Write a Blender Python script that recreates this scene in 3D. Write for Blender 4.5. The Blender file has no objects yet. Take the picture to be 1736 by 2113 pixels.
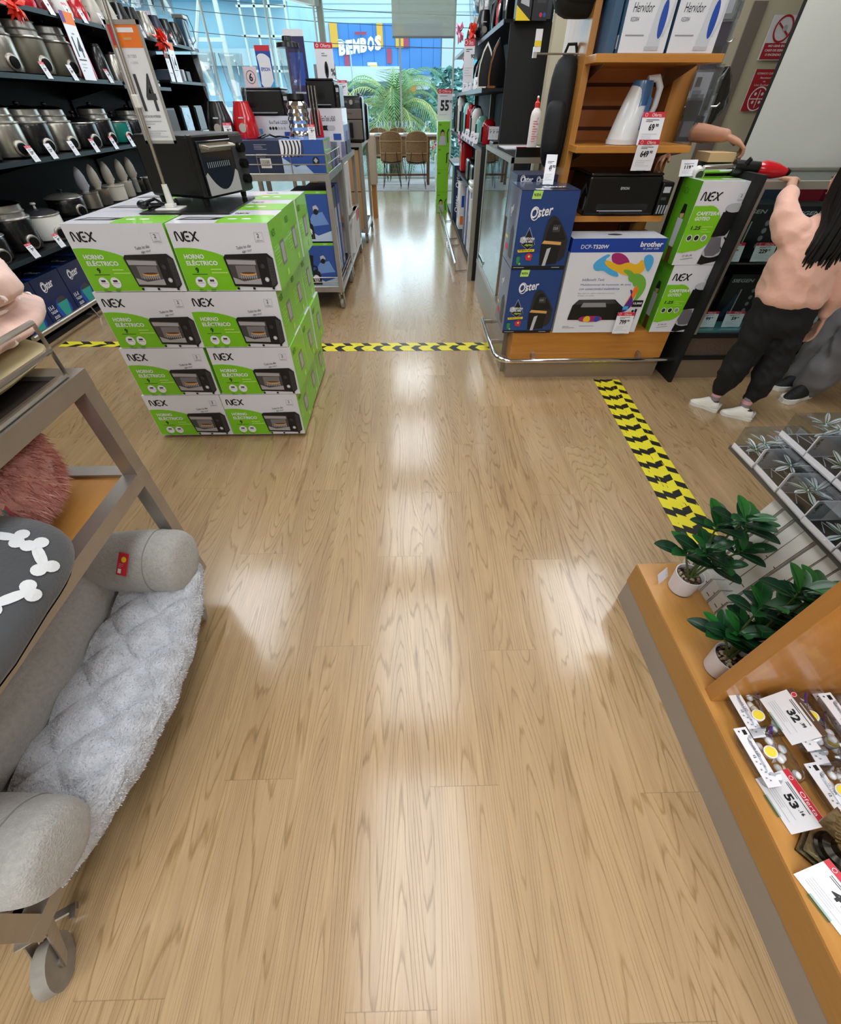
import bpy, bmesh, math, random
from mathutils import Vector, Matrix, noise
R = random.Random(7)
SC = bpy.context.scene
COL = SC.collection
# ---------------- camera, world, lights, exposure ----------------
F_PX, PITCH, YAW, EYE = 838.0, 45.2, 1.15, 1.45
cam = bpy.data.cameras.new('camera'); camo = bpy.data.objects.new('camera', cam); COL.objects.link(camo)
cam.sensor_fit = 'VERTICAL'; cam.sensor_height = 24.0; cam.lens = 24.0 * F_PX / 2113.0
cam.clip_start = 0.02; cam.clip_end = 300
camo.location = (0, 0, EYE)
camo.rotation_euler = (math.radians(90 - PITCH), 0, -math.radians(YAW))
SC.camera = camo
SC.view_settings.view_transform = 'Standard'; SC.view_settings.look = 'None'
SC.view_settings.exposure = 0.0; SC.view_settings.gamma = 1.0; SC.view_settings.use_curve_mapping = False
W = bpy.data.worlds.new('sky'); SC.world = W; W.use_nodes = True
wn = W.node_tree.nodes; wl = W.node_tree.links
bg = wn['Background']; bg.inputs[1].default_value = 2.8
tc = wn.new('ShaderNodeTexCoord'); sp = wn.new('ShaderNodeSeparateXYZ'); cr = wn.new('ShaderNodeValToRGB')
wl.new(tc.outputs['Generated'], sp.inputs[0]); wl.new(sp.outputs[2], cr.inputs[0]); wl.new(cr.outputs[0], bg.inputs[0])
cr.color_ramp.elements[0].position = 0.0; cr.color_ramp.elements[0].color = (0.62, 0.72, 0.78, 1)
cr.color_ramp.elements[1].position = 0.5; cr.color_ramp.elements[1].color = (0.75, 0.90, 1.0, 1)
LAMPS = []
def lamp(x, y, z, sx, sy, power, color=(0.91, 0.96, 1.0), rot=(0, 0, 0)):
    l = bpy.data.lights.new('ceiling_and_daylight_lamp', 'AREA'); l.shape = 'RECTANGLE'; l.size = sx; l.size_y = sy
    l.energy = power; l.color = color
    o = bpy.data.objects.new('ceiling_and_daylight_lamp', l); o.location = (x, y, z); o.rotation_euler = rot; COL.objects.link(o); LAMPS.append(o)
for lx, ys in ((-2.1, (-2.2, 2.7, 5.3, 7.9)), (0.0, (-2.0, .2, 2.2, 4.2, 6.4, 9.0)), (2.1, (-2.2, 2.7, 5.3))):
    for ly in ys: lamp(lx, ly, 3.12, 0.85, 1.5, (62 if lx else 50) if ly < -1 else (32 if lx else 24))
# added area lamp stands in for daylight entering by the shop window
lamp(-0.9, 13.9, 1.9, 5.5, 2.6, 75, (0.72, 0.88, 1.0), (math.radians(-90), 0, 0))

# ---------------- materials ----------------
def lin(h):
    h = h.lstrip('#'); v = [int(h[i:i+2], 16) / 255 for i in (0, 2, 4)]
    return tuple((c / 12.92 if c <= 0.04045 else ((c + 0.055) / 1.055) ** 2.4) for c in v) + (1,)
MATS = {}
def mat(name, hexc='#808080', rough=0.5, metal=0.0, spec=0.5, nz=0, amt=0.12, bump=0.0, bscale=None, coat=0.0, emit=0.0, alpha=1.0, sheen=0.0, stretch=None):
    if name in MATS: return MATS[name]
    m = bpy.data.materials.new(name); m.use_nodes = True; nt = m.node_tree; b = nt.nodes['Principled BSDF']
    c = lin(hexc)
    b.inputs['Base Color'].default_value = c; b.inputs['Roughness'].default_value = rough; b.inputs['Metallic'].default_value = metal
    b.inputs['Specular IOR Level'].default_value = spec; b.inputs['Coat Weight'].default_value = coat
    if sheen: b.inputs['Sheen Weight'].default_value = sheen
    if emit:
        b.inputs['Emission Color'].default_value = c; b.inputs['Emission Strength'].default_value = emit
    if alpha < 1: b.inputs['Alpha'].default_value = alpha
    if nz or bump:
        t = nt.nodes.new('ShaderNodeTexCoord'); mp = nt.nodes.new('ShaderNodeMapping'); n = nt.nodes.new('ShaderNodeTexNoise')
        nt.links.new(t.outputs['Object'], mp.inputs[0]); nt.links.new(mp.outputs[0], n.inputs['Vector'])
        if stretch: mp.inputs['Scale'].default_value = stretch
        n.inputs['Scale'].default_value = nz or bscale; n.inputs['Detail'].default_value = 5
        if nz:
            r = nt.nodes.new('ShaderNodeValToRGB'); r.color_ramp.elements[0].position = 0.3; r.color_ramp.elements[1].position = 0.7
            r.color_ramp.elements[0].color = tuple(x * (1 - amt) for x in c[:3]) + (1,)
            r.color_ramp.elements[1].color = tuple(min(1, x * (1 + amt)) for x in c[:3]) + (1,)
            nt.links.new(n.outputs['Fac'], r.inputs[0]); nt.links.new(r.outputs[0], b.inputs['Base Color'])
        if bump:
            n2 = n
            if bscale:
                n2 = nt.nodes.new('ShaderNodeTexNoise'); n2.inputs['Scale'].default_value = bscale; n2.inputs['Detail'].default_value = 4
                nt.links.new(mp.outputs[0], n2.inputs['Vector'])
            bp = nt.nodes.new('ShaderNodeBump'); bp.inputs['Strength'].default_value = bump; bp.inputs['Distance'].default_value = 0.01
            nt.links.new(n2.outputs['Fac'], bp.inputs['Height']); nt.links.new(bp.outputs[0], b.inputs['Normal'])
    MATS[name] = m; return m
def glassy(name, hexc='#ffffff', gloss=0.10, rough=0.02, blend=0.25):
    if name in MATS: return MATS[name]
    m = bpy.data.materials.new(name); m.use_nodes = True; nt = m.node_tree; nt.nodes.clear()
    o = nt.nodes.new('ShaderNodeOutputMaterial'); mx = nt.nodes.new('ShaderNodeMixShader')
    tr = nt.nodes.new('ShaderNodeBsdfTransparent'); gl = nt.nodes.new('ShaderNodeBsdfGlossy'); lw = nt.nodes.new('ShaderNodeLayerWeight')
    ad = nt.nodes.new('ShaderNodeMath'); ad.operation = 'MULTIPLY_ADD'; ad.inputs[1].default_value = 0.8; ad.inputs[2].default_value = gloss
    tr.inputs[0].default_value = lin(hexc); gl.inputs['Roughness'].default_value = rough; lw.inputs[0].default_value = blend
    nt.links.new(lw.outputs['Facing'], ad.inputs[0]); ad.use_clamp = True
    pw = nt.nodes.new('ShaderNodeMath'); pw.operation = 'POWER'; pw.inputs[1].default_value = 2.2
    nt.links.new(lw.outputs['Facing'], pw.inputs[0]); nt.links.new(pw.outputs[0], ad.inputs[0])
    nt.links.new(ad.outputs[0], mx.inputs[0]); nt.links.new(tr.outputs[0], mx.inputs[1]); nt.links.new(gl.outputs[0], mx.inputs[2])
    nt.links.new(mx.outputs[0], o.inputs[0]); MATS[name] = m; return m
def wood(name, c1, c2, scale=1.0, rough=0.35, axis='Z', coat=0.0):
    """veneer: grain drawn out along one axis"""
    if name in MATS: return MATS[name]
    m = bpy.data.materials.new(name); m.use_nodes = True; nt = m.node_tree; b = nt.nodes['Principled BSDF']
    t = nt.nodes.new('ShaderNodeTexCoord'); mp = nt.nodes.new('ShaderNodeMapping'); n = nt.nodes.new('ShaderNodeTexNoise'); r = nt.nodes.new('ShaderNodeValToRGB')
    s = [14 * scale] * 3; s['XYZ'.index(axis)] = 1.2 * scale; mp.inputs['Scale'].default_value = s
    n.inputs['Scale'].default_value = 1.5; n.inputs['Detail'].default_value = 6; n.inputs['Roughness'].default_value = 0.6
    nt.links.new(t.outputs['Object'], mp.inputs[0]); nt.links.new(mp.outputs[0], n.inputs['Vector']); nt.links.new(n.outputs['Fac'], r.inputs[0])
    r.color_ramp.elements[0].position = 0.32; r.color_ramp.elements[0].color = lin(c1); r.color_ramp.elements[1].position = 0.68; r.color_ramp.elements[1].color = lin(c2)
    nt.links.new(r.outputs[0], b.inputs['Base Color']); b.inputs['Roughness'].default_value = rough; b.inputs['Coat Weight'].default_value = coat
    MATS[name] = m; return m
def laminate():
    m = bpy.data.materials.new('oak_laminate'); m.use_nodes = True; nt = m.node_tree; N = nt.nodes.new; L = nt.links.new
    b = nt.nodes['Principled BSDF']; t = N('ShaderNodeTexCoord'); s = N('ShaderNodeSeparateXYZ'); L(t.outputs['Object'], s.inputs[0])
    def mth(op, a, c=None, d=None, clamp=False):
        n = N('ShaderNodeMath'); n.operation = op; n.use_clamp = clamp
        for i, v in enumerate((a, c, d)):
            if v is None: continue
            if isinstance(v, (int, float)): n.inputs[i].default_value = v
            else: L(v, n.inputs[i])
        return n.outputs[0]
    PW, PL = 0.2085, 1.31
    px = mth('DIVIDE', mth('SUBTRACT', s.outputs[0], 0.035), PW); ix = mth('FLOOR', px)
    py = mth('SUBTRACT', mth('DIVIDE', mth('SUBTRACT', s.outputs[1], 1.584), PL), mth('MULTIPLY', ix, 0.326)); iy = mth('FLOOR', py)
    idn = N('ShaderNodeTexWhiteNoise'); idn.noise_dimensions = '2D'; cb = N('ShaderNodeCombineXYZ'); L(ix, cb.inputs[0]); L(iy, cb.inputs[1]); L(cb.outputs[0], idn.inputs['Vector'])
    rnd = idn.outputs['Value']
    # contour lines of a stretched noise give cathedral grain; each plank has its own slice
    cv = N('ShaderNodeCombineXYZ'); L(mth('MULTIPLY', s.outputs[0], 6.5), cv.inputs[0]); L(mth('MULTIPLY', s.outputs[1], 0.5), cv.inputs[1]); L(mth('MULTIPLY', rnd, 37.0), cv.inputs[2])
    n1 = N('ShaderNodeTexNoise'); n1.inputs['Scale'].default_value = 1.0; n1.inputs['Detail'].default_value = 1.4; n1.inputs['Roughness'].default_value = 0.35; L(cv.outputs[0], n1.inputs['Vector'])
    cw = N('ShaderNodeCombineXYZ'); L(mth('MULTIPLY', s.outputs[0], 75), cw.inputs[0]); L(mth('MULTIPLY', s.outputs[1], 7.0), cw.inputs[1]); L(rnd, cw.inputs[2])
    n2 = N('ShaderNodeTexNoise'); n2.inputs['Scale'].default_value = 1.0; n2.inputs['Detail'].default_value = 4; L(cw.outputs[0], n2.inputs['Vector'])
    ring = mth('FRACT', mth('ADD', mth('MULTIPLY', n1.outputs['Fac'], 40.0), mth('MULTIPLY', n2.outputs['Fac'], 0.7)))
    line = N('ShaderNodeValToRGB'); e = line.color_ramp.elements; e[0].position = 0; e[0].color = (0, 0, 0, 1); e[1].position = 1; e[1].color = (0.05, 0.05, 0.05, 1)
    e2 = e.new(0.70); e2.color = (0.18, 0.18, 0.18, 1); e3 = e.new(0.88); e3.color = (1, 1, 1, 1)
    L(ring, line.inputs[0])
    # broad tone and fine fibres
    cx = N('ShaderNodeCombineXYZ'); L(mth('MULTIPLY', s.outputs[0], 260), cx.inputs[0]); L(mth('MULTIPLY', s.outputs[1], 9.0), cx.inputs[1]); L(rnd, cx.inputs[2])
    n3 = N('ShaderNodeTexNoise'); n3.inputs['Scale'].default_value = 1.0; n3.inputs['Detail'].default_value = 3; L(cx.outputs[0], n3.inputs['Vector'])
    cz = N('ShaderNodeCombineXYZ'); L(mth('MULTIPLY', s.outputs[0], 22), cz.inputs[0]); L(mth('MULTIPLY', s.outputs[1], 1.3), cz.inputs[1]); L(mth('MULTIPLY', rnd, 9.0), cz.inputs[2])
    n4 = N('ShaderNodeTexNoise'); n4.inputs['Scale'].default_value = 1.0; n4.inputs['Detail'].default_value = 3; L(cz.outputs[0], n4.inputs['Vector'])
    fib = mth('SUBTRACT', n3.outputs['Fac'], 0.5)
    dark = mth('ADD', mth('MULTIPLY', line.outputs[0], mth('MULTIPLY_ADD', n2.outputs['Fac'], 0.95, 0.0)), mth('MULTIPLY', fib, 0.7), None, False)
    dark = mth('ADD', dark, mth('MULTIPLY', mth('SUBTRACT', rnd, 0.5), 0.22), None, True)
    cm = N('ShaderNodeValToRGB'); q = cm.color_ramp.elements; q[0].position = 0.0; q[0].color = lin('#b0936e'); q[1].position = 1.0; q[1].color = lin('#69513a')
    q2 = q.new(0.35); q2.color = lin('#9a7c54')
    L(dark, cm.inputs[0])
    cm2 = N('ShaderNodeMix'); cm2.data_type = 'RGBA'; cm2.blend_type = 'MULTIPLY'; cm2.inputs[0].default_value = 1.0; vr = N('ShaderNodeValToRGB'); vr.color_ramp.elements[0].position = .35; vr.color_ramp.elements[0].color = (.91, .89, .87, 1); vr.color_ramp.elements[1].position = .65; vr.color_ramp.elements[1].color = (1.06, 1.06, 1.04, 1); L(n4.outputs['Fac'], vr.inputs[0]); L(cm.outputs[0], cm2.inputs[6]); L(vr.outputs[0], cm2.inputs[7])
    # seams
    fx = mth('FRACT', px); fy = mth('FRACT', py)
    sx = mth('GREATER_THAN', mth('ABSOLUTE', mth('SUBTRACT', fx, 0.5)), 0.4955); sy = mth('GREATER_THAN', mth('ABSOLUTE', mth('SUBTRACT', fy, 0.5)), 0.4992)
    seam = mth('MAXIMUM', mth('MULTIPLY', sx, 0.25), mth('MULTIPLY', sy, 0.4))
    mix = N('ShaderNodeMix'); mix.data_type = 'RGBA'; L(seam, mix.inputs[0]); L(cm2.outputs[2], mix.inputs[6]); mix.inputs[7].default_value = lin('#66503a')
    L(mix.outputs[2], b.inputs['Base Color'])
    rg = mth('MULTIPLY_ADD', dark, 0.12, 0.30); L(rg, b.inputs['Roughness'])
    b.inputs['Specular IOR Level'].default_value = 0.5
    b.inputs['Coat Weight'].default_value = 0.85; b.inputs['Coat Roughness'].default_value = 0.15
    bp = N('ShaderNodeBump'); bp.inputs['Strength'].default_value = 0.3; bp.inputs['Distance'].default_value = 0.002; bp.invert = True
    L(dark, bp.inputs['Height']); L(bp.outputs[0], b.inputs['Normal'])
    return m
WHITE = mat('white_print', '#eceaf0', 0.45); BLACK = mat('black_print', '#101012', 0.45); GREEN = mat('lime_print', '#7cc51c', 0.4, coat=0.25)
CARTW = mat('white_carton', '#e0e0e8', 0.35, nz=3, amt=0.03, coat=0.5); RED = mat('red_print', '#cf2a3c', 0.45); GREY = mat('grey_print', '#8b8b90', 0.5)
LGREY = mat('light_grey_print', '#b9b9c0', 0.5); DGREY = mat('dark_grey_print', '#3a393c', 0.45); NAVY = mat('navy_print', '#13264f', 0.38, coat=0.3)
BLUE = mat('blue_print', '#1c49a8', 0.4, coat=0.2); SKY = mat('cyan_print', '#4aa8e0', 0.45); YEL = mat('yellow_print', '#f0d020', 0.45); ORG = mat('orange_print', '#ef7a22', 0.45)
TAN = mat('tan_print', '#d8a25c', 0.5); BROWN = mat('brown_print', '#5a3a22', 0.5); SKINP = mat('skin_print', '#c99a7c', 0.5); PURP = mat('purple_print', '#5a2a8a', 0.4)
TEALP = mat('teal_print', '#2f9c8e', 0.45); PINKP = mat('pink_print', '#e58aa8', 0.5); LGRN = mat('pale_green_print', '#b6e06a', 0.45)
BLKP = mat('black_plastic', '#08080a', 0.32, spec=0.4, coat=0.1); BLKM = mat('black_matte', '#0b0b0c', 0.7); BLKS = mat('black_shelf_steel', '#070708', 0.5, spec=0.3)
SHEDGE = mat('shelf_edge_steel', '#26343a', 0.4, metal=0.4); STEEL = mat('brushed_steel', '#b3aca2', 0.3, metal=0.9, nz=40, amt=0.1, stretch=(1, 1, 12))
CHROME = mat('chrome', '#d8d8dc', 0.08, metal=1.0); GREYM = mat('painted_grey_metal', '#a9a39b', 0.34, metal=0.75, nz=9, amt=0.08)
PLATE = mat('plinth_steel', '#a39482', 0.38, metal=0.6, nz=4, amt=0.05); ALU = mat('aluminium', '#aba89f', 0.35, metal=0.7)
WPL = mat('white_plastic', '#e4e2dc', 0.3, coat=0.2); REDP = mat('red_enamel', '#c01420', 0.18, coat=0.5); ORW = wood('orange_veneer', '#b5742e', '#c98a3e', 1.0, 0.32, 'X', 0.2)
ORWZ = wood('orange_veneer_upright', '#a8702f', '#ba803e', 1.0, 0.32, 'Z', 0.2); ORWY = wood('orange_veneer_long', '#b27c3c', '#c6904e', 1.0, 0.3, 'Y', 0.2)
PANE = glassy('window_glass', '#f2fafa', 0.0, 0.02, .12); GLASS = glassy('clear_glass'); GLASSG = glassy('green_edge_glass', '#d8ece8', 0.12); FILM = glassy('clear_plastic_film', '#e2e6ea', 0.09, 0.12, 0.35)
PAPER = mat('tag_paper', '#e9e8ee', 0.4, coat=0.3); RUB = mat('wheel_rubber', '#8f887e', 0.6, nz=20, amt=0.2)

# ---------------- mesh builder ----------------
_T = {}
def text_geo(s, bold=0.0):
    k = (s, bold)
    if k in _T: return _T[k]
    c = bpy.data.curves.new('t', 'FONT'); c.body = s; c.resolution_u = 2; c.offset = bold
    o = bpy.data.objects.new('t', c); COL.objects.link(o); bpy.context.view_layer.update()
    me = o.to_mesh(); vs = [(v.co.x, v.co.y) for v in me.vertices]; fs = [tuple(p.vertices) for p in me.polygons]
    o.to_mesh_clear(); bpy.data.objects.remove(o); bpy.data.curves.remove(c)
    if vs:
        x0 = min(v[0] for v in vs); x1 = max(v[0] for v in vs); y0 = min(v[1] for v in vs); y1 = max(v[1] for v in vs)
    else: x0 = x1 = y0 = y1 = 0
    _T[k] = (vs, fs, x0, x1, y0, y1); return _T[k]
class B:
    def __init__(s): s.v = []; s.f = []; s.m = []; s.mats = []; s.sm = []
    def mi(s, m):
        if m not in s.mats: s.mats.append(m)
        return s.mats.index(m)
    def add(s, vs, fs, m, smooth=False, M=None):
        k = len(s.v); i = s.mi(m)
        for v in vs: s.v.append(tuple(M @ Vector(v)) if M else tuple(v))
        for f in fs: s.f.append(tuple(a + k for a in f)); s.m.append(i); s.sm.append(smooth)
        return s
    def box(s, x0, x1, y0, y1, z0, z1, m, bev=0.0, M=None, fm=None):
        """fm: optional material per face dict -x +x -y +y -z +z"""
        if x0 > x1: x0, x1 = x1, x0
        if y0 > y1: y0, y1 = y1, y0
        if z0 > z1: z0, z1 = z1, z0
        if bev <= 0:
            vs = [(x, y, z) for x in (x0, x1) for y in (y0, y1) for z in (z0, z1)]
            F = {'-x': (0, 1, 3, 2), '+x': (4, 6, 7, 5), '-y': (0, 4, 5, 1), '+y': (2, 3, 7, 6), '-z': (0, 2, 6, 4), '+z': (1, 5, 7, 3)}
            for kx, f in F.items(): s.add([vs[i] for i in f], [(0, 1, 2, 3)], (fm or {}).get(kx, m), False, M)
            return s
        bm = bmesh.new(); bmesh.ops.create_cube(bm, size=1.0)
        for v in bm.verts: v.co = Vector(((x0+x1)/2 + v.co.x*(x1-x0), (y0+y1)/2 + v.co.y*(y1-y0), (z0+z1)/2 + v.co.z*(z1-z0)))
        bmesh.ops.bevel(bm, geom=bm.edges[:], offset=min(bev, (x1-x0)*.49, (y1-y0)*.49, (z1-z0)*.49), segments=2 if bev < 0.015 else 4, profile=0.5, affect='EDGES')
        bm.verts.ensure_lookup_table(); bm.verts.index_update()
        s.add([v.co for v in bm.verts], [[v.index for v in f.verts] for f in bm.faces], m, bev >= 0.015, M); bm.free(); return s
    def lathe(s, prof, c, m, n=24, axis=None, cap=True, sm=True, ell=1.0):
        """prof = [(r, h)...] turned about z at c; axis = other direction; ell squashes y"""
        c = Vector(c); q = Vector(axis).to_track_quat('Z', 'Y').to_matrix() if axis else Matrix.Identity(3)
        vs = []; fs = []
        for r, h in prof:
            for i in range(n):
                a = 2*math.pi*i/n; vs.append(c + q @ Vector((r*math.cos(a), r*math.sin(a)*ell, h)))
        for j in range(len(prof)-1):
            for i in range(n): fs.append((j*n+i, j*n+(i+1) % n, (j+1)*n+(i+1) % n, (j+1)*n+i))
        if cap:
            if prof[0][0] > 1e-4: fs.append(tuple(range(n-1, -1, -1)))
            if prof[-1][0] > 1e-4: fs.append(tuple((len(prof)-1)*n+i for i in range(n)))
        return s.add(vs, fs, m, sm)
    def cyl(s, p0, p1, r, m, r2=None, n=14, sm=True):
        p0 = Vector(p0); d = Vector(p1) - p0
        return s.lathe([(r, 0), (r if r2 is None else r2, d.length)], p0, m, n, d, True, sm)
    def tube(s, pts, r, m, n=8, closed=False):
        pts = [Vector(p) for p in pts]; rs = r if isinstance(r, (list, tuple)) else [r]*len(pts); vs = []; fs = []; L = len(pts); up = None
        for i, p in enumerate(pts):
            if closed: t = pts[(i+1) % L] - pts[i-1]
            else: t = pts[min(i+1, L-1)] - pts[max(i-1, 0)]
            if t.length < 1e-9: t = Vector((0, 0, 1))
            t.normalize()
            if up is None: up = t.orthogonal().normalized()
            else:
                up = up - t*up.dot(t); up = up.normalized() if up.length > 1e-6 else t.orthogonal().normalized()
            w = t.cross(up)
            for k in range(n):
                a = 2*math.pi*k/n; vs.append(p + (up*math.cos(a) + w*math.sin(a))*rs[i])
        for i in range(L if closed else L-1):
            j = (i+1) % L
            for k in range(n): fs.append((i*n+k, i*n+(k+1) % n, j*n+(k+1) % n, j*n+k))
        if not closed: fs += [tuple(range(n-1, -1, -1)), tuple((L-1)*n+k for k in range(n))]
        return s.add(vs, fs, m, True)
    def ball(s, c, r, m, n=14, fn=None, M=None):
        r = r if isinstance(r, (list, tuple)) else (r, r, r); vs = []; fs = []; h = n//2+1
        for j in range(h+1):
            for i in range(n):
                a = 2*math.pi*i/n; b = math.pi*j/h
                p = Vector((math.sin(b)*math.cos(a), math.sin(b)*math.sin(a), math.cos(b)))
                if fn: p = fn(p)
                vs.append((c[0]+p.x*r[0], c[1]+p.y*r[1], c[2]+p.z*r[2]))
        for j in range(h):
            for i in range(n): fs.append((j*n+i, (j+1)*n+i, (j+1)*n+(i+1) % n, j*n+(i+1) % n))
        return s.add(vs, fs, m, True, M)
    def prism(s, pts, y0, y1, m, M=None, plane='xz', sm=False):
        """pts polygon in a plane, extruded along the third axis between y0 and y1"""
        def P(a, b, t): return {'xz': (a, t, b), 'xy': (a, b, t), 'yz': (t, a, b)}[plane]
        n = len(pts); vs = [P(a, b, y0) for a, b in pts] + [P(a, b, y1) for a, b in pts]
        fs = [tuple(range(n)), tuple(range(2*n-1, n-1, -1))] + [(i, i+n, (i+1) % n + n, (i+1) % n) for i in range(n)]
        return s.add(vs, fs, m, sm, M)
    def grid(s, fn, nu, nv, m, close_u=False, sm=True):
        vs = [fn(i/(nu if close_u else nu-1), j/(nv-1)) for j in range(nv) for i in range(nu)]; fs = []
        for j in range(nv-1):
            for i in range(nu if close_u else nu-1): fs.append((j*nu+i, j*nu+(i+1) % nu, (j+1)*nu+(i+1) % nu, (j+1)*nu+i))
        return s.add(vs, fs, m, sm)
    def build(s, name, parent=None, w=True, clean=True):
        me = bpy.data.meshes.new(name); off = Matrix.Identity(4)
        o = bpy.data.objects.new(name, me); COL.objects.link(o)
        if parent is not None:
            o.parent = parent
            if w: off = wmat(parent).inverted()
        me.from_pydata([off @ Vector(v) for v in s.v] if parent is not None and w else s.v, [], s.f)
        for m in s.mats: me.materials.append(m)
        me.polygons.foreach_set('material_index', s.m); me.polygons.foreach_set('use_smooth', s.sm)
        me.update(); me.validate()
        if any(s.sm) and hasattr(me, 'set_sharp_from_angle'): me.set_sharp_from_angle(angle=math.radians(42))
        return o
def wmat(o):
    M = o.matrix_basis.copy() if hasattr(o, 'matrix_basis') else Matrix.LocRotScale(o.location, o.rotation_euler, o.scale)
    return wmat(o.parent) @ M if o.parent else M
class Face:
    """draws printed graphics on a plane: o lower-left corner, u right, v up, in metres"""
    def __init__(s, b, o, u, v, eps=0.0005): s.b = b; s.o = Vector(o); s.u = Vector(u).normalized(); s.v = Vector(v).normalized(); s.n = s.u.cross(s.v); s.l = 1; s.e = eps
    def P(s, x, y): return s.o + s.u*x + s.v*y + s.n*(s.l*s.e)
    def poly(s, pts, m): s.b.add([s.P(*p) for p in pts], [tuple(range(len(pts)))], m); s.l += .3; return s
    def rect(s, x, y, w, h, m): return s.poly([(x, y), (x+w, y), (x+w, y+h), (x, y+h)], m)
    def disc(s, x, y, r, m, n=18, ry=None): return s.poly([(x+r*math.cos(6.2832*i/n), y+(ry or r)*math.sin(6.2832*i/n)) for i in range(n)], m)
    def ring(s, x, y, r, w, m, n=24, ry=None):
        ry = ry or r; a = [(x+r*math.cos(6.2832*i/n), y+ry*math.sin(6.2832*i/n)) for i in range(n)]
        c = [(x+(r-w)*math.cos(6.2832*i/n), y+(ry-w)*math.sin(6.2832*i/n)) for i in range(n)]
        s.b.add([s.P(*p) for p in a+c], [(i, (i+1) % n, (i+1) % n+n, i+n) for i in range(n)], m); s.l += .3; return s
    def line(s, pts, w, m):
        vs = []; fs = []
        for i, p in enumerate(pts):
            a = Vector(pts[max(i-1, 0)]); c = Vector(pts[min(i+1, len(pts)-1)]); d = (c-a)
            if d.length < 1e-9: d = Vector((1, 0))
            d.normalize(); nn = Vector((-d.y, d.x))*w/2; vs += [s.P(p[0]+nn.x, p[1]+nn.y), s.P(p[0]-nn.x, p[1]-nn.y)]
        for i in range(len(pts)-1): fs.append((2*i+1, 2*i+3, 2*i+2, 2*i))
        s.b.add(vs, fs, m); s.l += .3; return s
    def text(s, t, x, y, h, m, bold=0.0, w=None, shear=0.0, al='l', rot=0.0):
        """h = height of the glyph box, w = forced width"""
        vs, fs, x0, x1, y0, y1 = text_geo(t, bold)
        if not vs: return s
        k = h/max(y1-y0, 1e-6); kx = w/(x1-x0) if w else k; W_ = (x1-x0)*kx; ox = {'l': 0, 'c': -W_/2, 'r': -W_}[al]; cr_, sr = math.cos(rot), math.sin(rot); out = []
        for a, b in vs:
            X = (a-x0)*kx + ox + (b-y0)*k*shear; Y = (b-y0)*k; out.append(s.P(x+X*cr_-Y*sr, y+X*sr+Y*cr_))
        s.b.add(out, fs, m); s.l += .3; return s
    def small(s, x, y, w, rows, dy, m, th=None):
        """fine print too small to read in the photograph"""
        for i in range(rows): s.rect(x, y-i*dy, w*(0.75+0.25*math.sin(i*2.3+x*90)), th or dy*0.4, m)
        return s
    def nex(s, x, y, h, m, sh=0.0):
        w = h*.26
        def q(pts): s.line([(x+a*h+b*h*sh, y+b*h) for a, b in pts], w*.8, m)
        q([(0, 0), (0, .85), (.06, .97), (.17, 1), (.27, .93), (.62, .07), (.72, 0), (.83, .03), (.88, .15), (.88, 1)])
        q([(1.72, 1), (1.35, 1), (1.15, .9), (1.06, .7), (1.06, .3), (1.15, .1), (1.35, 0), (1.72, 0)]); q([(1.3, .5), (1.72, .5)])
        q([(1.86, 1), (2.1, .86), (2.6, .12), (2.82, 0)]); q([(1.86, 0), (2.05, .1), (2.62, .9), (2.82, 1)]); return s
    def oster(s, x, y, h, m, rot=0.12):
        s.text('Oster', x, y, h, m, 0.02, h*2.5, 0.2, rot=rot); s.ring(x+h*.5, y+h*.52, h*.5, h*.09, m, 20, h*.66); return s
def tag(o, label=None, cat=None, group=None, kind=None):
    if label: o['label'] = label
    if cat: o['category'] = cat
    if group: o['group'] = group
    if kind: o['kind'] = kind
    return o
def thing(name, label, cat, loc=(0, 0, 0), rz=0.0, group=None):
    o = bpy.data.objects.new(name, None); o.empty_display_size = 0.05; COL.objects.link(o); o.location = loc; o.rotation_euler = (0, 0, rz)
    return tag(o, label, cat, group)
def dup(root, loc, rz=None, label=None, group=None, rot=None, sc=None):
    r = root.copy(); COL.objects.link(r); r.location = loc
    if rz is not None: r.rotation_euler = (0, 0, rz)
    if rot: r.rotation_euler = rot
    if sc: r.scale = sc
    if label: r['label'] = label
    if group: r['group'] = group
    for ch in root.children:
        c = ch.copy(); COL.objects.link(c); c.parent = r
        for g in ch.children:
            d = g.copy(); COL.objects.link(d); d.parent = c
    return r
def struct(name, b): o = b.build(name); o['kind'] = 'structure'; return o
def rotM(c, rz=0, rx=0, ry=0): return Matrix.Translation(c) @ Matrix.Rotation(rz, 4, 'Z') @ Matrix.Rotation(ry, 4, 'Y') @ Matrix.Rotation(rx, 4, 'X')
def subtree_mod(o, lv=1):
    m = o.modifiers.new('sub', 'SUBSURF'); m.levels = lv; m.render_levels = lv
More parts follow.
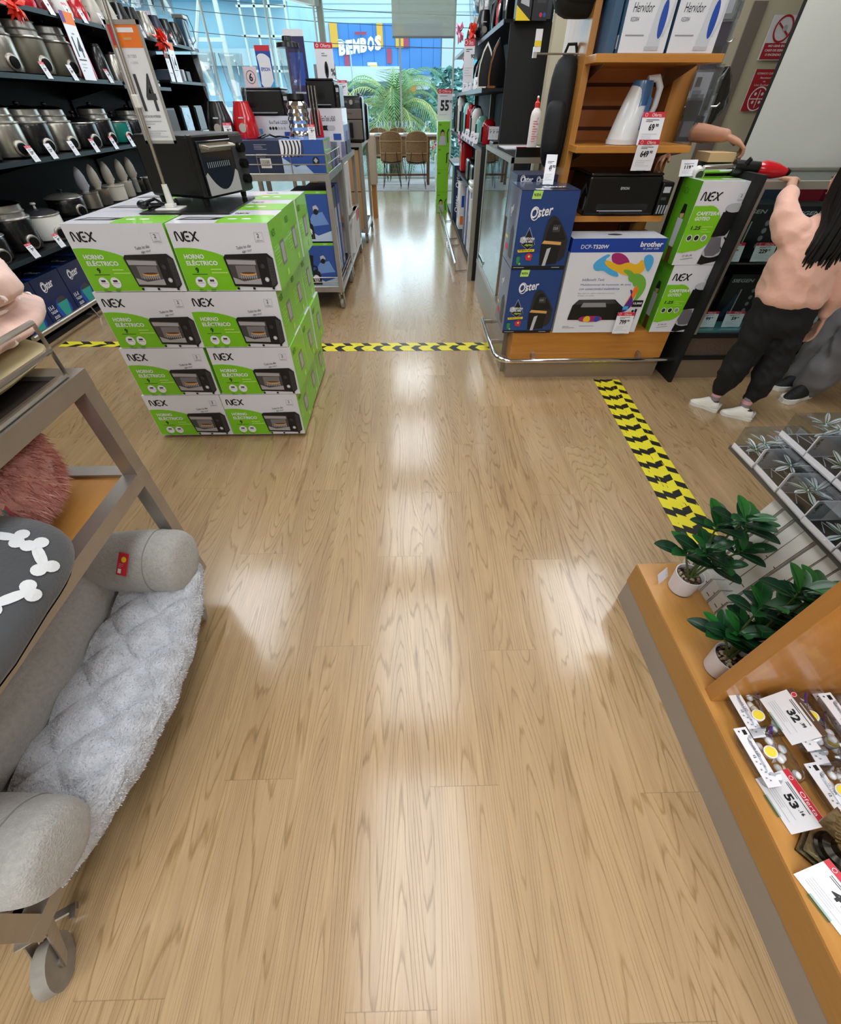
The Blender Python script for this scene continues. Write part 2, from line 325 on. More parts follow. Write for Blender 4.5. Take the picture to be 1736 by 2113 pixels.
def organic(name, b, mt, parent, vox=.008, sm=3, wr=None, w=True):
    """overlapping closed shapes fused into one continuous smooth surface"""
    o = b.build(name, parent, w); r = o.modifiers.new('r', 'REMESH'); r.mode = 'VOXEL'; r.voxel_size = vox; r.use_smooth_shade = True
    if sm: k = o.modifiers.new('s', 'SMOOTH'); k.factor = .5; k.iterations = sm
    ev = o.evaluated_get(bpy.context.evaluated_depsgraph_get()); nm = bpy.data.meshes.new_from_object(ev); o.modifiers.clear(); o.data = nm
    nm.materials.clear(); nm.materials.append(mt); nm.polygons.foreach_set('material_index', [0]*len(nm.polygons)); nm.polygons.foreach_set('use_smooth', [True]*len(nm.polygons))
    if wr:
        a_, sc, seed = wr; nv = [v.normal.copy() for v in nm.vertices]
        for v, n in zip(nm.vertices, nv):
            c = v.co; q = noise.noise(Vector((c.x, c.y, c.z*1.7))*sc+Vector((seed, 0, 0))); q2 = 1-abs(noise.noise(Vector((c.x+c.z*.6, c.y, c.z*.8))*sc*1.7+Vector((seed, 3, 0))))*2; v.co = c+n*(q*a_+q2*a_*.5)
    nm.update(); return o
def limb(b, pts, m=None):
    """tapering limb through x, y, z, r points with rounded ends"""
    m = m or WHITE; P = [Vector(p[:3]) for p in pts]; rs = [p[3] for p in pts]; q = []; rr = []
    for i in range(len(P)-1):
        for k in range(4):
            t = k/4; s_ = t*t*(3-2*t)*.5+t*.5; q.append(P[i].lerp(P[i+1], t)); rr.append(rs[i]+(rs[i+1]-rs[i])*s_)
    q.append(P[-1]); rr.append(rs[-1]); b.tube(q, rr, m, 14); b.ball(P[0], rs[0], m, 12); b.ball(P[-1], rs[-1], m, 12)
    for p, r in zip(P[1:-1], rs[1:-1]): b.ball(p, r*.99, m, 12)
def trunk(b, rings, yaw=0.0, m=None):
    """rings (x, y, z, half width, half depth): horizontal ellipses lofted"""
    m = m or WHITE; n = 28; vs = []; fs = []; R_ = []
    for i in range(len(rings)-1):
        for k in range(4): t = k/4; R_.append([a+(c-a)*t for a, c in zip(rings[i], rings[i+1])])
    R_.append(rings[-1]); cy, sy = math.cos(yaw), math.sin(yaw)
    for x, y, z, rx, ry in R_:
        for k in range(n):
            a = 6.2832*k/n; u = math.copysign(abs(math.cos(a))**.85, math.cos(a))*rx; v = math.copysign(abs(math.sin(a))**.85, math.sin(a))*ry; vs.append((x+u*cy-v*sy, y+u*sy+v*cy, z))
    for j in range(len(R_)-1):
        for k in range(n): fs.append((j*n+k, j*n+(k+1) % n, (j+1)*n+(k+1) % n, (j+1)*n+k))
    fs += [tuple(range(n-1, -1, -1)), tuple((len(R_)-1)*n+k for k in range(n))]; b.add(vs, fs, m, True)
def hand(b, wr, d, up, L=.17, r=.008, curl=.5, thumb=1, m=None):
    """palm, four unequal bent fingers, thumb from the side of the palm; d = pointing direction, up = back of the hand"""
    m = m or WHITE; d = Vector(d).normalized(); up = Vector(up); up = (up - d*up.dot(d)).normalized(); sd = d.cross(up); wr = Vector(wr)
    for k in (-1.4, -.5, .5, 1.4): limb(b, [(*(wr+sd*k*r*.9), r*1.25), (*(wr+d*L*.25+sd*k*r*1.6), r*1.5), (*(wr+d*L*.46+sd*k*r*2.2), r*1.2)], m)
    for o_, ln in ((-1.45, .80), (-.48, .97), (.48, 1.0), (1.45, .86)):
        p = wr+d*L*.47+sd*o_*r*2.5; c = [(*p, r*1.05)]; a = curl*.3
        for q in range(3): p = p+(d*math.cos(a)-up*math.sin(a)+sd*o_*.09)*L*ln*(.25, .17, .13)[q]; c.append((*p, r*(1.0, .92, .78)[q])); a += curl*.8
        limb(b, c, m)
    p = wr+d*L*.12-sd*thumb*r*2.4; c = [(*p, r*1.4)]
    for q in range(3): p = p+(d*.72-sd*thumb*(.75-.2*q)-up*.3*curl).normalized()*L*(.16, .15, .12)[q]; c.append((*p, r*(1.3, 1.1, .9)[q]))
    limb(b, c, m)
def N3(p, s): return noise.noise(Vector(p)*s)
# ---------------- the room ----------------
b = B(); b.box(-4.2, 5.2, -3.2, 14.1, -0.1, 0.0, laminate()); struct('floor', b)
b = B(); b.box(-4.2, 5.2, -3.2, 14.3, 3.2, 3.3, mat('ceiling_white', '#d9d6cf', 0.9)); struct('ceiling', b)
cream = mat('cream_wall', '#c9c0a6', 0.8, nz=2, amt=0.03); greyw = mat('grey_wall', '#b3b1a6', 0.8, nz=2, amt=0.03)
b = B(); b.box(-4.3, -4.2, -3.2, 9.4, 0, 3.2, greyw); struct('wall_left', b)
b = B(); b.box(-4.3, 5.3, -3.3, -3.2, 0, 3.2, greyw); struct('wall_back', b)
b = B(); b.box(5.2, 5.3, -3.3, 14.3, 0, 3.2, greyw); struct('wall_right', b)
b = B(); b.box(1.17, 5.2, 5.0, 5.1, 0, 3.2, cream); struct('wall_front', b)          # cream wall behind the service counter
stripe = mat('taupe_paint', '#7d7168', 0.7)
b = B(); b.box(2.70, 2.81, 4.985, 5.0, 0, 2.01, stripe).box(2.645, 2.70, 4.985, 5.0, 0, 1.62, stripe)
struct('trim_1', b)
# grey partition on the counter's back edge, slightly higher than the picture
b = B(); b.box(2.245, 5.2, 3.60, 3.62, 0, 3.2, mat('partition_grey', '#c6c6be', 0.75, nz=1.6, amt=0.05)); b.box(2.238, 2.245, 3.598, 3.622, 0, 3.2, BLKM); struct('wall_partition', b)
# window wall at the end of the aisle
FR = mat('window_frame', '#cfd2cd', 0.45); 
def pane(name, pts, z0, z1):
    b = B(); (x0, y0), (x1, y1) = pts; d = Vector((x1-x0, y1-y0, 0)); n = Vector((-d.y, d.x, 0)).normalized()*0.006
    vs = [(x0+n.x*k, y0+n.y*k, z) for k in (-1, 1) for z in (z0, z1)] + [(x1+n.x*k, y1+n.y*k, z) for k in (-1, 1) for z in (z0, z1)]
    b.add(vs, [(0, 1, 5, 4), (2, 6, 7, 3), (0, 4, 6, 2), (1, 3, 7, 5), (0, 2, 3, 1), (4, 5, 7, 6)], PANE)
    return b
for i, (x0, x1) in enumerate([(-1.87, -0.21), (-0.17, 1.04), (1.09, 3.0), (3.04, 5.2)]):
    b = pane('w', ((x0, 14.2), (x1, 14.2)), 0.02, 3.2); o = struct('window_%d' % (i+1), b)
    f = B(); f.box(x1, x1+0.04, 14.17, 14.23, 0, 3.2, FR); f.box(x0, x1, 14.18, 14.22, 0, 0.05, FR); f.build('window_frame', o)
b = B(); b.box(-2.0, -1.87, 14.12, 14.28, 0, 3.2, mat('column_paint', '#a7a69c', 0.6)); b.box(-2.0, 5.2, 14.1, 14.28, -0.2, 0.0, FR); struct('trim_2', b)
# slanting left glazing
a0 = Vector((-2.0, 14.1, 0)); a1 = Vector((-4.2, 9.3, 0)); dd = (a1-a0)
b = pane('w', ((a0.x, a0.y), (a1.x, a1.y)), 0.02, 2.9); o = struct('window_5', b)
b = B(); b.tube([(a0.x, a0.y, 3.03), (a1.x, a1.y, 3.03)], 0.14, mat('column_paint'), 4)
struct('trim_3', b)
f = B()
for t in (0.02, 0.34, 0.67, 0.99): p = a0+dd*t; f.cyl((p.x, p.y, 0), (p.x, p.y, 2.95), 0.022, FR, n=6)
f.build('window_frame', o)
# roller blind
t = thing('roller_blind', 'pale grey roller blind half lowered over the end window', 'blind', (0.33, 14.05, 3.1))
b = B(); b.box(-0.35, 1.04, 14.04, 14.045, 2.50, 3.12, glassy('blind_fabric_film', '#ffffff') if False else mat('blind_fabric', '#d4d4ca', 0.85, alpha=0.74)); b.build('fabric', t)
b = B(); b.box(-0.35, 1.04, 14.03, 14.06, 2.48, 2.51, GREY); b.build('bottom_bar', t)

# ---------------- outside ----------------
b = B(); b.box(-60, 60, 14.4, 90, -0.62, -0.6, mat('street_asphalt', '#8d9499', 0.9, nz=0.8, amt=0.1)); struct('street_ground', b)
b = B(); b.box(-2, 3.2, 14.3, 16.5, -0.6, -0.25, mat('planter_soil', '#6f7c66', 0.9, nz=6, amt=0.3)); b.build('planter_bed'); tag(bpy.data.objects['planter_bed'], 'low planting bed outside below the end window', 'planter')
t = thing('restaurant_building', 'pale building with blue panelled facade and large white sign across the street', 'building', (-1, 41, -0.6))
PB = mat('pale_facade', '#cfdfe2', 0.8, nz=0.3, amt=0.06); FB = mat('facade_blue', '#568cd0', 0.7, nz=0.5, amt=0.06)  # outdoor haze is put into these pastel facade colours
b = B(); b.box(-6.2, 14, 40.4, 50, -0.6, 6.1, PB)
for z in (5.25, 5.5, 5.8): b.box(-6.2, 14, 40.38, 40.4, z, z+0.03, mat('facade_joint', '#9fb4ba', 0.8))
b.build('wall', t)
b = B(); b.box(-5.05, 2.15, 40.2, 40.4, 2.8, 5.02, FB)
for x in [-4.6+0.78*i for i in range(9)]: b.box(x, x+0.02, 40.19, 40.2, 2.8, 5.02, mat('facade_blue_joint', '#3465a8', 0.7))
b.box(-5.05, 2.15, 40.19, 40.2, 3.98, 4.0, mat('facade_blue_joint')); b.build('blue_panel', t)
for n, (x0, x1, z0, z1, m) in enumerate([(-5.0, -4.5, 4.0, 5.02, mat('facade_yellow', '#f5b544', 0.6)), (-2.0, -1.62, 4.0, 5.02, MATS['facade_yellow']), (-.8, -.3, 4.0, 5.02, MATS['facade_yellow']), (-.3, 0.05, 4.0, 4.7, mat('facade_red', '#b34a62', 0.6)), (-4.2, -3.9, 3.15, 3.68, MATS['facade_red']), (-1.4, -1.1, 3.3, 3.95, MATS['facade_red'])]):
    b = B(); b.box(x0, x1, 40.1, 40.2, z0, z1, m); b.build('colour_panel', t)
b = B(); f = Face(b, (-4.55, 40.05, 3.55), (1, 0, 0), (0, 0, 1), 0.02)
for i, ch in enumerate('BEMBOS'): f.text(ch, 0.03+i*0.47, 0.08+0.045*i, 0.62+0.02*(i > 3), mat('sign_white', '#f4faf4', 0.5, emit=0.25), 0.06, 0.43, 0.1, rot=0.06)
f.rect(1.15, 0.98, 0.75, 0.12, MATS['facade_red']); f.rect(1.85, -0.35, 0.62, 0.14, mat('sign_white')); f.rect(2.0, -0.42, 0.5, 0.1, MATS['facade_yellow']); b.build('sign_lettering', t)
b = B(); b.box(-6.2, -0.6, 38.9, 40.4, 2.45, 3.12, mat('canopy_white', '#e6eef0', 0.7)); b.build('canopy', t)
b = B(); b.box(2.2, 7, 40.1, 40.3, 2.7, 5.4, mat('pale_banner', '#c8d4d8', 0.8)); b.box(4.2, 4.7, 40.0, 40.1, 2.7, 6.05, mat('banner_cyan', '#35b6dc', 0.6)); b.build('side_facade', t)
b = B(); f = Face(b, (-6, 40.35, 0), (1, 0, 0), (0, 0, 1), 0.03); f.rect(0, -0.5, 8, 2.6, mat('shop_dark', '#3c5566', 0.4)); f.rect(0.3, -.5, 0.9, 2.2, SKY); f.rect(3.1, -.5, 1.3, 2.3, mat('canopy_white')); f.disc(5.5, 2.0, 0.38, RED); f.ring(5.5, 2.0, 0.38, 0.06, WHITE); f.rect(6.0, 1.9, 0.5, 0.6, ORG); f.text('TAMBO', 6.7, 1.5, 0.3, WHITE, 0.02) if False else None; b.build('shop_front', t)
# atrium block to the left with white steelwork
t = thing('atrium_building', 'tall pale blue glazed block with white diagonal steel braces outside the left window', 'building', (-12, 24, -0.6))
b = B(); b.box(-30, -5.0, 27, 34, -0.6, 9, mat('atrium_blue', '#a9d4e6', 0.6, nz=0.25, amt=0.22))  # pale blue of the wall includes painted haze
b.build('glass_wall', t)
b = B()
for z, hx, m in ((0.6, .9, '#8fbcd4'), (2.6, .5, '#b7cdd4'), (4.4, .7, '#8cbcd6'), (6.2, .5, '#c2d6dc')): b.box(-28, -5.0, 26.5, 27, z, z+hx, mat('band_'+m[1:], m, 0.7))
b.box(-13, -10.5, 26.3, 26.6, 3.3, 4.1, mat('band_rose', '#c9a2a8', 0.7)); b.build('floor_bands', t)
for x in (-24, -21, -18, -15, -12.5, -10, -7.5):
    b = B(); b.cyl((x, 25.4, -0.6), (x, 25.4, 9), 0.10, FR, n=8); b.build('column', t)
b = B()
for k, (x, x2) in enumerate([(-21, -18), (-18, -15), (-15, -12.5), (-12.5, -10), (-10, -7.5)]):
    b.cyl((x, 25.3, 0.2), (x2, 25.3, 5.5), 0.07, FR, n=6); b.cyl((x2, 25.3, 0.2), (x, 25.3, 5.5), 0.07, FR, n=6)
for z in (1.2, 3.2, 5.5): b.box(-26, -7.5, 25.3, 25.4, z, z+0.12, FR)
for x in (-6.9, -6.3, -5.7, -5.05): b.box(x, x+.08, 26.4, 26.5, -.6, 8, FR)
for z in (1.6, 2.4, 3.4, 4.2, 5.0): b.box(-7.0, -5.0, 26.4, 26.48, z, z+.07, FR)
b.build('cross_brace', t)
# palm
def palm(cx, cy, cz, L, n, label, seed):
    t = thing('palm_tree', label, 'palm', (cx, cy, -0.6)); r = random.Random(seed)
    b = B(); b.lathe([(0.28, 0), (0.24, cz*0.5+.3), (0.3, cz+.45), (0.2, cz+.75)], (cx, cy, -0.6), mat('palm_trunk', '#6b6045', 0.9, nz=14, amt=0.4), 12); b.build('trunk', t)
    g = [mat('palm_leaf_light', '#8fae74', 0.6), mat('palm_leaf_mid', '#6c9262', 0.6), mat('palm_leaf_yellow', '#b3b877', 0.6)]
    b = B()
    for k in range(n):
        az = 6.283*k/n*1.618*3 + r.random()*.4; el = r.uniform(-0.2, 1.5); l = L*r.uniform(.8, 1.1); m = r.choice(g); pts = []
        p = Vector((cx, cy, cz)); e = el
        for q in range(11): pts.append(p.copy()); p = p + Vector((math.cos(az)*math.cos(e), math.sin(az)*math.cos(e), math.sin(e)))*l/10; e -= 0.17 + 0.02*q
        b.tube(pts, [0.03-0.002*i for i in range(11)], m, 4)
        side = Vector((-math.sin(az), math.cos(az), 0))
        for q in range(1, 11):
            for h in (0, .33, .66):
                a = pts[q-1].lerp(pts[q], h); d = (pts[q]-pts[q-1]).normalized(); w = l*0.26*math.sin(math.pi*min(1, (q+h+1)/12.0))+.05
                for sg in (-1, 1):
                    tip = a + (side*sg*0.8 + d*0.7 + Vector((0, 0, -0.25)))*w
                    b.add([a, a+d*0.035, tip], [(0, 1, 2)], m)
    b.build('fronds', t)
palm(-0.55, 21, 1.0, 2.7, 60, 'large palm with arching fronds outside the end window', 3)
palm(-3.9, 27, 1.4, 1.7, 30, 'smaller palm seen left of the large one outside', 5)
def bush(x0, x1, y, z0, z1, name, label, hexc, n, seed):
    r = random.Random(seed); b = B(); m1 = mat('hedge_'+name+'1', hexc, 0.8); m2 = mat('hedge_'+name+'2', '#5c8a86', 0.8)
    for i in range(n):
        c = Vector((r.uniform(x0, x1), y+r.uniform(-.5, .5), r.uniform(z0, z1))); s = r.uniform(.08, .22); q = Matrix.Rotation(r.random()*6.28, 3, 'Z') @ Matrix.Rotation(r.random()*3, 3, 'X')
        b.add([c+q@Vector(v) for v in ((-s, 0, 0), (0, -s*.5, 0), (s, 0, 0), (0, s*.5, .05))], [(0, 1, 2, 3)], r.choice((m1, m2)))
    o = b.build('hedge'); tag(o, label, 'hedge')
bush(1.0, 3.6, 26, -.5, 2.5, 'a', 'blue green leafy tree right of the palm outside', '#6fa39a', 1500, 2)
bush(-6, 6, 33, -.5, 1.7, 'b', 'long hedge along the car park outside', '#5b7f6c', 2600, 4)
t = thing('street_lamp', 'thin white street lamp post in front of the blue facade', 'lamp post', (-3.4, 36, -0.6)); b = B(); b.cyl((-3.4, 36, -.6), (-3.4, 36, 3.6), 0.04, FR); b.build('pole', t); b = B(); b.tube([(-3.4, 36, 3.6), (-3.6, 36, 3.9), (-3.9, 36, 4.0)], 0.03, FR); b.ball((-3.95, 36, 4.0), (.16, .1, .05), FR); b.build('lamp_arm', t)
for k, z in enumerate((4.1, 3.6, 2.9)):
    b = B(); pts = [(-16+i*2.2, 22.5+i*0.1, z+1.2*((i-7)/9)**2 + k*0.2 - 0.05*i) for i in range(15)]; b.tube(pts, 0.012, DGREY, 4); o = b.build('overhead_cable'); tag(o, ('highest', 'middle', 'lowest')[k]+' dark cable hung across the street outside', 'cable')
for k, (x, c) in enumerate(((-3.1, '#dfe6ea'), (1.5, '#e8ecec'), (4.4, '#b8c4cc'))):
    t = thing('parked_car', ('white car parked left of the palm', 'white car parked right of the palm', 'grey car parked by the leafy tree')[k], 'car', (x, 31, -0.6)); m = mat('car_paint%d' % k, c, 0.3, coat=.5)
    b = B(); b.prism([(x-1.1, .35-.6), (x+1.1, .35-.6), (x+1.1, .3), (x+.7, .35), (x+.45, .75), (x-.5, .75), (x-.8, .35), (x-1.1, .25)], 30.2, 31.8, m); b.build('body', t)
    b = B(); b.prism([(x+.6, .36), (x+.4, .7), (x-.45, .7), (x-.68, .36)], 30.19, 31.81, mat('car_glass', '#33424c', .1)); b.build('window', t)
    for s in (-.7, .7):
        b = B(); b.cyl((x+s, 30.15, -.3), (x+s, 31.85, -.3), .29, BLKM); b.build('wheel', t)
# ---------------- toaster oven cartons ----------------
BW, BD, BH = 0.437, 0.293, 0.268
OVB = mat('oven_print_black', '#1d1b1d', 0.35); OVW = mat('oven_print_window', '#4a4646', 0.35); OVS = mat('oven_print_silver', '#a9a5a6', 0.3)
def oven_art(f, x, y, w, h):
    """printed toaster oven, lower left x,y"""
    d = w*.13
    f.poly([(x+w*.07, y+h*.05), (x+w*.90, y), (x+w*.99, y+h*.12), (x+w, y+h*.86), (x+w*.9, y+h), (x+w*.05, y+h*.97), (x, y+h*.88)], OVB)
    f.poly([(x+w*.86, y+h*.02), (x+w*.98, y+h*.14), (x+w*.985, y+h*.84), (x+w*.88, y+h*.9)], DGREY)
    for j in range(6):
        for i in range(3): f.rect(x+w*(.90+.025*i), y+h*(.3+.08*j), w*.008, h*.03, BLACK)
    f.poly([(x+w*.09, y+h*.15), (x+w*.66, y+h*.13), (x+w*.66, y+h*.83), (x+w*.05, y+h*.86)], OVW)
    f.poly([(x+w*.2, y+h*.3), (x+w*.6, y+h*.3), (x+w*.6, y+h*.66), (x+w*.2, y+h*.66)], mat('oven_print_light', '#7b7676', .4))
    f.poly([(x+w*.06, y+h*.70), (x+w*.63, y+h*.68), (x+w*.63, y+h*.8), (x+w*.05, y+h*.83)], OVS)
    f.poly([(x+w*.10, y+h*.12), (x+w*.66, y+h*.10), (x+w*.66, y+h*.28), (x+w*.3, y+h*.2), (x+w*.09, y+h*.32)], OVS)
    f.disc(x+w*.43, y+h*.42, w*.17, TAN, 16, h*.055); f.disc(x+w*.43, y+h*.445, w*.15, BROWN, 12, h*.03)
    for i in range(8): f.rect(x+w*(.26+.045*i), y+h*.27, w*.012, h*.1, LGREY)
    f.disc(x+w*.76, y+h*.64, w*.045, DGREY, 14); f.disc(x+w*.79, y+h*.25, w*.045, LGREY, 14); f.disc(x+w*.79, y+h*.25, w*.02, WHITE, 10)
    for q in (.12, .45, .86): f.rect(x+w*q, y-h*.05, w*.05, h*.07, BLACK)
def arc(x0, y0, x1, y1, cx, cy, n=10):
    return [((1-t)**2*x0+2*t*(1-t)*cx+t*t*x1, (1-t)**2*y0+2*t*(1-t)*cy+t*t*y1) for t in [i/n for i in range(n+1)]]
def guarantee(f, x, y, s):
    f.line([(x-s*.02, y-s*.04), (x+s*1.02, y-s*.04), (x+s*1.02, y+s*.98), (x-s*.02, y+s*.98), (x-s*.02, y-s*.04)], s*.035, GREY); f.text('2', x+s*.3, y+s*.45, s*.42, BLACK, .01); f.text('años', x+s*.28, y+s*.26, s*.1, GREY); f.text('GARANTÍA', x+s*.08, y+s*.06, s*.12, BLACK, .01, s*.84)
def oven_carton():
    t = thing('oven_carton', 'x', 'carton', (0, 0, 0)); b = B(); g = 0.0015
    b.box(g, BW-g, g, BD-g, g, BH-g, CARTW, 0.0, None, {'+x': GREEN, '-x': GREEN, '-z': mat('kraft_board', '#a98a5e', .8)})
    f = Face(b, (0, g, 0), (1, 0, 0), (0, 0, 1), .0004); w, h = BW, BH; gx = 0.003
    f.poly([(gx, .004)] + [(w*.51, .004)] + arc(w*.51, .004, w*.60, h*.2, w*.57, h*.06, 5) + arc(w*.60, h*.45, gx, h*.655, w*.33, h*.70, 12), GREEN)
    f.nex(w*.065, h*.755, h*.125, BLACK)
    guarantee(f, w*.845, h*.74, w*.08)
    f.text('Todos los días', w*.63, h*.63, h*.045, BLACK, 0, w*.155, .3, rot=.14); f.text('algo rico!', w*.68, h*.575, h*.045, BLACK, 0, w*.1, .3, rot=.14)
    f.text('HORNO', w*.08, h*.50, h*.07, WHITE, .03, w*.2); f.text('ELÉCTRICO', w*.08, h*.405, h*.085, WHITE, .03, w*.32)
    f.text('9', w*.15, h*.29, h*.085, BLACK, .03); f.rect(w*.10, h*.268, w*.16, h*.008, BLACK); f.small(w*.31, h*.335, w*.17, 2, h*.05, LGRN)
    for k, x in enumerate((.16, .285)):
        f.disc(w*x, h*.15, w*.052, WHITE, 18); f.rect(w*x-.01, h*.15+.002, .02, .009, DGREY); f.rect(w*x-.016, h*.15-.004, .032, .0012, DGREY); f.small(w*(x-.04), h*.03, w*.08, 2, h*.025, mat('dark_green_print', '#3f7a10', .5))
    oven_art(f, w*.475, h*.06, w*.505, h*.52)
    # side
    f = Face(b, (BW-g, 0, 0), (0, 1, 0), (0, 0, 1), .0004)
    f.nex(.03, h*.78, h*.085, mat('dark_green_print')); f.rect(BD*.45, h*.28, BD*.27, h*.36, mat('oven_print_light')); f.rect(BD*.49, h*.32, BD*.19, h*.28, OVS); f.rect(BD*.6, h*.08, BD*.12, h*.1, LGRN)
    f.small(.03, h*.62, BD*.3, 6, h*.05, LGRN, h*.012)
    f = Face(b, (g, BD, 0), (0, -1, 0), (0, 0, 1), .0004); f.nex(.03, h*.78, h*.085, mat('dark_green_print')); f.rect(BD*.45, h*.28, BD*.27, h*.36, OVS)
    # top, reading towards the front
    f = Face(b, (0, g, BH-g), (1, 0, 0), (0, 1, 0), .0004)
    f.poly([(w*.48, .004), (w-gx, .004), (w-gx, BD*.52)] + arc(w*.97, BD*.6, w*.46, BD*.45, w*.6, BD*.64, 8), GREEN)
    f.poly([(w*.04, BD*.25), (w*.44, BD*.24), (w*.5, BD*.42), (w*.12, BD*.46)], OVB); f.poly([(w*.09, BD*.3), (w*.38, BD*.29), (w*.42, BD*.38), (w*.14, BD*.41)], OVS)
    f.disc(w*.6, BD*.3, w*.05, WHITE, 14, BD*.04); f.disc(w*.74, BD*.3, w*.05, WHITE, 14, BD*.04); f.nex(w*.55, BD*.7, .022, BLACK)
    f.rect(.002, BD*.9, w-.004, .002, LGREY)
    b.build('carton', t); return t
XL = [-1.496, -1.509, -1.525, -1.539]; XR = [-.614-BW, -.644-BW, -.638-BW, -.665-BW]
rows = ['top', 'second', 'third', 'bottom']; deps = ['front', 'middle', 'rear']; first = oven_carton(); used = False
for c, (xs, cn) in enumerate(((XL, 'left'), (XR, 'right'))):
    for r_ in range(4):
        for d in range(3):
            z = 0.018+(3-r_)*BH; x = xs[r_]+(R.uniform(-.006, .006) if d else 0); y = 2.113+d*(BD+.006)
            lab = 'green and white oven carton, %s row, %s column, %s place in depth' % (rows[r_], cn, deps[d])
            if not used: used = True; first.location = (x, y, z); first['label'] = lab; first['group'] = 'stacked electric oven cartons'
            else: dup(first, (x, y, z), 0, lab, 'stacked electric oven cartons')
o = B().box(-1.5, -.70, 2.15, 2.98, 0, .018, BLKM).build('pallet_board'); tag(o, 'thin black board under the stack of oven cartons', 'board')
ZT = 0.018+4*BH
# black plate, toaster oven on display
o = B().box(-1.24, -.83, 2.30, 2.74, ZT, ZT+.006, BLKP, 0.002).build('black_tray'); tag(o, 'thin glossy black sheet under the display oven and sign stand', 'tray')
t = thing('toaster_oven', 'black toaster oven on display on the oven cartons, door turned to the right', 'toaster oven', (-1.035, 2.66, ZT+.006), math.radians(-22)); M0 = wmat(t)
# local frame: x runs towards the glass door, y depth away
b = B(); b.box(-.20, .12, -.17, .17, .028, .255, BLKP, 0.012); b.build('casing', t, False)
b = B(); b.box(.115, .145, -.17, .17, .028, .255, BLKP, 0.008); b.build('front_frame', t, False)
b = B(); b.box(.145, .156, -.155, .07, .04, .235, mat('oven_door_glass', '#20262b', 0.06, coat=.5), .003)
f = Face(b, (.1565, -.155, .04), (0, 1, 0), (0, 0, 1), .0006)
f.poly([(0, 0), (.225, 0), (.225, .075)] + arc(.21, .085, .015, .085, .11, -.055, 10) + [(0, .075)], OVS); f.rect(.01, .155, .205, .03, STEEL)
for i in range(12): f.rect(.03+.013*i, .10, .003, .02, LGREY)
f.text('', .02, .03, .01, BLACK); b.build('door', t, False)
b = B(); b.tube([(.156, -.13, .215), (.19, -.13, .212), (.19, .05, .212), (.156, .05, .215)], .007, STEEL); b.build('door_handle', t, False)
b = B(); b.box(.145, .152, .072, .165, .035, .245, DGREY, .002); b.build('control_panel', t, False)
for z in (.20, .14, .08): b = B(); b.cyl((.15, .12, z), (.18, .12, z), .019, BLKP); b.build('control_knob', t, False)
for x in (-.17, .10):
    for y in (-.14, .14): b = B(); b.cyl((x, y, 0), (x, y, .03), .013, BLKM, .016); b.build('foot', t, False)
o = B().tube([(-1.20, 2.44, ZT+.012), (-1.25, 2.40, ZT+.014), (-1.22, 2.36, ZT+.016), (-1.17, 2.40, ZT+.03), (-1.21, 2.43, ZT+.04), (-1.25, 2.41, ZT+.03), (-1.20, 2.37, ZT+.028), (-1.15, 2.42, ZT+.022), (-1.12, 2.46, ZT+.02), (-1.14, 2.49, ZT+.03)], .006, BLKP).ball((-1.26, 2.40, ZT+.022), (.028, .016, .018), BLKP).build('power_cord'); tag(o, 'bundled black power cord with plug in front of the display oven', 'cord')
# sign stand
SX, SY = -1.128, 2.40
t = thing('sign_stand', 'tall metal sign stand with framed orange and white 14 interest card on the oven cartons', 'sign', (SX, SY, ZT+.006))
b = B(); b.box(SX-.06, SX+.05, SY-.05, SY+.05, ZT+.006, ZT+.012, WPL, .002); b.box(SX-.022, SX+.018, SY-.02, SY+.02, ZT+.012, ZT+.028, WPL, .003); b.lathe([(.016, 0), (.012, .07)], (SX, SY, ZT+.028), WPL, 12); b.build('base', t)
b = B(); b.cyl((SX, SY, ZT+.09), (SX+.02, SY, 1.80), .0075, STEEL); b.build('pole', t)
b = B(); b.box(SX-.0, SX+.022, SY-.02, SY+.012, 1.435, 1.475, WPL, .004); b.build('clamp', t)
FX0, FX1, FZ0, FZ1 = SX-.022, SX+.108, 1.325, 1.672; fy = SY+.016
b = B(); fm = mat('sign_frame_grey', '#9c9892', .5)
b.box(FX0, FX1, fy, fy+.008, FZ0, FZ0+.010, fm).box(FX0, FX1, fy, fy+.008, FZ1-.012, FZ1, fm).box(FX0, FX0+.009, fy, fy+.008, FZ0, FZ1, fm).box(FX1-.009, FX1, fy, fy+.008, FZ0, FZ1, fm); b.build('frame', t)
b = B(); b.box(FX0+.004, FX1-.004, fy+.002, fy+.006, FZ0+.004, FZ1-.004, PAPER); f = Face(b, (FX0+.009, fy+.002, FZ0+.01), (1, 0, 0), (0, 0, 1), .0006); Wd, Hd = FX1-FX0-.018, FZ1-FZ0-.022
f.rect(0, Hd*.82, Wd, Hd*.18, ORG); f.rect(0, Hd*.84, Wd*.2, Hd*.16, RED); f.small(Wd*.28, Hd*.94, Wd*.65, 1, .01, WHITE, .012); f.small(Wd*.4, Hd*.88, Wd*.5, 1, .01, TAN, .007)
f.text('EN TODO', Wd*.35, Hd*.74, Hd*.025, GREY, 0, Wd*.3); f.text('4 CUOTAS', Wd*.38, Hd*.69, Hd*.02, LGREY, 0, Wd*.25)
f.text('14', Wd*.30, Hd*.28, Hd*.33, DGREY, .02, Wd*.60); f.text('CUOTAS SIN INTERESES', Wd*.18, Hd*.22, Hd*.022, DGREY, .01, Wd*.64); f.small(Wd*.2, Hd*.18, Wd*.6, 2, .008, LGREY); f.rect(Wd*.2, Hd*.12, Wd*.1, .004, BLACK); f.small(Wd*.12, Hd*.09, Wd*.75, 4, .006, LGREY)
b.build('card', t)

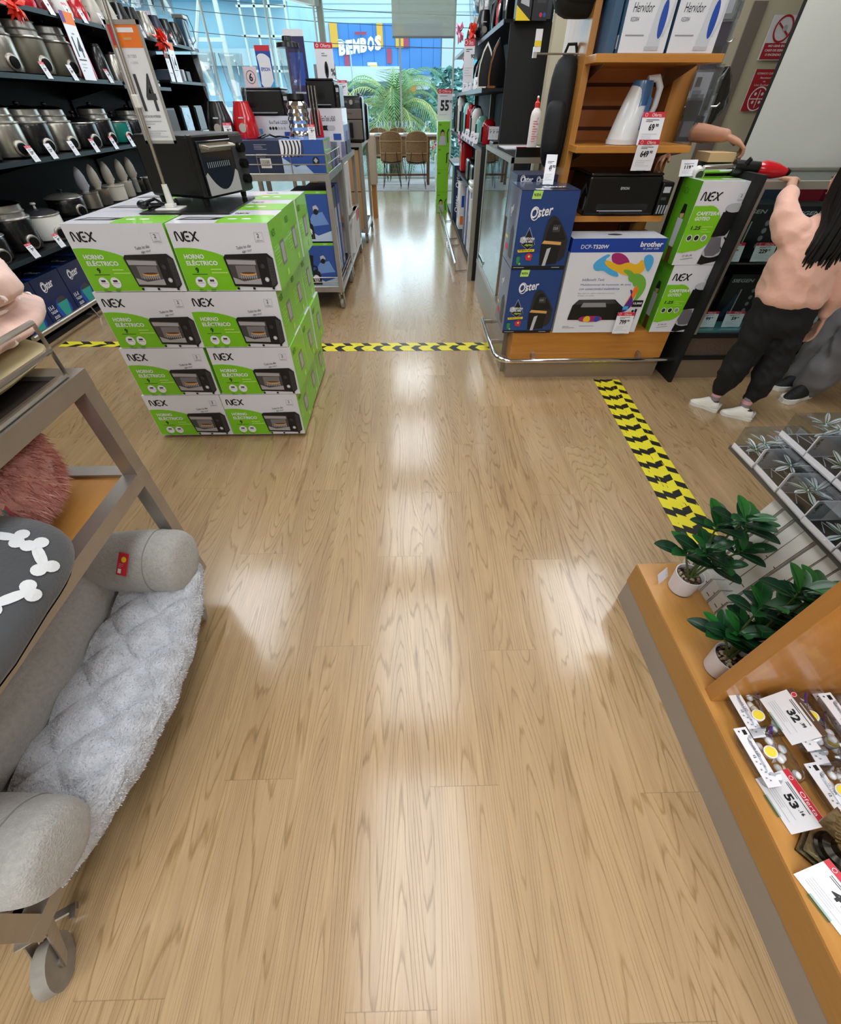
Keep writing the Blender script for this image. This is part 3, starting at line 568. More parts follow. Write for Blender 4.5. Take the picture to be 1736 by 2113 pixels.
# ---------------- price cards ----------------
def price_card(x, y, z, label, price='89', w=.062, h=.085, rz=0.0, tilt=.25, style='red', cents='90', name='price_tag', group=None, up=None):
    """stands on z, facing local -y, leaning back by tilt"""
    t = thing(name, label, 'price tag', (x, y, z), rz, group); b = B()
    A = Matrix.Rotation(-tilt, 4, 'X'); u = Vector((1, 0, 0)); v = (A @ Vector((0, 0, 1)))
    n = u.cross(v); o = Vector((-w/2, 0, .001))
    b.add([o, o+u*w, o+u*w+v*h, o+v*h, o-n*.0016, o+u*w-n*.0016, o+u*w+v*h-n*.0016, o+v*h-n*.0016], [(0, 1, 2, 3), (7, 6, 5, 4), (0, 4, 5, 1), (1, 5, 6, 2), (2, 6, 7, 3), (3, 7, 4, 0)], PAPER)
    f = Face(b, o, u, v, .0004)
    if style != 'white':
        f.rect(0, h*.84, w, h*.16, {'red': RED, 'orange': ORG, 'brown': BROWN}[style])
        if style == 'red' : f.text('Oferta', w*.62, h*.865, h*.1, WHITE, 0, w*.42, al='c'); f.ring(w*.16, h*.92, h*.055, h*.012, WHITE, 14)
        if style == 'brown': f.disc(w*.14, h*.92, h*.08, RED, 16); f.ring(w*.14, h*.92, h*.07, h*.012, WHITE, 14); f.small(w*.32, h*.90, w*.55, 1, .01, LGREY, h*.03)
    f.small(w*.2, h*.76, w*.6, 2, h*.045, DGREY, h*.018)
    f.text(price, w*.64, h*.44, h*.22, BLACK, .04, w*.13*len(price), al='r'); f.text(cents, w*.67, h*.56, h*.1, BLACK, .03)
    f.small(w*.12, h*.34, w*.7, 4, h*.06, LGREY, h*.012)
    b.build('card', t, False)
    b = B(); b.box(-w*.2, w*.2, -.006, .008, 0, .004, GLASSG); b.build('clip', t, False)
    return t
# ---------------- long black gondola on the left ----------------
SH = {'top': 2.0, 'upper': 1.61, 'middle': 1.135}
GX0, GX1 = -3.62, -3.0
t = thing('appliance_gondola', 'long black steel shelving unit of small appliances along the left wall', 'shelving', (-3.3, 6.1, 0))
b = B(); b.box(-3.66, -3.62, 3.2, 8.86, 0, 2.0, BLKM); b.build('back_panel', t)
for y in (3.3, 8.82):
    b = B(); b.box(-3.62, -3.03, y, y+.04, .0, 1.94, BLKS); b.build('end_panel', t)
for z, y0, y1 in ((1.97, 3.3, 8.84), (1.59, 3.3, 6.24), (1.565, 6.26, 7.45), (1.635, 7.5, 8.84), (1.115, 3.3, 6.10), (1.115, 6.12, 8.84), (.575, 3.3, 4.52), (.685, 4.54, 6.3), (.685, 6.32, 8.84)):
    b = B(); b.box(GX0, GX1, y0, y1, z, z+.02, BLKS); b.box(GX1-.002, GX1+.004, y0, y1, z-.008, z+.022, SHEDGE); b.build('shelf', t)
for y in (3.4, 4.53, 6.25, 7.48):
    b = B(); b.box(-3.63, -3.60, y-.015, y+.015, 0, 1.97, BLKM); b.build('upright', t)
    for z in (1.97, 1.59, 1.115, .58):
        b = B(); b.prism([(-3.6, z), (-3.1, z), (-3.1, z-.02), (-3.6, z-.12)], y-.003, y+.003, BLKS); b.build('bracket', t)
b = B(); b.box(-3.62, -3.1, 3.3, 8.84, 0.04, .07, BLKS); b.box(-3.12, -3.10, 3.3, 8.84, 0, .07, BLKM); b.build('base_shelf', t)
b = B(); b.cyl((-3.0, 3.3, .13), (-3.0, 8.8, .13), .02, STEEL)
for y in (4.12, 5.3, 6.6, 7.9): b.tube([(-3.0, y, .13), (-3.02, y, .10), (-2.985, y, 0.0), (-3.05, y+.1, .004)], .005, STEEL); b.box(-3.12, -3.0, y, y+.012, .03, .04, STEEL)
b.build('bumper_rail', t)
# pots
INOX = mat('inox_brushed', '#b8b3a8', .26, metal=.85, nz=30, amt=.12, stretch=(1, 1, .15)); INOXD = mat('inox_warm', '#6f6b5c', .35, metal=.6, nz=6, amt=.1)
BLKE = mat('black_enamel', '#121214', .25, coat=.35); TEAL = mat('teal_enamel', '#0e7a6c', .25, coat=.4); LID = mat('pot_lid_grey', '#a19e98', .26, metal=.6); CREAM = mat('cream_plastic', '#c9c2b4', .35, coat=.2)
def cooker(name, label, y, z, r, h, body, lidc, x=-3.2, steamer=True, knob='side', group='cookers on the middle shelf', cat='rice cooker', badge=False):
    t = thing(name, label, cat, (x, y, z), 0, group)
    b = B(); b.lathe([(r*.8, 0), (r*.95, .012), (r, .04), (r*1.0, h*.62), (r*.97, h*.68)], (0, 0, 0), body, 28); b.build('body', t, False)
    b = B(); b.lathe([(r*1.02, h*.67), (r*1.04, h*.69), (r*1.02, h*.71), (r*.9, h*.72)], (0, 0, 0), LID, 28, None, False); b.build('rim', t, False)
    if steamer:
        b = B(); b.lathe([(r*.9, h*.71), (r*.88, h*.80), (r*.94, h*.82), (r*.88, h*.84), (r*.86, h*.95), (r*.93, h*.965)], (0, 0, 0), lidc, 28); b.build('steamer_tray', t, False)
        b = B(); b.lathe([(r*.92, h*.965), (r*.7, h*1.01), (r*.3, h*1.04), (0.001, h*1.045)], (0, 0, 0), glassy('pot_lid_glass', '#8a9096', .2), 24); b.ball((0, 0, h*1.08), (.02, .02, .014), BLKP, 10); b.build('lid', t, False)
    else:
        b = B(); b.lathe([(r*.98, h*.70), (r*.8, h*.78), (r*.4, h*.84), (0.001, h*.85)], (0, 0, 0), lidc, 24); b.lathe([(.01, h*.85), (.008, h*.92), (.022, h*.96), (.018, h)], (0, 0, 0), BLKP if body != WPL else WPL, 12); b.build('lid', t, False)
    b = B(); k = -.35; q = Vector((math.cos(k), math.sin(k), 0)); p = q*r*.97
    b.lathe([(r*.33, 0), (r*.33, .014), (r*.25, .02)], p+Vector((0, 0, h*.20)), STEEL, 20, q); b.lathe([(r*.24, .018), (r*.22, .03), (r*.1, .032)], p+Vector((0, 0, h*.20)), BLKP, 16, q); b.build('control_knob', t, False)
    for s in (-1, 1):
        b = B(); b.box(-.02, .02, s*(r*.96), s*(r*1.12), h*.52, h*.58, BLKP, .006); b.build('handle', t, False)
    if badge:
        b = B(); f = Face(b, Vector((r*1.005, -.03, h*.30)), (0, 1, 0), (0, 0, 1), .001); f.poly([(0, .03), (.03, 0), (.06, .03), (.06, .085), (0, .085)], NAVY); f.oster(.008, .06, .012, WHITE, 0); f.small(.012, .045, .035, 3, .009, WHITE); b.build('badge', t, False)
    return t
zz = 1.137
P3 = [('cooker with brushed steel body and steamer tray, nearest on the middle shelf', 4.40, .15, .30, INOX, INOX, True), ('black cooker with silver steamer rim beside the nearest steel one', 4.75, .148, .29, BLKE, LID, True),
      ('brushed steel cooker standing between two black ones on the middle shelf', 5.10, .145, .285, INOX, LID, True), ('plain black cooker without steamer tray on the middle shelf', 5.46, .16, .26, BLKE, BLKP, False),
      ('black cooker with oval control panel left of the teal one', 5.81, .14, .285, BLKE, LID, True), ('teal green cooker with navy badge on the middle shelf', 6.16, .14, .25, TEAL, BLKP, False),
      ('farthest black cooker with silver steamer rim, right of the teal one', 6.54, .145, .265, BLKE, LID, True)]
for i, (lab, y, r_, h, bd, ld, st) in enumerate(P3): cooker('rice_cooker', lab, y, zz, r_, h, bd, ld, steamer=st, badge=(bd is TEAL))
cooker('rice_cooker', 'black cooker cut by the photo edge at the far left of the middle shelf', 4.06, zz, .145, .27, BLKE, LID)
for lab, y, r_, h, bd, ld, st in [('tall warm steel pressure cooker, left of the pair on the upper shelf', 5.18, .165, .315, INOXD, LID, True), ('tall warm steel pressure cooker beside the orange 14 card', 5.58, .16, .315, INOXD, LID, True), ('steel and dark cooker cut by the left photo edge on the upper shelf', 4.80, .15, .3, INOX, LID, True)]:
    cooker('pressure_cooker', lab, y, 1.612, r_, h, bd, ld, steamer=st, group='cookers on the upper shelf', cat='pressure cooker')
for lab, y, z, r_, h, bd, ld, st in [('black cooker at the photo edge on the lowest appliance shelf', 3.62, .597, .15, .22, BLKE, LID, False), ('black cooker with tall silver steamer on the lowest appliance shelf', 3.98, .597, .15, .31, BLKE, LID, True),
        ('white cooker with glass lid on the lowest appliance shelf', 4.34, .597, .15, .26, WPL, mat('lid_glass_dark', '#3c3c3e', .1), False), ('black slow cooker with pale rim right of the white cooker', 4.76, .707, .15, .19, BLKE, LID, False)]:
    cooker('slow_cooker', lab, y, z, r_, h, bd, ld, steamer=st, group='cookers on the lowest appliance shelf', cat='slow cooker')
# coffee maker, kettle, red jar on the upper shelf
def kettle_like(lab, y, z, r, h, body, top, name='electric_kettle', cat='kettle', x=-3.15):
    t = thing(name, lab, cat, (x, y, z)); b = B(); b.lathe([(r, 0), (r*1.02, .03), (r*.92, h*.5), (r*.78, h*.88), (r*.74, h*.9)], (0, 0, 0), body, 22); b.build('body', t, False)
    b = B(); b.lathe([(r*.76, h*.9), (r*.7, h*.97), (.02, h)], (0, 0, 0), top, 20); b.build('lid', t, False)
    b = B(); b.tube([(0, r*.7, h*.85), (0, r*1.5, h*.8), (0, r*1.65, h*.45), (0, r*1.05, h*.15)], [.014, .013, .012, .012], BLKP); b.build('handle', t, False); return t
kettle_like('red kettle with silver top behind the orange 14 card', 5.90, 1.612, .085, .30, REDP, LID); kettle_like('tall black coffee maker with oval badge on the upper shelf', 6.20, 1.612, .09, .26, BLKE, BLKP, 'coffee_maker', 'coffee maker'); kettle_like('steel kettle with black handle at the end of the upper shelf bay', 6.5, 1.612, .08, .22, INOX, BLKP)
# immersion blenders / food processors on the lowest shelf
def chopper(lab, y, bowl, r=.09, z=.707, hb=.12, head=CREAM, x=-3.17):
    t = thing('food_processor', lab, 'food processor', (x, y, z), 0, 'hand mixers and processors on the lowest appliance shelf')
    b = B(); b.lathe([(r*.85, 0), (r*.95, .01), (r, hb), (r*1.04, hb+.004), (r*1.04, hb+.012), (r*.96, hb+.012)], (0, 0, 0), bowl, 26); b.build('bowl', t, False)
    b = B(); b.lathe([(.03, hb*.1), (.03, hb+.02)], (0, 0, 0), head, 12)
    b.lathe([(.022, hb+.01), (.045, hb+.035), (.052, hb+.075), (.046, hb+.13), (.03, hb+.175), (.008, hb+.20)], (.0, .0, 0), head, 18, None, True, True, .75); b.build('motor_head', t, False)
    b = B(); f = Face(b, (.053, -.012, hb+.05), (0, 1, 0), (.1, 0, 1), .0008); f.rect(0, 0, .024, .02, LGREY); f.rect(0, .03, .02, .004, GREY); b.build('badge', t, False)
for i, (lab, y, bo, r_) in enumerate([('hand mixer with blue grey head over a steel bowl, nearest of its row', 5.08, STEEL, .10), ('hand mixer with cream head over the second steel bowl', 5.30, STEEL, .09), ('hand mixer standing in a cream bowl', 5.56, CREAM, .115), ('hand mixer head behind the cream bowl', 5.84, CREAM, .07), ('farthest hand mixer head over clear tub', 6.06, FILM, .09)]):
    chopper(lab, y, bo, r_, head=mat('mixer_blue_grey', '#b3b4c0', .35) if i == 0 else CREAM)
for lab, y in (('open steel bowl right of the cream one on the lowest shelf', 6.32),): 
    o = B().lathe([(.08, 0), (.1, .12), (.098, .12), (.078, .004)], (-3.12, y, .707), STEEL, 24, None, False).build('steel_bowl'); tag(o, lab, 'bowl')
# glass-door small ovens and boxes behind the sign
for i, (lab, y, w, h, m) in enumerate([('brown black boxed appliance behind the 14 sign, lower bay', 7.35, .30, .27, mat('dark_brown_carton', '#3b3130', .5)), ('appliance wrapped in crinkled clear film in the far lower bay', 7.85, .30, .29, mat('film_wrapped', '#8fa4b5', .15, metal=.4, bump=.9, bscale=12)), ('glass fronted black coffee machine at the far end of the lower bay', 8.35, .30, .29, mat('glass_front_dark', '#24282c', .08))]):
    t = thing('boxed_appliance' if i < 2 else 'coffee_machine', lab, 'appliance', (-3.2, y, 1.137)); b = B(); b.box(-.15, .15, -w/2, w/2, 0, h, BLKP, .01); b.build('body', t, False)
    b = B(); b.box(.15, .158, -w/2+.02, w/2-.02, .04, h-.02, m, .002); b.build('front_panel', t, False); b = B(); b.box(.15, .175, -w/2+.03, w/2-.03, .015, .03, STEEL); b.build('drip_tray', t, False)
for i, (y, w, h, c) in enumerate([(7.72, .08, .09, '#5d6a7c'), (7.84, .07, .10, '#dfe3e8'), (7.97, .1, .10, '#23252b'), (8.12, .07, .11, '#b3b6bd'), (8.28, .14, .10, '#2e343a'), (7.1, .3, .03, '#cfd3dc'), (7.1, .3, .026, '#2c2f45')]):
    o = B().box(-3.25, -3.03, y-w/2, y+w/2, (1.657 if i < 5 else 1.587)+(0.035 if i == 6 else 0), (1.657 if i < 5 else 1.587)+(0.035 if i == 6 else 0)+h, mat('small_box%d' % i, c, .4), .006).build('small_carton'); tag(o, ['grey blue', 'white', 'near black', 'pale grey', 'dark slate', 'flat pale', 'flat navy'][i]+' small carton on the upper shelf, ' + ('bay nearest the window' if i < 5 else 'lying behind the 14 sign'), 'carton')
# blenders on the top shelf
def blender(lab, loc, body, jar=GLASS, sc=1.0, group=None, facet=False, name='blender'):
    t = thing(name, lab, 'blender', loc, 0, group); s = sc
    b = B()
    if facet:
        n = 16; vs = []; fs = []
        pr = [(.095, 0), (.098, .02)] + [(.098-.0035*(k % 2)*3-.001*k, .03+.022*k) for k in range(9)] + [(.07, .235), (.055, .245)]
        for j, (r_, h) in enumerate(pr):
            for i in range(n): a = 6.2832*(i+.5*(j % 2))/n; vs.append((r_*math.cos(a)*s, r_*math.sin(a)*s, h*s))
        for j in range(len(pr)-1):
            for i in range(n):
                a, c_, d, e = j*n+i, j*n+(i+1) % n, (j+1)*n+(i+1) % n, (j+1)*n+i
                fs += [(a, c_, e), (c_, d, e)] if j % 2 == 0 else [(a, c_, d), (a, d, e)]
        b.add(vs, fs, CHROME, False); b.cyl((0, 0, .24*s), (0, 0, .275*s), .075*s, BLKP, .07*s)
    else: b.lathe([(.10*s, 0), (.105*s, .03*s), (.085*s, .13*s), (.06*s, .2*s), (.058*s, .215*s)], (0, 0, 0), body, 20)
    b.build('base', t, False)
    h0 = (.275 if facet else .215)*s
    b = B(); b.lathe([(.05*s, h0), (.055*s, h0+.02*s), (.07*s, h0+.10*s), (.088*s, h0+.24*s), (.09*s, h0+.25*s), (.086*s, h0+.25*s), (.068*s, h0+.1*s), (.045*s, h0+.03*s)], (0, 0, 0), jar, 8, None, False, False)
    b.tube([(0, .085*s, h0+.22*s), (0, .14*s, h0+.2*s), (0, .13*s, h0+.08*s), (0, .07*s, h0+.06*s)], .009*s, jar); b.build('jar', t, False)
    if facet: b = B(); b.lathe([(.09*s, h0+.25*s), (.085*s, h0+.275*s), (.04*s, h0+.285*s), (.035*s, h0+.31*s)], (0, 0, 0), BLKP, 16); b.build('lid', t, False)
    else:
        b = B(); f = Face(b, (.0, -.104*s, .03*s), (1, 0, 0), (0, .18, 1), .001); f.disc(0, .035*s, .028*s, STEEL, 16); f.rect(-.02*s, .09*s, .04*s, .008*s, LGREY); b.build('control_panel', t, False)
    return t
nm = ['steel', 'red', 'red', 'white', 'red', 'cream', 'cream', 'black', 'black', 'silver', 'navy', 'black', 'black']
cs = [STEEL, REDP, mat('dark_red', '#6a1218', .3, coat=.3), WPL, REDP, CREAM, CREAM, BLKE, BLKE, INOX, mat('navy_enamel', '#1a2238', .3, coat=.3), BLKE, BLKE]
for i, y in enumerate([5.0, 5.32, 5.58, 5.84, 6.12, 6.42, 6.72, 7.02, 7.3, 7.6, 7.9, 8.2, 8.5]):
    blender('%s blender base on the top shelf, number %s from the near end' % (nm[i], ['one', 'two', 'three', 'four', 'five', 'six', 'seven', 'eight', 'nine', 'ten', 'eleven', 'twelve', 'thirteen'][i]), (-3.14, y, 1.992), cs[i], group='blenders along the top shelf of the left unit')
# framed glass panel at the window end of the top shelf with a black cord
t = thing('display_stand', 'clear framed appliance with looped black cord at the window end of the top shelf', 'appliance', (-3.1, 8.72, 1.992)); b = B(); b.box(-.06, .06, -.1, .1, 0, .26, mat('dark_blue_glass', '#3a5468', .1), .01); b.build('body', t, False); b = B(); b.tube([(.06, -.05, .3), (.08, .08, .3), (.08, .17, .2), (.08, .16, .08), (.06, .05, .03), (.06, 0, .15), (.06, -.04, .24)], .005, BLKP, 6); b.build('cord', t, False); b = B(); b.box(-.07, .08, -.1, .08, .26, .3, LID, .008); b.build('top_cover', t, False)
# navy cartons on the base shelf
def navy_carton(name, w, d, h, art=0):
    t = thing(name, 'x', 'carton'); b = B(); b.box(0, w, 0, d, 0, h, NAVY, 0, None, {}); return t, b
t, b = navy_carton('blender_carton', .34, .36, .37); t['label'] = 'x'
f = Face(b, (.34, 0, 0), (0, 1, 0), (0, 0, 1), .0005); f.rect(.002, .002, .356, .2, mat('night_blue', '#0f1f52', .4)); f.disc(.21, .1, .09, BLUE, 20); f.oster(.08, .26, .06, WHITE, .1)
f.poly([(.18, .04), (.26, .04), (.29, .15), (.15, .15)], TEALP); f.poly([(.15, .15), (.29, .15), (.25, .19), (.19, .19)], DGREY); f.text('11-1', .03, .13, .03, WHITE, .03); f.text('TAZAS', .03, .10, .02, WHITE, .02); f.text('32/35', .04, .06, .022, WHITE, .02); f.small(.04, .045, .06, 2, .012, WHITE)
f = Face(b, (0, 0, .37), (1, 0, 0), (0, 1, 0), .0005); f.oster(.16, .2, .05, WHITE, 0); f.rect(.0, .02, .34, .05, BLUE)
f = Face(b, (0, 0, 0), (1, 0, 0), (0, 0, 1), .0005); f.oster(.08, .25, .05, WHITE)
b.build('carton', t, False); t.location = (-3.42, 3.68, .07); t['label'] = 'navy blender carton with teal jar picture, nearest on the base shelf'; t['group'] = 'navy cartons on the base shelf'
dup(t, (-3.42, 4.05, .07), 0, 'navy blender carton standing second on the base shelf, part hidden by the oven cartons'); dup(t, (-3.42, 3.31, .07), 0, 'navy carton on the base shelf left of the teal jar one, mostly hidden')
for i, y in enumerate((4.45, 4.85, 5.25)): dup(t, (-3.42, y, .07), 0, 'navy carton on the base shelf behind the oven carton stack, %s in the row' % ['first', 'second', 'third'][i])
# tags and bows
TG = [(4.36, 1.137, 'red', '139', 'at the nearest steel cooker, middle shelf'), (4.60, 1.137, 'white', '129', 'between the two nearest cookers, middle shelf'), (4.92, 1.137, 'white', '119', 'below the first black cooker, middle shelf'), (5.26, 1.137, 'red', '99', 'below the plain black cooker, middle shelf'), (5.62, 1.137, 'red', '109', 'below the oval panel cooker, middle shelf'), (5.98, 1.137, 'red', '149', 'left of the teal cooker'), (6.34, 1.137, 'red', '89', 'right of the teal cooker'), (3.80, .597, 'red', '79', 'below the silver topped cooker, lowest shelf'), (4.14, .597, 'red', '99', 'below the white cooker'), (5.02, 1.612, 'red', '219', 'at the first pressure cooker'), (5.40, 1.612, 'white', '199', 'at the second pressure cooker'), (6.02, 1.612, 'red', '79', 'at the black coffee maker'), (6.36, 1.612, 'white', '89', 'at the small steel kettle'), (5.45, 1.992, 'white', '99', 'at the second red blender'), (5.72, 1.992, 'red', '89', 'at the white blender'), (5.95, 1.992, 'red', '95', 'at the bright red blender, top shelf'), (6.3, 1.992, 'white', '129', 'at the first cream blender'), (6.9, 1.992, 'red', '119', 'at the first black blender'), (7.15, 1.992, 'white', '139', 'left of the red bow, top shelf'), (7.75, 1.992, 'white', '179', 'at the silver blender, top shelf'), (8.0, 1.992, 'red', '189', 'at the navy blender'), (8.62, 1.992, 'white', '199', 'at the window end of the top shelf'), (7.05, 1.62, 'white', '59', 'on the flat cartons behind the sign')]
for y, z, st, pr, wh in TG: price_card(-2.985, y, z-.02, ('red topped' if st == 'red' else 'white')+' '+pr+' price tag '+wh, pr, .07, .1, math.pi/2, .3, st, group='price tags on the left unit')
def big_card(x, y, z, w, h, rz, lab, num='14', top=ORG):
    t = thing('poster_card', lab, 'sign', (x, y, z), rz); b = B(); b.box(-w/2, w/2, 0, .003, 0, h, PAPER); f = Face(b, (-w/2, 0, 0), (1, 0, 0), (0, 0, 1), .0006)
    f.rect(0, h*.82, w, h*.18, top); f.rect(0, h*.84, w*.28, h*.16, PURP if top is ORG else RED); f.text(num, w*.2, h*.35, h*.3, DGREY, .02, w*.6); f.small(w*.15, h*.3, w*.7, 1, .02, DGREY, h*.02); f.small(w*.2, h*.24, w*.6, 2, .02, LGREY, h*.01); f.small(w*.35, h*.68, w*.3, 1, .02, GREY); f.rect(w*.15, h*.14, w*.12, h*.01, BLACK)
    b.build('card', t, False); return t
big_card(-2.975, 5.62, 1.60, .19, .41, math.pi/2, 'long orange topped 14 card hanging at the upper shelf'); big_card(-2.975, 7.76, 1.64, .18, .34, math.pi/2, 'long orange topped card below the red bow'); big_card(-2.97, 7.55, 1.64, .12, .24, math.pi/2, 'brown picture card beside the long orange card', '', BROWN)
def bow(x, y, z, r, m, lab, seed=1):
    t = thing('ribbon_bow', lab, 'bow', (x, y, z)); rr = random.Random(seed); b = B()
    for k in range(26):
        a = rr.random()*6.283; e = rr.uniform(-.6, 1.5); d = Vector((math.cos(e), math.cos(a)*math.sin(e)+.0, math.sin(a)*abs(math.sin(e))+.0)); d = Vector((rr.uniform(-.2, 1), math.cos(a), math.sin(a))).normalized(); s = d.cross(Vector((1, .3, .2))).normalized()*r*.16
        p = d*r; q = d*r*.55+Vector((.25*r, 0, 0)); b.add([-s*.5, s*.5, q+s, p, q-s], [(0, 1, 2, 3, 4)], m); b.add([q+s, p, q-s, Vector((0.3*r, 0, 0))], [(0, 1, 2, 3)], m)
    b.build('loops', t, False); b = B(); b.ball((0, 0, 0), r*.2, m, 8); b.build('knot', t, False); return t
RBW = mat('red_ribbon', '#f03a22', .3, coat=.4); PBW = mat('pink_ribbon', '#ee8fae', .3, coat=.4)
bow(-2.95, 4.86, 1.97, .11, RBW, 'red ribbon bow at the top left corner of the shelves'); bow(-2.95, 7.42, 1.97, .13, RBW, 'red ribbon bow on the top shelf above the orange card', 2)
# ---------------- display carts in the middle ----------------
def caster(x, y, r=.05, yaw=0.0, parent=None, h=.14, lock=False, tr=.03):
    c, s = math.cos(yaw), math.sin(yaw)
    def T(a, b_, z): return (x+a*c-b_*s, y+a*s+b_*c, z)
    w = B(); w.cyl(T(-.014, tr, r), T(.014, tr, r), r, RUB, n=22); w.cyl(T(-.02, tr, r), T(.02, tr, r), r*.25, STEEL, n=10)
    o = w.build('caster_wheel', parent)
    w = B(); M = Matrix.Translation((x, y, 0)) @ Matrix.Rotation(yaw, 4, 'Z')
    w.box(-.03, .03, -.03, .03, h-.006, h, STEEL, 0, M); w.cyl((x, y, h-.03), (x, y, h), .018, STEEL)
    for sg in (-1, 1): w.prism([(-.02, h-.02), (.03, h-.02), (tr+.015, r-.008), (tr-.01, r-.008)], sg*.021-.0015, sg*.021+.0015, STEEL, M, 'yz')
    if lock: w.box(-.035, .035, tr-.10, tr-.085, .035, .05, STEEL, 0, M); w.box(-.035, -.022, tr-.10, .0, .04, .052, STEEL, 0, M); w.box(.022, .035, tr-.10, .0, .04, .052, STEEL, 0, M)
    w.build('caster_fork', o)
def cart(name, label, x0, x1, y0, y1, zt, zb, mids=(), rail=.12, w=.04, board=True, group=None, rails=('f', 'r'), lowrail=True, zrail=None, wheels=True):
    e = .0007
    t = thing(name, label, 'display cart', ((x0+x1)/2, (y0+y1)/2, 0), 0, group)
    for x in (x0, x1-w):
        for y in (y0, y1-w):
            b = B(); b.box(x+e, x+w-e, y+e, y+w-e, zb-w+e, zt-e, GREYM); b.build('post', t)
    for z in [zt, zb] + list(mids):
        b = B(); b.box(x0, x1, y0, y0+w, z-w, z, GREYM); b.box(x0, x1, y1-w, y1, z-w, z, GREYM); b.box(x0, x0+w, y0+w, y1-w, z-w, z, GREYM); b.box(x1-w, x1, y0+w, y1-w, z-w, z, GREYM); b.build('shelf_frame', t)
        b = B(); b.box(x0+w, x1-w, y0+w, y1-w, z-w*.7, z-w*.25, ORWY if z in mids else mat('dark_board', '#2b211c', .6)); b.build('shelf_board', t)
    rr = .006 if w > .042 else .0042
    for z in ([zt] + ([zb] if lowrail else [])):
        h = rail if z == zt else rail*.7
        for sd in rails:
            b = B()
            if sd == 'f': P = lambda s_, q: (x0+.02+(x1-x0-.04)*s_, y0+.012, z+q)
            if sd == 'r': P = lambda s_, q: (x1-.012, y0+.05+(y1-y0-.1)*s_, z+q)
            b.tube([P(0, rr), P(0, h), P(1, h), P(1, rr), P(0, rr)], rr, STEEL, 6); b.tube([P(0, h*.52), P(1, h*.52)], rr, STEEL, 6)
            for s_ in (.33, .66) if z == zt else (.5,): b.tube([P(s_, rr), P(s_, h)], rr, STEEL, 6)
            b.build('guard_rail', t)
    for x in (x0+.03, x1-.03) if wheels else ():
        for y in (y0+.04, y1-.04): caster(x, y, .047, -.1, t, zb-w)
    return t
CY0, CY1 = 4.278, 5.19
cart('display_cart', 'grey metal display cart of blender cartons right behind the oven cartons', -1.50, -.655, CY0, CY1, 1.04, .205, group='display carts in the middle row')
cart('display_cart', 'second grey metal cart behind the blender carton cart', -1.45, -.66, 5.26, 6.5, 1.06, .19, (.55,), rails=(), group='display carts in the middle row')
cart('display_cart', 'third grey metal cart carrying the air fryer, farthest of the row', -1.45, -.61, 7.0, 8.1, 1.09, .17, rails=(), group='display carts in the middle row')
# cartons on the first cart
def simple_carton(name, label, x, y, z, w, d, h, m, art=None, rz=0.0, cat='carton', group=None, fm=None, **kw):
    t = thing(name, label, cat, (x, y, z), rz, group); b = B(); b.box(0, w, 0, d, 0, h, m, 0, None, fm)
    F_ = Face(b, (0, 0, 0), (1, 0, 0), (0, 0, 1), .0006); Rt = Face(b, (w, 0, 0), (0, 1, 0), (0, 0, 1), .0006); Tp = Face(b, (0, 0, h), (1, 0, 0), (0, 1, 0), .0006); Lf = Face(b, (0, d, 0), (0, -1, 0), (0, 0, 1), .0006)
    if art: art(F_, Rt, Tp, Lf, w, d, h)
    b.build('carton', t, False); return t
def zebra(f, x, y, w, h, n=6):
    for i in range(n): f.poly(arc(x+w*i/n, y, x+w*(i+.3)/n, y+h, x+w*(i+1.1)/n, y+h*.5, 6)+arc(x+w*(i+.75)/n, y+h, x+w*(i+.45)/n, y, x+w*(i+1.5)/n, y+h*.45, 6), BLACK if i % 2 == 0 else DGREY)
def art_blend(F_, Rt, Tp, Lf, w, d, h):
    F_.rect(.002, .002, w-.004, h-.004, mat('photo_blue', '#2a4f9c', .4)); F_.poly([(0, 0), (w, 0), (w, h*.22), (w*.6, h*.12), (w*.2, h*.3), (0, h*.18)], mat('photo_pale', '#b9cbe2', .4)); F_.poly([(w*.3, h*.3), (w*.95, h*.35), (w*.8, h*.6), (w*.5, h*.55)], mat('photo_mid', '#6f93cf', .4))
    F_.rect(.002, h-.022, w-.004, .02, GREEN); F_.text('220 V', w*.7, h-.017, .01, WHITE)
    F_.poly([(w*.18, h*.05), (w*.5, h*.05), (w*.48, h*.34), (w*.36, h*.42), (w*.26, h*.36)], BLACK); F_.disc(w*.34, h*.2, w*.1, WHITE, 14); zebra(F_, w*.22, h*.06, w*.24, h*.14, 4); F_.ring(w*.33, h*.42, w*.1, .012, BLACK, 16); F_.poly([(w*.12, h*.5), (w*.3, h*.48), (w*.34, h*.72), (w*.2, h*.74)], BLACK); F_.disc(w*.62, h*.66, w*.09, LGREY, 5); F_.disc(w*.62, h*.6, w*.07, BLACK, 14)
    Rt.rect(.001, .001, d-.002, h-.002, GREEN); Rt.small(.02, h*.8, d*.8, 10, h*.07, mat('dark_green_print'), .004)
for i, (z, lab) in enumerate(((.205, 'bottom carton with blender picture inside the first cart'), (.205+.37, 'upper carton with blender picture inside the first cart'))):
    simple_carton('blender_box', lab, -1.0, CY0+.03, z, .30, .30, .36, NAVY, art_blend, group='blender boxes inside the first cart')
simple_carton('blender_box', 'carton hidden left inside the first cart behind the oven stack', -1.42, CY0+.03, .205, .38, .3, .6, CARTW)
for i, (y, c, m) in enumerate(((4.68, 'dark', DGREY), (4.9, 'blue', BLUE))): simple_carton('tall_carton', 'tall %s carton on the inner floor of the first cart, seen from the aisle' % c, -.98, y, .205, .27, .18, .7, m, lambda F_, Rt, Tp, Lf, w, d, h: Rt.rect(.02, .05, .12, .5, LGREY) and Rt.rect(.03, .1, .05, .3, BLUE))
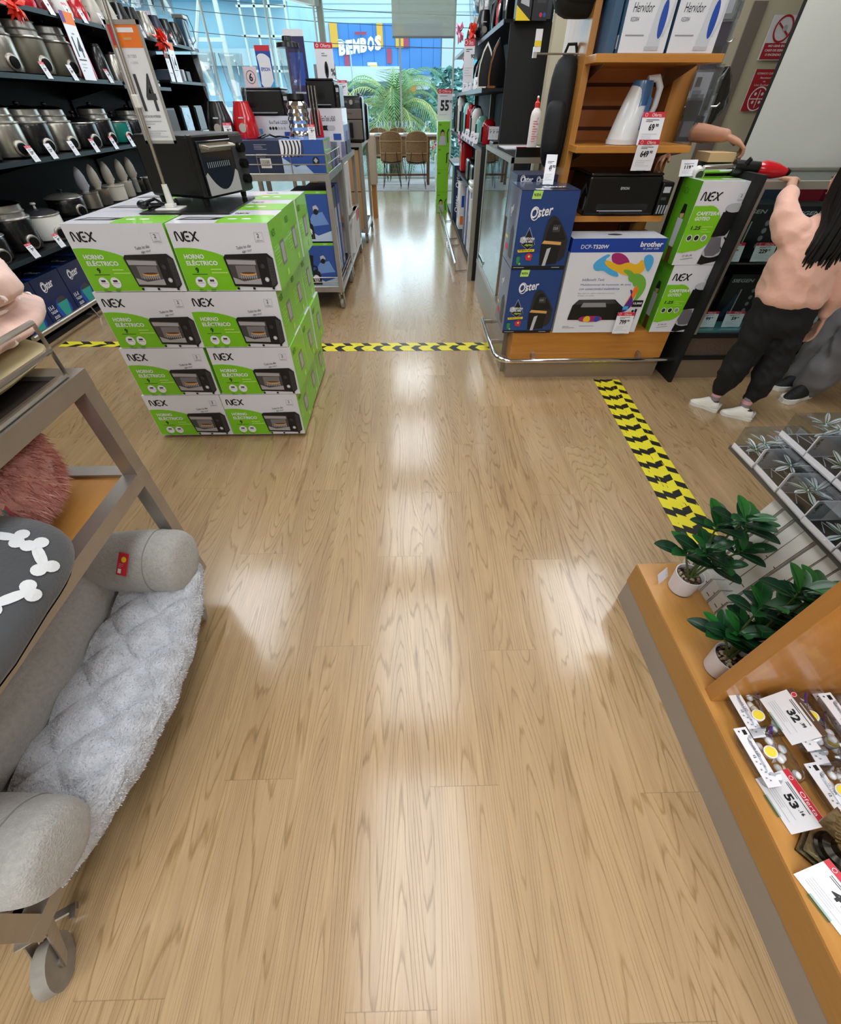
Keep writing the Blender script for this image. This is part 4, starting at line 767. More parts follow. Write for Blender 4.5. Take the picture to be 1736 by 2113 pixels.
def art_a(F_, Rt, Tp, Lf, w, d, h):
    F_.rect(.0, 0, w, h, BLUE); F_.poly([(w*.2, h*.4), (w*.8, h*.42), (w*.9, h*.95), (w*.4, h)], mat('mint_print', '#a8d3cd', .4)); F_.rect(w*.5, h*.55, .03, .05, DGREY); F_.poly([(w*.3, 0), (w, 0), (w, h*.35), (w*.45, h*.3)], SKY); F_.rect(0, h*.1, .02, h*.5, TAN)
def art_b(F_, Rt, Tp, Lf, w, d, h): F_.small(w*.3, h*.88, w*.35, 4, .009, LGREY, .002); F_.small(w*.32, h*.6, w*.3, 3, .009, LGREY, .002); F_.rect(w*.4, h*.18, .085, .06, mat('barcode_label', '#e4e0d4', .5)); [F_.rect(w*.4+.006+.005*i, h*.18+.012, .002, .038, BLACK) for i in range(14)]; F_.rect(0, h*.48, w, .002, BLACK)
def art_c(F_, Rt, Tp, Lf, w, d, h):
    F_.rect(0, 0, w, h, mat('photo_blue')); F_.poly([(0, 0), (w*.7, 0), (w*.5, h*.3), (w*.3, h*.2), (0, h*.5)], mat('photo_pale')); F_.poly([(0, h*.5), (w*.45, h*.55), (w*.5, h), (0, h)], WHITE); zebra(F_, w*.03, h*.5, w*.5, h*.48, 6); F_.disc(w*.78, h*.38, w*.08, BLACK, 16); F_.disc(w*.78, h*.4, w*.05, LGREY, 4)
    Rt.rect(0, 0, d, h, GREEN); 
    for i in range(4):
        for j in range(3): Rt.rect(d*(.12+.22*i), h*(.1+.3*j), d*.18, h*.24, LGREY)
    Tp.rect(0, 0, w, d, mat('photo_mid'))
simple_carton('appliance_carton', 'blue carton with mint shape behind the guard rail, left on the first cart', -1.49, CY0+.05, 1.042, .17, .38, .20, BLUE, art_a)
simple_carton('appliance_carton', 'plain navy carton with barcode label in the middle of the first cart top', -1.315, CY0+.05, 1.042, .285, .38, .20, mat('dull_navy', '#1f2c4a', .5), art_b)
simple_carton('appliance_carton', 'carton with zebra striped blender picture, right on the first cart top', -1.025, CY0+.05, 1.042, .345, .38, .205, CARTW, art_c)
for x, y, z, w, d, h, lab in ((-.98, 4.74, 1.042, .3, .4, .17, 'rear carton with purple side under the second printer box'),):
    simple_carton('appliance_carton', lab, x, y, z, w, d, h, mat('lilac_carton', '#8d93c4', .4), lambda F_, Rt, Tp, Lf, w, d, h: Rt.poly([(.1, 0), (.3, 0), (.2, h*.9)], PURP))
ZC = 1.245
blender('black blender with clear jar, left of the pair on the first cart', (-1.50, 4.50, ZC), BLKE, sc=1.0, group='blenders on the first cart')
blender('red blender with clear jar beside the black one on the first cart', (-1.335, 4.60, ZC), REDP, sc=1.0, group='blenders on the first cart')
blender('chrome faceted blender with tall clear jar standing on the zebra carton', (-.875, 4.50, ZC), CHROME, sc=.93, facet=True)
price_card(-1.40, 4.32, ZC, 'red topped tag at the black blender on the first cart', '99', .06, .1, .1, .2); price_card(-.76, 4.33, ZC, 'red topped tag at the foot of the chrome blender', '79', .055, .09, 0, .2)
o = B().tube([(-.96, 4.42, ZC+.01), (-1.02, 4.38, ZC+.02), (-1.07, 4.42, ZC+.015), (-1.1, 4.38, ZC+.03), (-1.16, 4.36, ZC+.012), (-1.2, 4.4, ZC+.012), (-1.14, 4.42, ZC+.03)], .006, BLKP).build('power_cord'); tag(o, 'looped black cord left of the chrome blender', 'cord')
o = B()
for i in range(5): o.box(-.78+.012*i, -.775+.012*i, 4.55, 4.6, ZC+.02, ZC+.30, [STEEL, BLKP, INOX, BLKP, STEEL][i], 0, rotM((0, 0, 0)) )
o = o.build('knife_set', None); tag(o, 'fan of steel and black blades standing right of the chrome blender', 'utensils')
kettle_like('small red kettle behind the chrome blender on the first cart', 4.62, ZC, .05, .17, REDP, REDP, x=-.76)
# printers on boxes
def printer(name, label, x, y, z, w, d, h, rz=0.0, brand='', tank=True, group=None):
    t = thing(name, label, 'printer', (x, y, z), rz, group)
    b = B(); b.box(-w/2, w/2*.72, -d/2, d/2, 0, h*.93, BLKP, .012); b.build('body', t, False)
    b = B(); b.box(w/2*.72, w/2, -d/2-.01, d/2-.02, 0, h*.8, BLKP, .01); f = Face(b, (w/2*.74, -d/2-.0105, 0), (1, 0, 0), (0, 0, 1), .0008); f.rect(.008, h*.55, w*.08, h*.14, LGREY); f.rect(.008, h*.38, w*.06, h*.07, DGREY)
    if tank:
        for i in range(4): f.poly([(.004+i*w*.032, h*.05), (.012+i*w*.032, h*.05), (.014+i*w*.032, h*.26), (.006+i*w*.032, h*.26)], mat('ink_window', '#9aa0a8', .2))
    b.build('ink_tank', t, False)
    b = B(); b.box(-w/2+.004, w/2*.72-.004, -d/2+.004, d/2, h*.93, h, mat('printer_lid', '#17181b', .22, coat=.4), .008); b.build('scanner_lid', t, False)
    b = B(); b.box(-w*.33, w*.22, -d/2-.03, -d/2, h*.06, h*.11, BLKP, .004); b.build('paper_tray', t, False)
    b = B(); f = Face(b, (-w*.36, -d/2-.0006, 0), (1, 0, 0), (0, 0, 1), .0008); f.rect(0, h*.12, w*.62, h*.17, BLKM); f.rect(w*.02, h*.11, w*.55, h*.02, LGREY)
    if brand: f.text(brand, w*.24, h*.62, h*.065, LGREY, .03)
    b.build('front_print', t, False); return t
def art_eco(txt):
    def a(F_, Rt, Tp, Lf, w, d, h):
        F_.text(txt, w*.42, h*.62, h*.16, BLACK, .01, w*.38)
        for i in range(6): F_.disc(w*(.42+.06*i), h*.42, h*.08, BLACK if i < 3 else LGREY, 10)
        F_.rect(w*.05, h*.1, w*.2, h*.3, SKY); F_.rect(w*.7, h*.05, w*.22, h*.2, BLUE); Rt.rect(0, 0, d, h*.5, mat('photo_mid')); Rt.rect(d*.4, 0, d*.4, h*.3, PURP)
    return a
simple_carton('printer_carton', 'white printer carton behind the red blender', -1.34, 4.74, ZC, .40, .3, .13, CARTW, art_eco('EcoTank L3250'))
printer('printer', 'closed black printer on the white carton behind the red blender', -1.17, 4.90, ZC+.13, .38, .3, .165, 0, tank=False)
simple_carton('printer_carton', 'white printer carton right of the chrome blender', -.86, 4.75, 1.215, .30, .36, .205, CARTW, art_eco('EcoTank L4260'))
printer('printer', 'tall black printer on the white carton right of the chrome blender', -.70, 4.92, 1.42, .27, .3, .17, 0, tank=False)
def standcard(label, x, y, z, w, h, art, name='counter_card', rz=0, m=None):
    t = thing(name, label, 'sign', (x, y, z), rz); b = B(); b.box(-w/2, w/2, 0, .004, 0, h, m or PAPER); art(Face(b, (-w/2, -.0004, 0), (1, 0, 0), (0, 0, 1), .0006), w, h); b.build('card', t, False)
def a1(f, w, h): f.poly([(0, 0), (0, h), (w, h), (w, 0)], BLUE); f.poly(arc(w*.05, h*.1, w*.05, h*.75, w*.2, h*.4)+arc(w*.2, h*.8, w*.9, h*.7, w*.6, h*.85)+[(w*.95, h*.1), (w*.6, 0), (w*.2, 0)], WHITE); f.text('EPSON', w*.5, h*.4, h*.09, BLUE, .03, w*.6, al='c'); f.rect(0, h*.87, w, h*.13, RED); f.poly([(w*.6, 0), (w, 0), (w, h*.2)], SKY)
def a2(f, w, h): f.rect(0, 0, w, h, mat('pale_pink_card', '#e9d3da', .5)); f.text('6', w*.5, h*.3, h*.4, BLACK, .03, al='c'); f.ring(w*.5, h*.5, h*.32, .004, DGREY)
def a3(f, w, h): f.rect(0, 0, w, h, mat('dusk_print', '#2b2658', .4)); f.rect(w*.15, h*.5, w*.7, h*.3, BLUE); f.rect(w*.2, h*.42, w*.6, .012, LGREY); f.poly([(w*.3, h*.1), (w*.8, h*.12), (w*.6, h*.35)], LGREY); f.rect(0, h*.94, w, h*.06, WHITE)
def a4(f, w, h): f.rect(0, h*.84, w, h*.16, RED); f.text('Oferta', w*.62, h*.87, h*.1, WHITE, .0, w*.55, al='c'); f.ring(w*.16, h*.92, h*.05, .004, WHITE); f.ring(w*.55, h*.26, w*.11, .02, BLACK, 20, h*.24); f.text('%', w*.78, h*.1, h*.2, BLACK, .02); f.small(w*.35, h*.7, w*.35, 2, .012, GREY)
standcard('blue and white printer advert card with red top on the closed printer', -1.17, 4.94, ZC+.295, .12, .235, a1); standcard('pale pink card with a circled 6 on the closed printer', -1.30, 4.93, ZC+.295, .11, .12, a2)
standcard('tall dark blue picture banner behind the chrome blender', -.92, 5.02, 1.245, .16, .62, a3); standcard('white card with red Oferta band and large 0 on the tall printer', -.68, 4.95, 1.59, .145, .2, a4)
for yy in (4.995,): o = B().box(-.8, -.62, 5.10, 5.12, 1.55, 1.68, GREY).box(-.72, -.71, 5.10, 5.12, 1.06, 1.55, GREY).build('grey_sign_back'); tag(o, 'blank grey sign back behind the Oferta card', 'sign')
o = B().box(-1.0, -.88, 5.06, 5.14, 1.042, 1.46, RED, .004).build('red_carton'); tag(o, 'tall red carton behind the chrome blender', 'carton')
# second cart: bags and cartons towards the aisle
simple_carton('printer_carton', 'white and violet carton on the second cart top', -1.0, 5.4, 1.062, .32, .4, .3, CARTW, lambda F_, Rt, Tp, Lf, w, d, h: Rt.poly([(0, 0), (d, 0), (d*.7, h*.6), (d*.2, h*.5)], PURP))
simple_carton('dark_carton', 'dark carton at the far end of the second cart top', -1.0, 5.85, 1.062, .33, .4, .24, mat('slate_carton', '#3a4356', .5))
for i, (y, z, h, c) in enumerate(((5.36, .60, .42, '#e2e0dd'), (5.62, .19, .34, '#d9cfc4'), (5.95, .19, .36, '#cf3348'))):
    simple_carton('bagged_carton', ['white carton in a plastic bag on the second cart middle shelf', 'white carton low on the second cart', 'red topped white carton low on the second cart'][i], -.95, y, z, .30, .3, h, mat('carton_tint%d' % i, '#e2e0dd', .5), (lambda F_, Rt, Tp, Lf, w, d, h: Rt.rect(0, h*.7, d, h*.3, RED)) if i == 2 else (lambda F_, Rt, Tp, Lf, w, d, h: Rt.poly([(d*.1, h*.1), (d*.3, h*.15), (d*.25, h*.5)], BROWN)), group='cartons on the second cart')
KRAFT = mat('kraft_carton', '#b08a5c', .7, nz=3, amt=.05)
for i, (z, h) in enumerate(((.17, .42), (.60, .42))): simple_carton('kraft_carton', 'plain brown carton in the third cart, ' + ('lower one', 'upper one')[i], -1.35, 7.03, z, .68, .7, h, KRAFT, group='brown cartons in the third cart')
# air fryer on third cart
t = thing('air_fryer', 'large brown grey air fryer on the third cart before the window', 'air fryer', (-.73, 7.15, 1.092)); AF = mat('bronze_plastic', '#6f665f', .35, metal=.4)
b = B(); b.box(-.16, .16, -.16, .16, 0, .42, BLKP, .03); b.build('body', t, False)
b = B(); b.box(-.15, .15, -.172, -.15, .03, .21, AF, .008); b.build('basket', t, False); b = B(); b.box(-.15, .15, -.172, -.15, .215, .31, AF, .008); f = Face(b, (-.05, -.1725, .25), (1, 0, 0), (0, 0, 1), .001); f.text('Oster', .02, .01, .02, DGREY, .02); b.build('front_band', t, False)
b = B(); b.box(-.01, .03, -.21, -.17, .05, .19, BLKP, .008); b.build('basket_handle', t, False)
for x in (-.07, .03): b = B(); b.cyl((x, -.16, .365), (x, -.19, .365), .022, STEEL); b.build('control_knob', t, False)
price_card(-.80, 7.1, 1.512, 'red topped 469 tag on top of the air fryer', '469', .12, .13, 0, .1)
t = thing('espresso_machine', 'black rounded appliance behind the air fryer', 'appliance', (-.65, 7.6, 1.092)); b = B(); b.box(-.1, .1, -.12, .12, 0, .36, BLKP, .03); b.build('body', t, False); b = B(); b.ball((0, 0, .39), (.06, .08, .06), BLKP, 12); b.build('hopper', t, False)
t = thing('partition_column', 'beige upholstered column with wooden foot beyond the carts', 'column', (-.6, 9, 0)); b = B(); b.box(-.68, -.56, 8.8, 9.1, .47, 1.09, mat('beige_upholstery', '#b9a893', .8), .01); b.build('padded_panel', t); b = B(); b.box(-.66, -.58, 8.85, 9.05, 0, .47, ORWZ); b.build('wooden_foot', t)
# ---------------- wooden end counter with cartons ----------------
KY = 2.85
t = thing('display_counter', 'orange wood end counter with steel plinth and chrome bumper rail', 'counter', (1.25, 3.2, 0))
b = B(); b.box(.69, 1.80, KY, 3.6, 0, .118, PLATE).box(.665, .69, 2.95, 3.6, 0, .118, PLATE); b.build('plinth', t)
b = B(); b.box(.70, 1.80, KY, 3.6, .12, .335, ORW, .002); b.build('base_cabinet', t)
b = B(); b.box(.665, .70, 2.98, 3.6, .12, .335, mat('left_side_panel', '#8b8378', .3, metal=.5)); b.build('side_panel', t)
b = B(); pts = [(.60, 3.6, .15), (.595, 3.2, .15)] + [(.60+.10*(1-math.cos(a)), 2.93-.13*math.sin(a), .15) for a in [i*math.pi/12 for i in range(1, 7)]] + [(1.85, 2.80, .15), (1.90, 2.83, .15), (1.905, 2.9, .15)]
b.tube(pts, .0165, CHROME, 12); b.build('bumper_rail', t)
for x in (.86, 1.62): b = B(); b.box(x-.012, x+.012, 2.80, KY, .16, .19, STEEL); b.cyl((x, 2.845, .185), (x, 2.85, .185), .014, STEEL); b.build('rail_bracket', t)
for y in (3.1, 3.5): b = B(); b.box(.60, .67, y-.01, y+.01, .155, .18, STEEL); b.build('rail_bracket', t)
# back unit with shelves
UX0, UX1, UY = .93, 1.60, 3.16
for x, n in ((UX0-.02, 0), (UX1, 1)):
    b = B(); b.box(x if not n else 1.49, x+.035 if not n else 1.60, UY-.05 if not n else 3.30, 3.6 if not n else 3.445, .335, 2.05, ORWZ, .002); b.build('side_upright', t)
b = B(); b.box(UX0, 1.49, 3.42, 3.44, .335, 2.05, mat('orange_slat_board', '#b5692a', .45));
b.build('back_board', t)
for z in (1.34, 1.43, 1.525, 1.15, 1.75):
    b = B(); b.box(UX0+.08, 1.45, 3.415, 3.421, z-.008, z+.008, mat('slot_dark', '#4a2310', .8)); b.build('slat_groove', t)
for x in (UX0+.05, 1.468):
    b = B(); b.box(x, x+.016, 3.405, 3.42, .8, 2.05, ALU)
    for i in range(24): b.box(x+.005, x+.011, 3.403, 3.405, .9+.04*i, .92+.04*i, BLKM)
    b.build('slotted_rail', t)
for z, y0 in ((1.285, 2.96), (1.62, 2.95), (.965, 3.0)):
    b = B(); b.box(.915 if z > 1 else .99, 1.545, y0, 3.41, z-.03, z, ORW, .002); b.build('wood_shelf', t)
    for x in (UX0+.06, 1.47): b = B(); b.prism([(3.41, z-.03), (3.41, z-.12), (3.05, z-.035), (3.05, z-.03)], x, x+.004, ALU, None, 'yz'); b.build('shelf_bracket', t)
# air fryer cartons
def fryer_carton(label, z):
    t = thing('air_fryer_carton', label, 'carton', (.62, 2.83, z), 0, 'air fryer cartons on the counter'); w, d, h = .327, .33, .387; b = B(); b.box(0, w, 0, d, 0, h, NAVY)
    f = Face(b, (0, 0, 0), (1, 0, 0), (0, 0, 1), .0005); NB = mat('deep_blue_print', '#1d3f7c', .38, coat=.3)
    f.rect(.001, h*.04, w-.002, h*.95, NB); f.rect(.001, .001, w-.002, h*.045, BLACK); f.small(.01, h*.02, .07, 1, .01, LGREY, .003); f.small(w-.08, h*.02, .07, 1, .01, LGREY, .003)
    for i in range(22): f.poly([(w*.05+i*.009, h*.05), (w*.055+i*.009+.002, h*.05), (w*.2+i*.006+.002, h*.22), (w*.2+i*.006, h*.22)], mat('stripe_blue', '#2d62a8', .4))
    f.poly([(w*.18, h*.90), (w*.20, h*1.0-.001), (w*.36, h*1.0-.001), (w*.34, h*.90)], LGRN); f.text('NUEVA', w*.27, h*.93, h*.035, BLACK, .03, w*.12, al='c'); f.oster(w*.20, h*.66, h*.13, WHITE, .16)
    # fryer picture
    K = BLACK; f.poly(arc(w*.50, h*.38, w*.95, h*.40, w*.50, h*1.02, 14)+[(w*.95, h*.18), (w*.88, h*.12), (w*.55, h*.10), (w*.50, h*.14)], mat('fryer_grey', '#2a2a2e', .35)); f.poly(arc(w*.54, h*.42, w*.90, h*.42, w*.60, h*.88, 10)+[(w*.9, h*.4), (w*.54, h*.38)], K); f.poly([(w*.49, h*.35), (w*.84, h*.33), (w*.84, h*.37), (w*.52, h*.39)], TAN)
    f.poly([(w*.48, h*.34), (w*.84, h*.32), (w*.82, h*.08), (w*.50, h*.06)], K); f.poly([(w*.60, h*.28), (w*.67, h*.30), (w*.62, h*.05), (w*.56, h*.05)], LGREY); f.rect(w*.64, h*.5, w*.13, h*.09, DGREY); f.text('12:0', w*.65, h*.53, h*.03, LGREY)
    f.poly([(w*.22, h*.52), (w*.36, h*.34), (w*.24, h*.27), (w*.12, h*.34)], BLACK); f.line([(w*.22, h*.56), (w*.36, h*.34), (w*.24, h*.27), (w*.12, h*.34), (w*.22, h*.56)], .002, LGREY); f.disc(w*.13, h*.40, w*.06, LGREY, 5)
    f.text('FREIDORA', w*.24, h*.40, h*.032, WHITE, .03, w*.21, al='c'); f.text('DE AIRE', w*.24, h*.365, h*.03, WHITE, .03, w*.15, al='c'); f.text('digital', w*.24, h*.315, h*.034, LGRN, .02, w*.14, .3, 'c')
    f.poly([(w*.06, h*.27), (w*.37, h*.28), (w*.37, h*.245), (w*.07, h*.235)], YEL); f.text('80% MENOS GRASA', w*.21, h*.25, h*.018, BLACK, .02, w*.26, al='c'); f.poly([(w*.24, h*.13), (w*.33, h*.12), (w*.35, h*.2), (w*.28, h*.23), (w*.22, h*.19)], RED); f.disc(w*.29, h*.18, w*.02, LGRN, 8)
    f.poly([(w*.06, h*.17), (w*.09, h*.18), (w*.13, h*.17), (w*.12, h*.10), (w*.09, h*.07), (w*.065, h*.1)], mat('shield_green', '#2e8a4a', .4)); f.disc(w*.13, h*.08, w*.02, GREEN, 10)
    f = Face(b, (0, d, 0), (0, -1, 0), (0, 0, 1), .0005); f.rect(.002, .002, d-.004, h-.004, mat('side_slate', '#44506e', .35, coat=.3)); f.oster(d*.3, h*.62, h*.09, WHITE, .5); f.text('1', d*.1, h*.4, h*.05, WHITE); f.rect(d*.1, h*.3, d*.2, h*.04, YEL); f.rect(d*.15, h*.15, d*.25, h*.08, RED); f.poly([(d*.5, h*.1), (d*.8, h*.1), (d*.8, h*.45), (d*.65, h*.55), (d*.5, h*.45)], DGREY)
    f = Face(b, (0, 0, h), (1, 0, 0), (0, 1, 0), .0005); f.rect(.002, .002, w-.004, d-.004, mat('top_slate', '#3a4560', .3, coat=.4)); f.oster(w*.45, d*.3, .05, WHITE, 0); f.rect(w*.25, d*.04, w*.14, d*.12, PAPER); f.poly([(w*.5, d*.1), (w*.85, d*.1), (w*.8, d*.3), (w*.55, d*.3)], BLACK)
    b.build('carton', t, False); return t
fryer_carton('navy air fryer carton, lower one at the left corner of the wood counter', .335); fryer_carton('navy air fryer carton, upper one at the left corner of the wood counter', .724)
simple_carton('navy_carton', 'flat navy carton behind the upper air fryer carton', .66, 3.2, .90, .26, .24, .24, NAVY, lambda F_, Rt, Tp, Lf, w, d, h: (F_.oster(.02, h*.85, .03, WHITE, 0), F_.oster(.12, h*.85, .025, WHITE, 0)))
price_card(.80, 3.00, 1.115, 'white 49 price card standing on the upper air fryer carton', '49', .06, .135, -.2, .3, 'white')
# big printer carton
t = thing('printer_carton', 'large white printer carton', 'carton', (.965, 2.825, .337)); w, d, h = .565, .20, .547; b = B(); b.box(0, w, 0, d, 0, h, CARTW)
t['label'] = 'large white printer carton with blue band and rainbow paint swirl on the counter'
f = Face(b, (0, 0, 0), (1, 0, 0), (0, 0, 1), .0005); BB = mat('brand_blue', '#173f9e', .35, coat=.2); f.rect(0, h*.87, w, h*.13, BB); f.text('DCP-', w*.10, h*.905, h*.038, WHITE, 0, w*.12); f.text('T520W', w*.225, h*.905, h*.038, WHITE, .02, w*.17); f.text('brother', w*.73, h*.92, h*.05, WHITE, .03, w*.24); f.text('at your side', w*.77, h*.89, h*.026, WHITE, 0, w*.17)
f.text('InkBenefit Tank', w*.20, h*.585, h*.026, BB, .0, w*.25, .15); f.text('Multifuncional de inyección de tinta', w*.195, h*.53, h*.026, BB, .0, w*.57, .15); f.text('con conectividad inalámbrica', w*.19, h*.49, h*.024, BB, .0, w*.46, .15); f.text('Bajo costo por página e impresión móvil para', w*.19, h*.445, h*.016, GREY, 0, w*.42, .15); f.text('el hogar y la oficina', w*.19, h*.42, h*.016, GREY, 0, w*.19, .15)
cyn, mag, yl, gr = SKY, mat('magenta_print', '#a3286e', .4), mat('sun_yellow_print', '#eab528', .4), mat('leaf_print', '#6fae3e', .4)
def blob(pts, m):
    if m not in (BLACK, DGREY, GREY):
        for _ in range(3): pts = [q for i in range(len(pts)) for q in ((pts[i][0]*.75+pts[(i+1) % len(pts)][0]*.25, pts[i][1]*.75+pts[(i+1) % len(pts)][1]*.25), (pts[i][0]*.25+pts[(i+1) % len(pts)][0]*.75, pts[i][1]*.25+pts[(i+1) % len(pts)][1]*.75))]
    f.poly([(w*a, h*b_) for a, b_ in pts], m)
blob([(.26, .76), (.40, .86), (.45, .84), (.38, .80), (.52, .72), (.62, .62), (.50, .64), (.40, .70), (.32, .68)], cyn); blob([(.45, .865), (.56, .865), (.66, .80), (.70, .70), (.62, .66), (.52, .74), (.46, .80)], mag); blob([(.38, .80), (.43, .73), (.60, .66), (.78, .62), (.88, .70), (.80, .82), (.76, .74), (.66, .78), (.56, .74), (.48, .78)], yl); blob([(.86, .86), (.94, .80), (.92, .66), (.86, .72), (.80, .82)], cyn); blob([(.70, .66), (.86, .66), (.95, .55), (.93, .42), (.84, .32), (.88, .46), (.82, .56), (.72, .58)], gr); blob([(.82, .54), (.88, .50), (.84, .36), (.80, .28), (.76, .30), (.80, .42)], ORG); blob([(.76, .50), (.82, .48), (.80, .38), (.76, .30), (.74, .24), (.80, .24), (.88, .34)], PURP); blob([(.60, .70), (.72, .70), (.84, .58), (.82, .50), (.74, .62)], gr)
blob([(.14, .18), (.16, .32), (.22, .385), (.64, .385), (.70, .34), (.76, .30), (.76, .15), (.14, .155)], BLACK); blob([(.17, .33), (.22, .38), (.63, .38), (.67, .34)], DGREY); blob([(.26, .30), (.56, .30), (.54, .35), (.28, .35)], GREY); blob([(.26, .13), (.55, .13), (.55, .2), (.28, .2)], mag); blob([(.32, .13), (.42, .13), (.40, .2), (.34, .2)], yl); blob([(.45, .13), (.52, .13), (.52, .2), (.47, .2)], BLUE)
f.rect(w*.855, h*.30, w*.12, h*.075, BLACK); f.text('15,000', w*.915, h*.325, h*.028, WHITE, .02, w*.10, al='c'); f.rect(w*.76, h*.27, w*.06, h*.04, SKY)
for i, m in enumerate((mag, cyn, yl, BLACK, BLACK)): f.rect(w*(.77+.035*i), h*.16, w*.026, h*(.07+.012*i), m)
f.small(w*.1, h*.075, w*.15, 2, .008, GREY); f.small(w*.3, h*.08, w*.2, 1, .008, GREY); f.small(w*.8, h*.08, w*.12, 1, .008, GREY)
f = Face(b, (0, 0, h), (1, 0, 0), (0, 1, 0), .0005); f.rect(.002, .002, w-.004, d-.004, LGREY); f.disc(w*.5, d*.5, w*.08, DGREY, 16, d*.12)
f = Face(b, (0, d, 0), (0, -1, 0), (0, 0, 1), .0005); f.rect(0, h*.87, d, h*.13, BB)
b.build('carton', t, False)
price_card(1.42, 2.79, .34, 'red topped 799 offer tag at the foot of the printer carton', '799', .115, .135, 0, .06)
# drip coffee maker cartons
def cafe(label, z, x):
    t = thing('coffee_maker_carton', label, 'carton', (x, 2.83, z), 0, 'drip coffee maker cartons on the counter'); w, d, h = .29, .22, .405; b = B(); b.box(0, w, 0, d, 0, h, CARTW)
    f = Face(b, (0, 0, 0), (1, 0, 0), (0, 0, 1), .0005); f.nex(w*.08, h*.79, h*.09, BLACK, .2); guarantee(f, w*.80, h*.79, w*.11)
    f.disc(w*.32, h*.46, w*.33, GREEN, 32, h*.275); f.rect(.002, h*.19, w*.3, h*.54, GREEN); f.poly([(0, h*.19), (w*.3, h*.19), (w*.12, h*.16), (0, h*.17)], GREEN)
    f.text('CAFETERA', w*.10, h*.62, h*.045, WHITE, .03, w*.46, .15); f.text('GOTEO', w*.10, h*.56, h*.045, WHITE, .03, w*.30, .15); f.text('1.25', w*.10, h*.45, h*.045, BLACK, .03, w*.19, .15); f.small(w*.33, h*.48, w*.22, 3, .012, LGRN, .003)
    for i, m in enumerate((DGREY, WHITE, GREY)): f.disc(w*(.14+.15*i), h*.35, w*.058, WHITE, 14); f.disc(w*(.14+.15*i), h*.35, w*.045, m if m is not WHITE else BLACK, 14)
    f.text('Sí de ya', w*.14, h*.10, h*.035, BLACK, 0, w*.2, .3, rot=.1); f.line([(w*.13, h*.075), (w*.38, h*.095)], .002, BLACK)
    f.poly([(w*.52, h*.02), (w*.62, h*.0+.002), (w*.90, h*.05), (w*.94, h*.18), (w*.88, h*.24), (w*.55, h*.17)], BLACK); f.disc(w*.73, h*.17, w*.2, LGREY, 18, h*.07); f.poly([(w*.60, h*.36), (w*.80, h*.36), (w*.90, h*.18), (w*.80, h*.12), (w*.62, h*.12), (w*.55, h*.2)], mat('carafe_print', '#6d6a72', .3)); f.poly([(w*.58, h*.36), (w*.88, h*.40), (w*.99, h*.66), (w*.62, h*.66)], BLACK); f.poly([(w*.62, h*.36), (w*.66, h*.70), (w*.98, h*.70), (w*.86, h*.38)], BLACK); f.disc(w*.81, h*.71, w*.175, LGREY, 18, h*.055); f.line([(w*.86, h*.36), (w*.96, h*.30), (w*.92, h*.14)], .008, BLACK)
    f = Face(b, (0, d, 0), (0, -1, 0), (0, 0, 1), .0005); f.rect(0, 0, d, h, mat('side_green', '#58a01a', .4, coat=.2)); f.nex(d*.18, h*.83, h*.06, mat('dark_green_print')); f.poly([(d*.45, h*.2), (d*.7, h*.2), (d*.72, h*.55), (d*.42, h*.55)], LGREY); f.disc(d*.57, h*.62, d*.1, SKINP, 12, d*.13); f.poly([(d*.45, h*.6), (d*.5, h*.72), (d*.66, h*.72), (d*.75, h*.5), (d*.68, h*.62)], BLACK); f.poly([(d*.5, 0), (d*.75, 0), (d*.72, h*.2), (d*.48, h*.2)], BROWN)
    f = Face(b, (0, 0, h), (1, 0, 0), (0, 1, 0), .0005); f.rect(w*.1, d*.25, w*.88, d*.7, GREEN); f.rect(w*.55, d*.35, w*.35, d*.2, PAPER)
    b.build('carton', t, False); return t
cafe('green and white coffee maker carton, lower of the two at the counter right', .335, 1.635); cafe('green and white coffee maker carton, upper of the two at the counter right', .742, 1.615)
simple_carton('poster_carton', 'dark carton with a woman picture between the printer and coffee maker cartons', 1.50, 3.08, .337, .12, .3, .5, mat('dark_photo', '#2a2018', .4), lambda F_, Rt, Tp, Lf, w, d, h: (F_.disc(w*.5, h*.75, w*.3, SKINP), F_.poly([(0, h*.1), (w*.8, h*.1), (w*.7, h*.6), (w*.3, h*.6)], LGREY)))
# printer on shelf
printer('tank_printer', 'black ink tank printer on the lowest wooden shelf', 1.295, 3.17, .967, .50, .34, .20, 0, 'EPSON')
price_card(1.30, 2.955, 1.18, 'red topped 649 offer tag hanging over the black ink tank printer', '649', .115, .13, 0, -.05)
o = B().tube([(1.03, 3.05, 1.0), (1.0, 3.0, 1.05), (1.02, 2.99, 1.12), (1.05, 3.02, 1.06), (1.03, 2.98, 1.0), (1.0, 3.02, .99)], .008, BLKP).build('power_cord'); tag(o, 'coiled black cord left of the ink tank printer', 'cord')
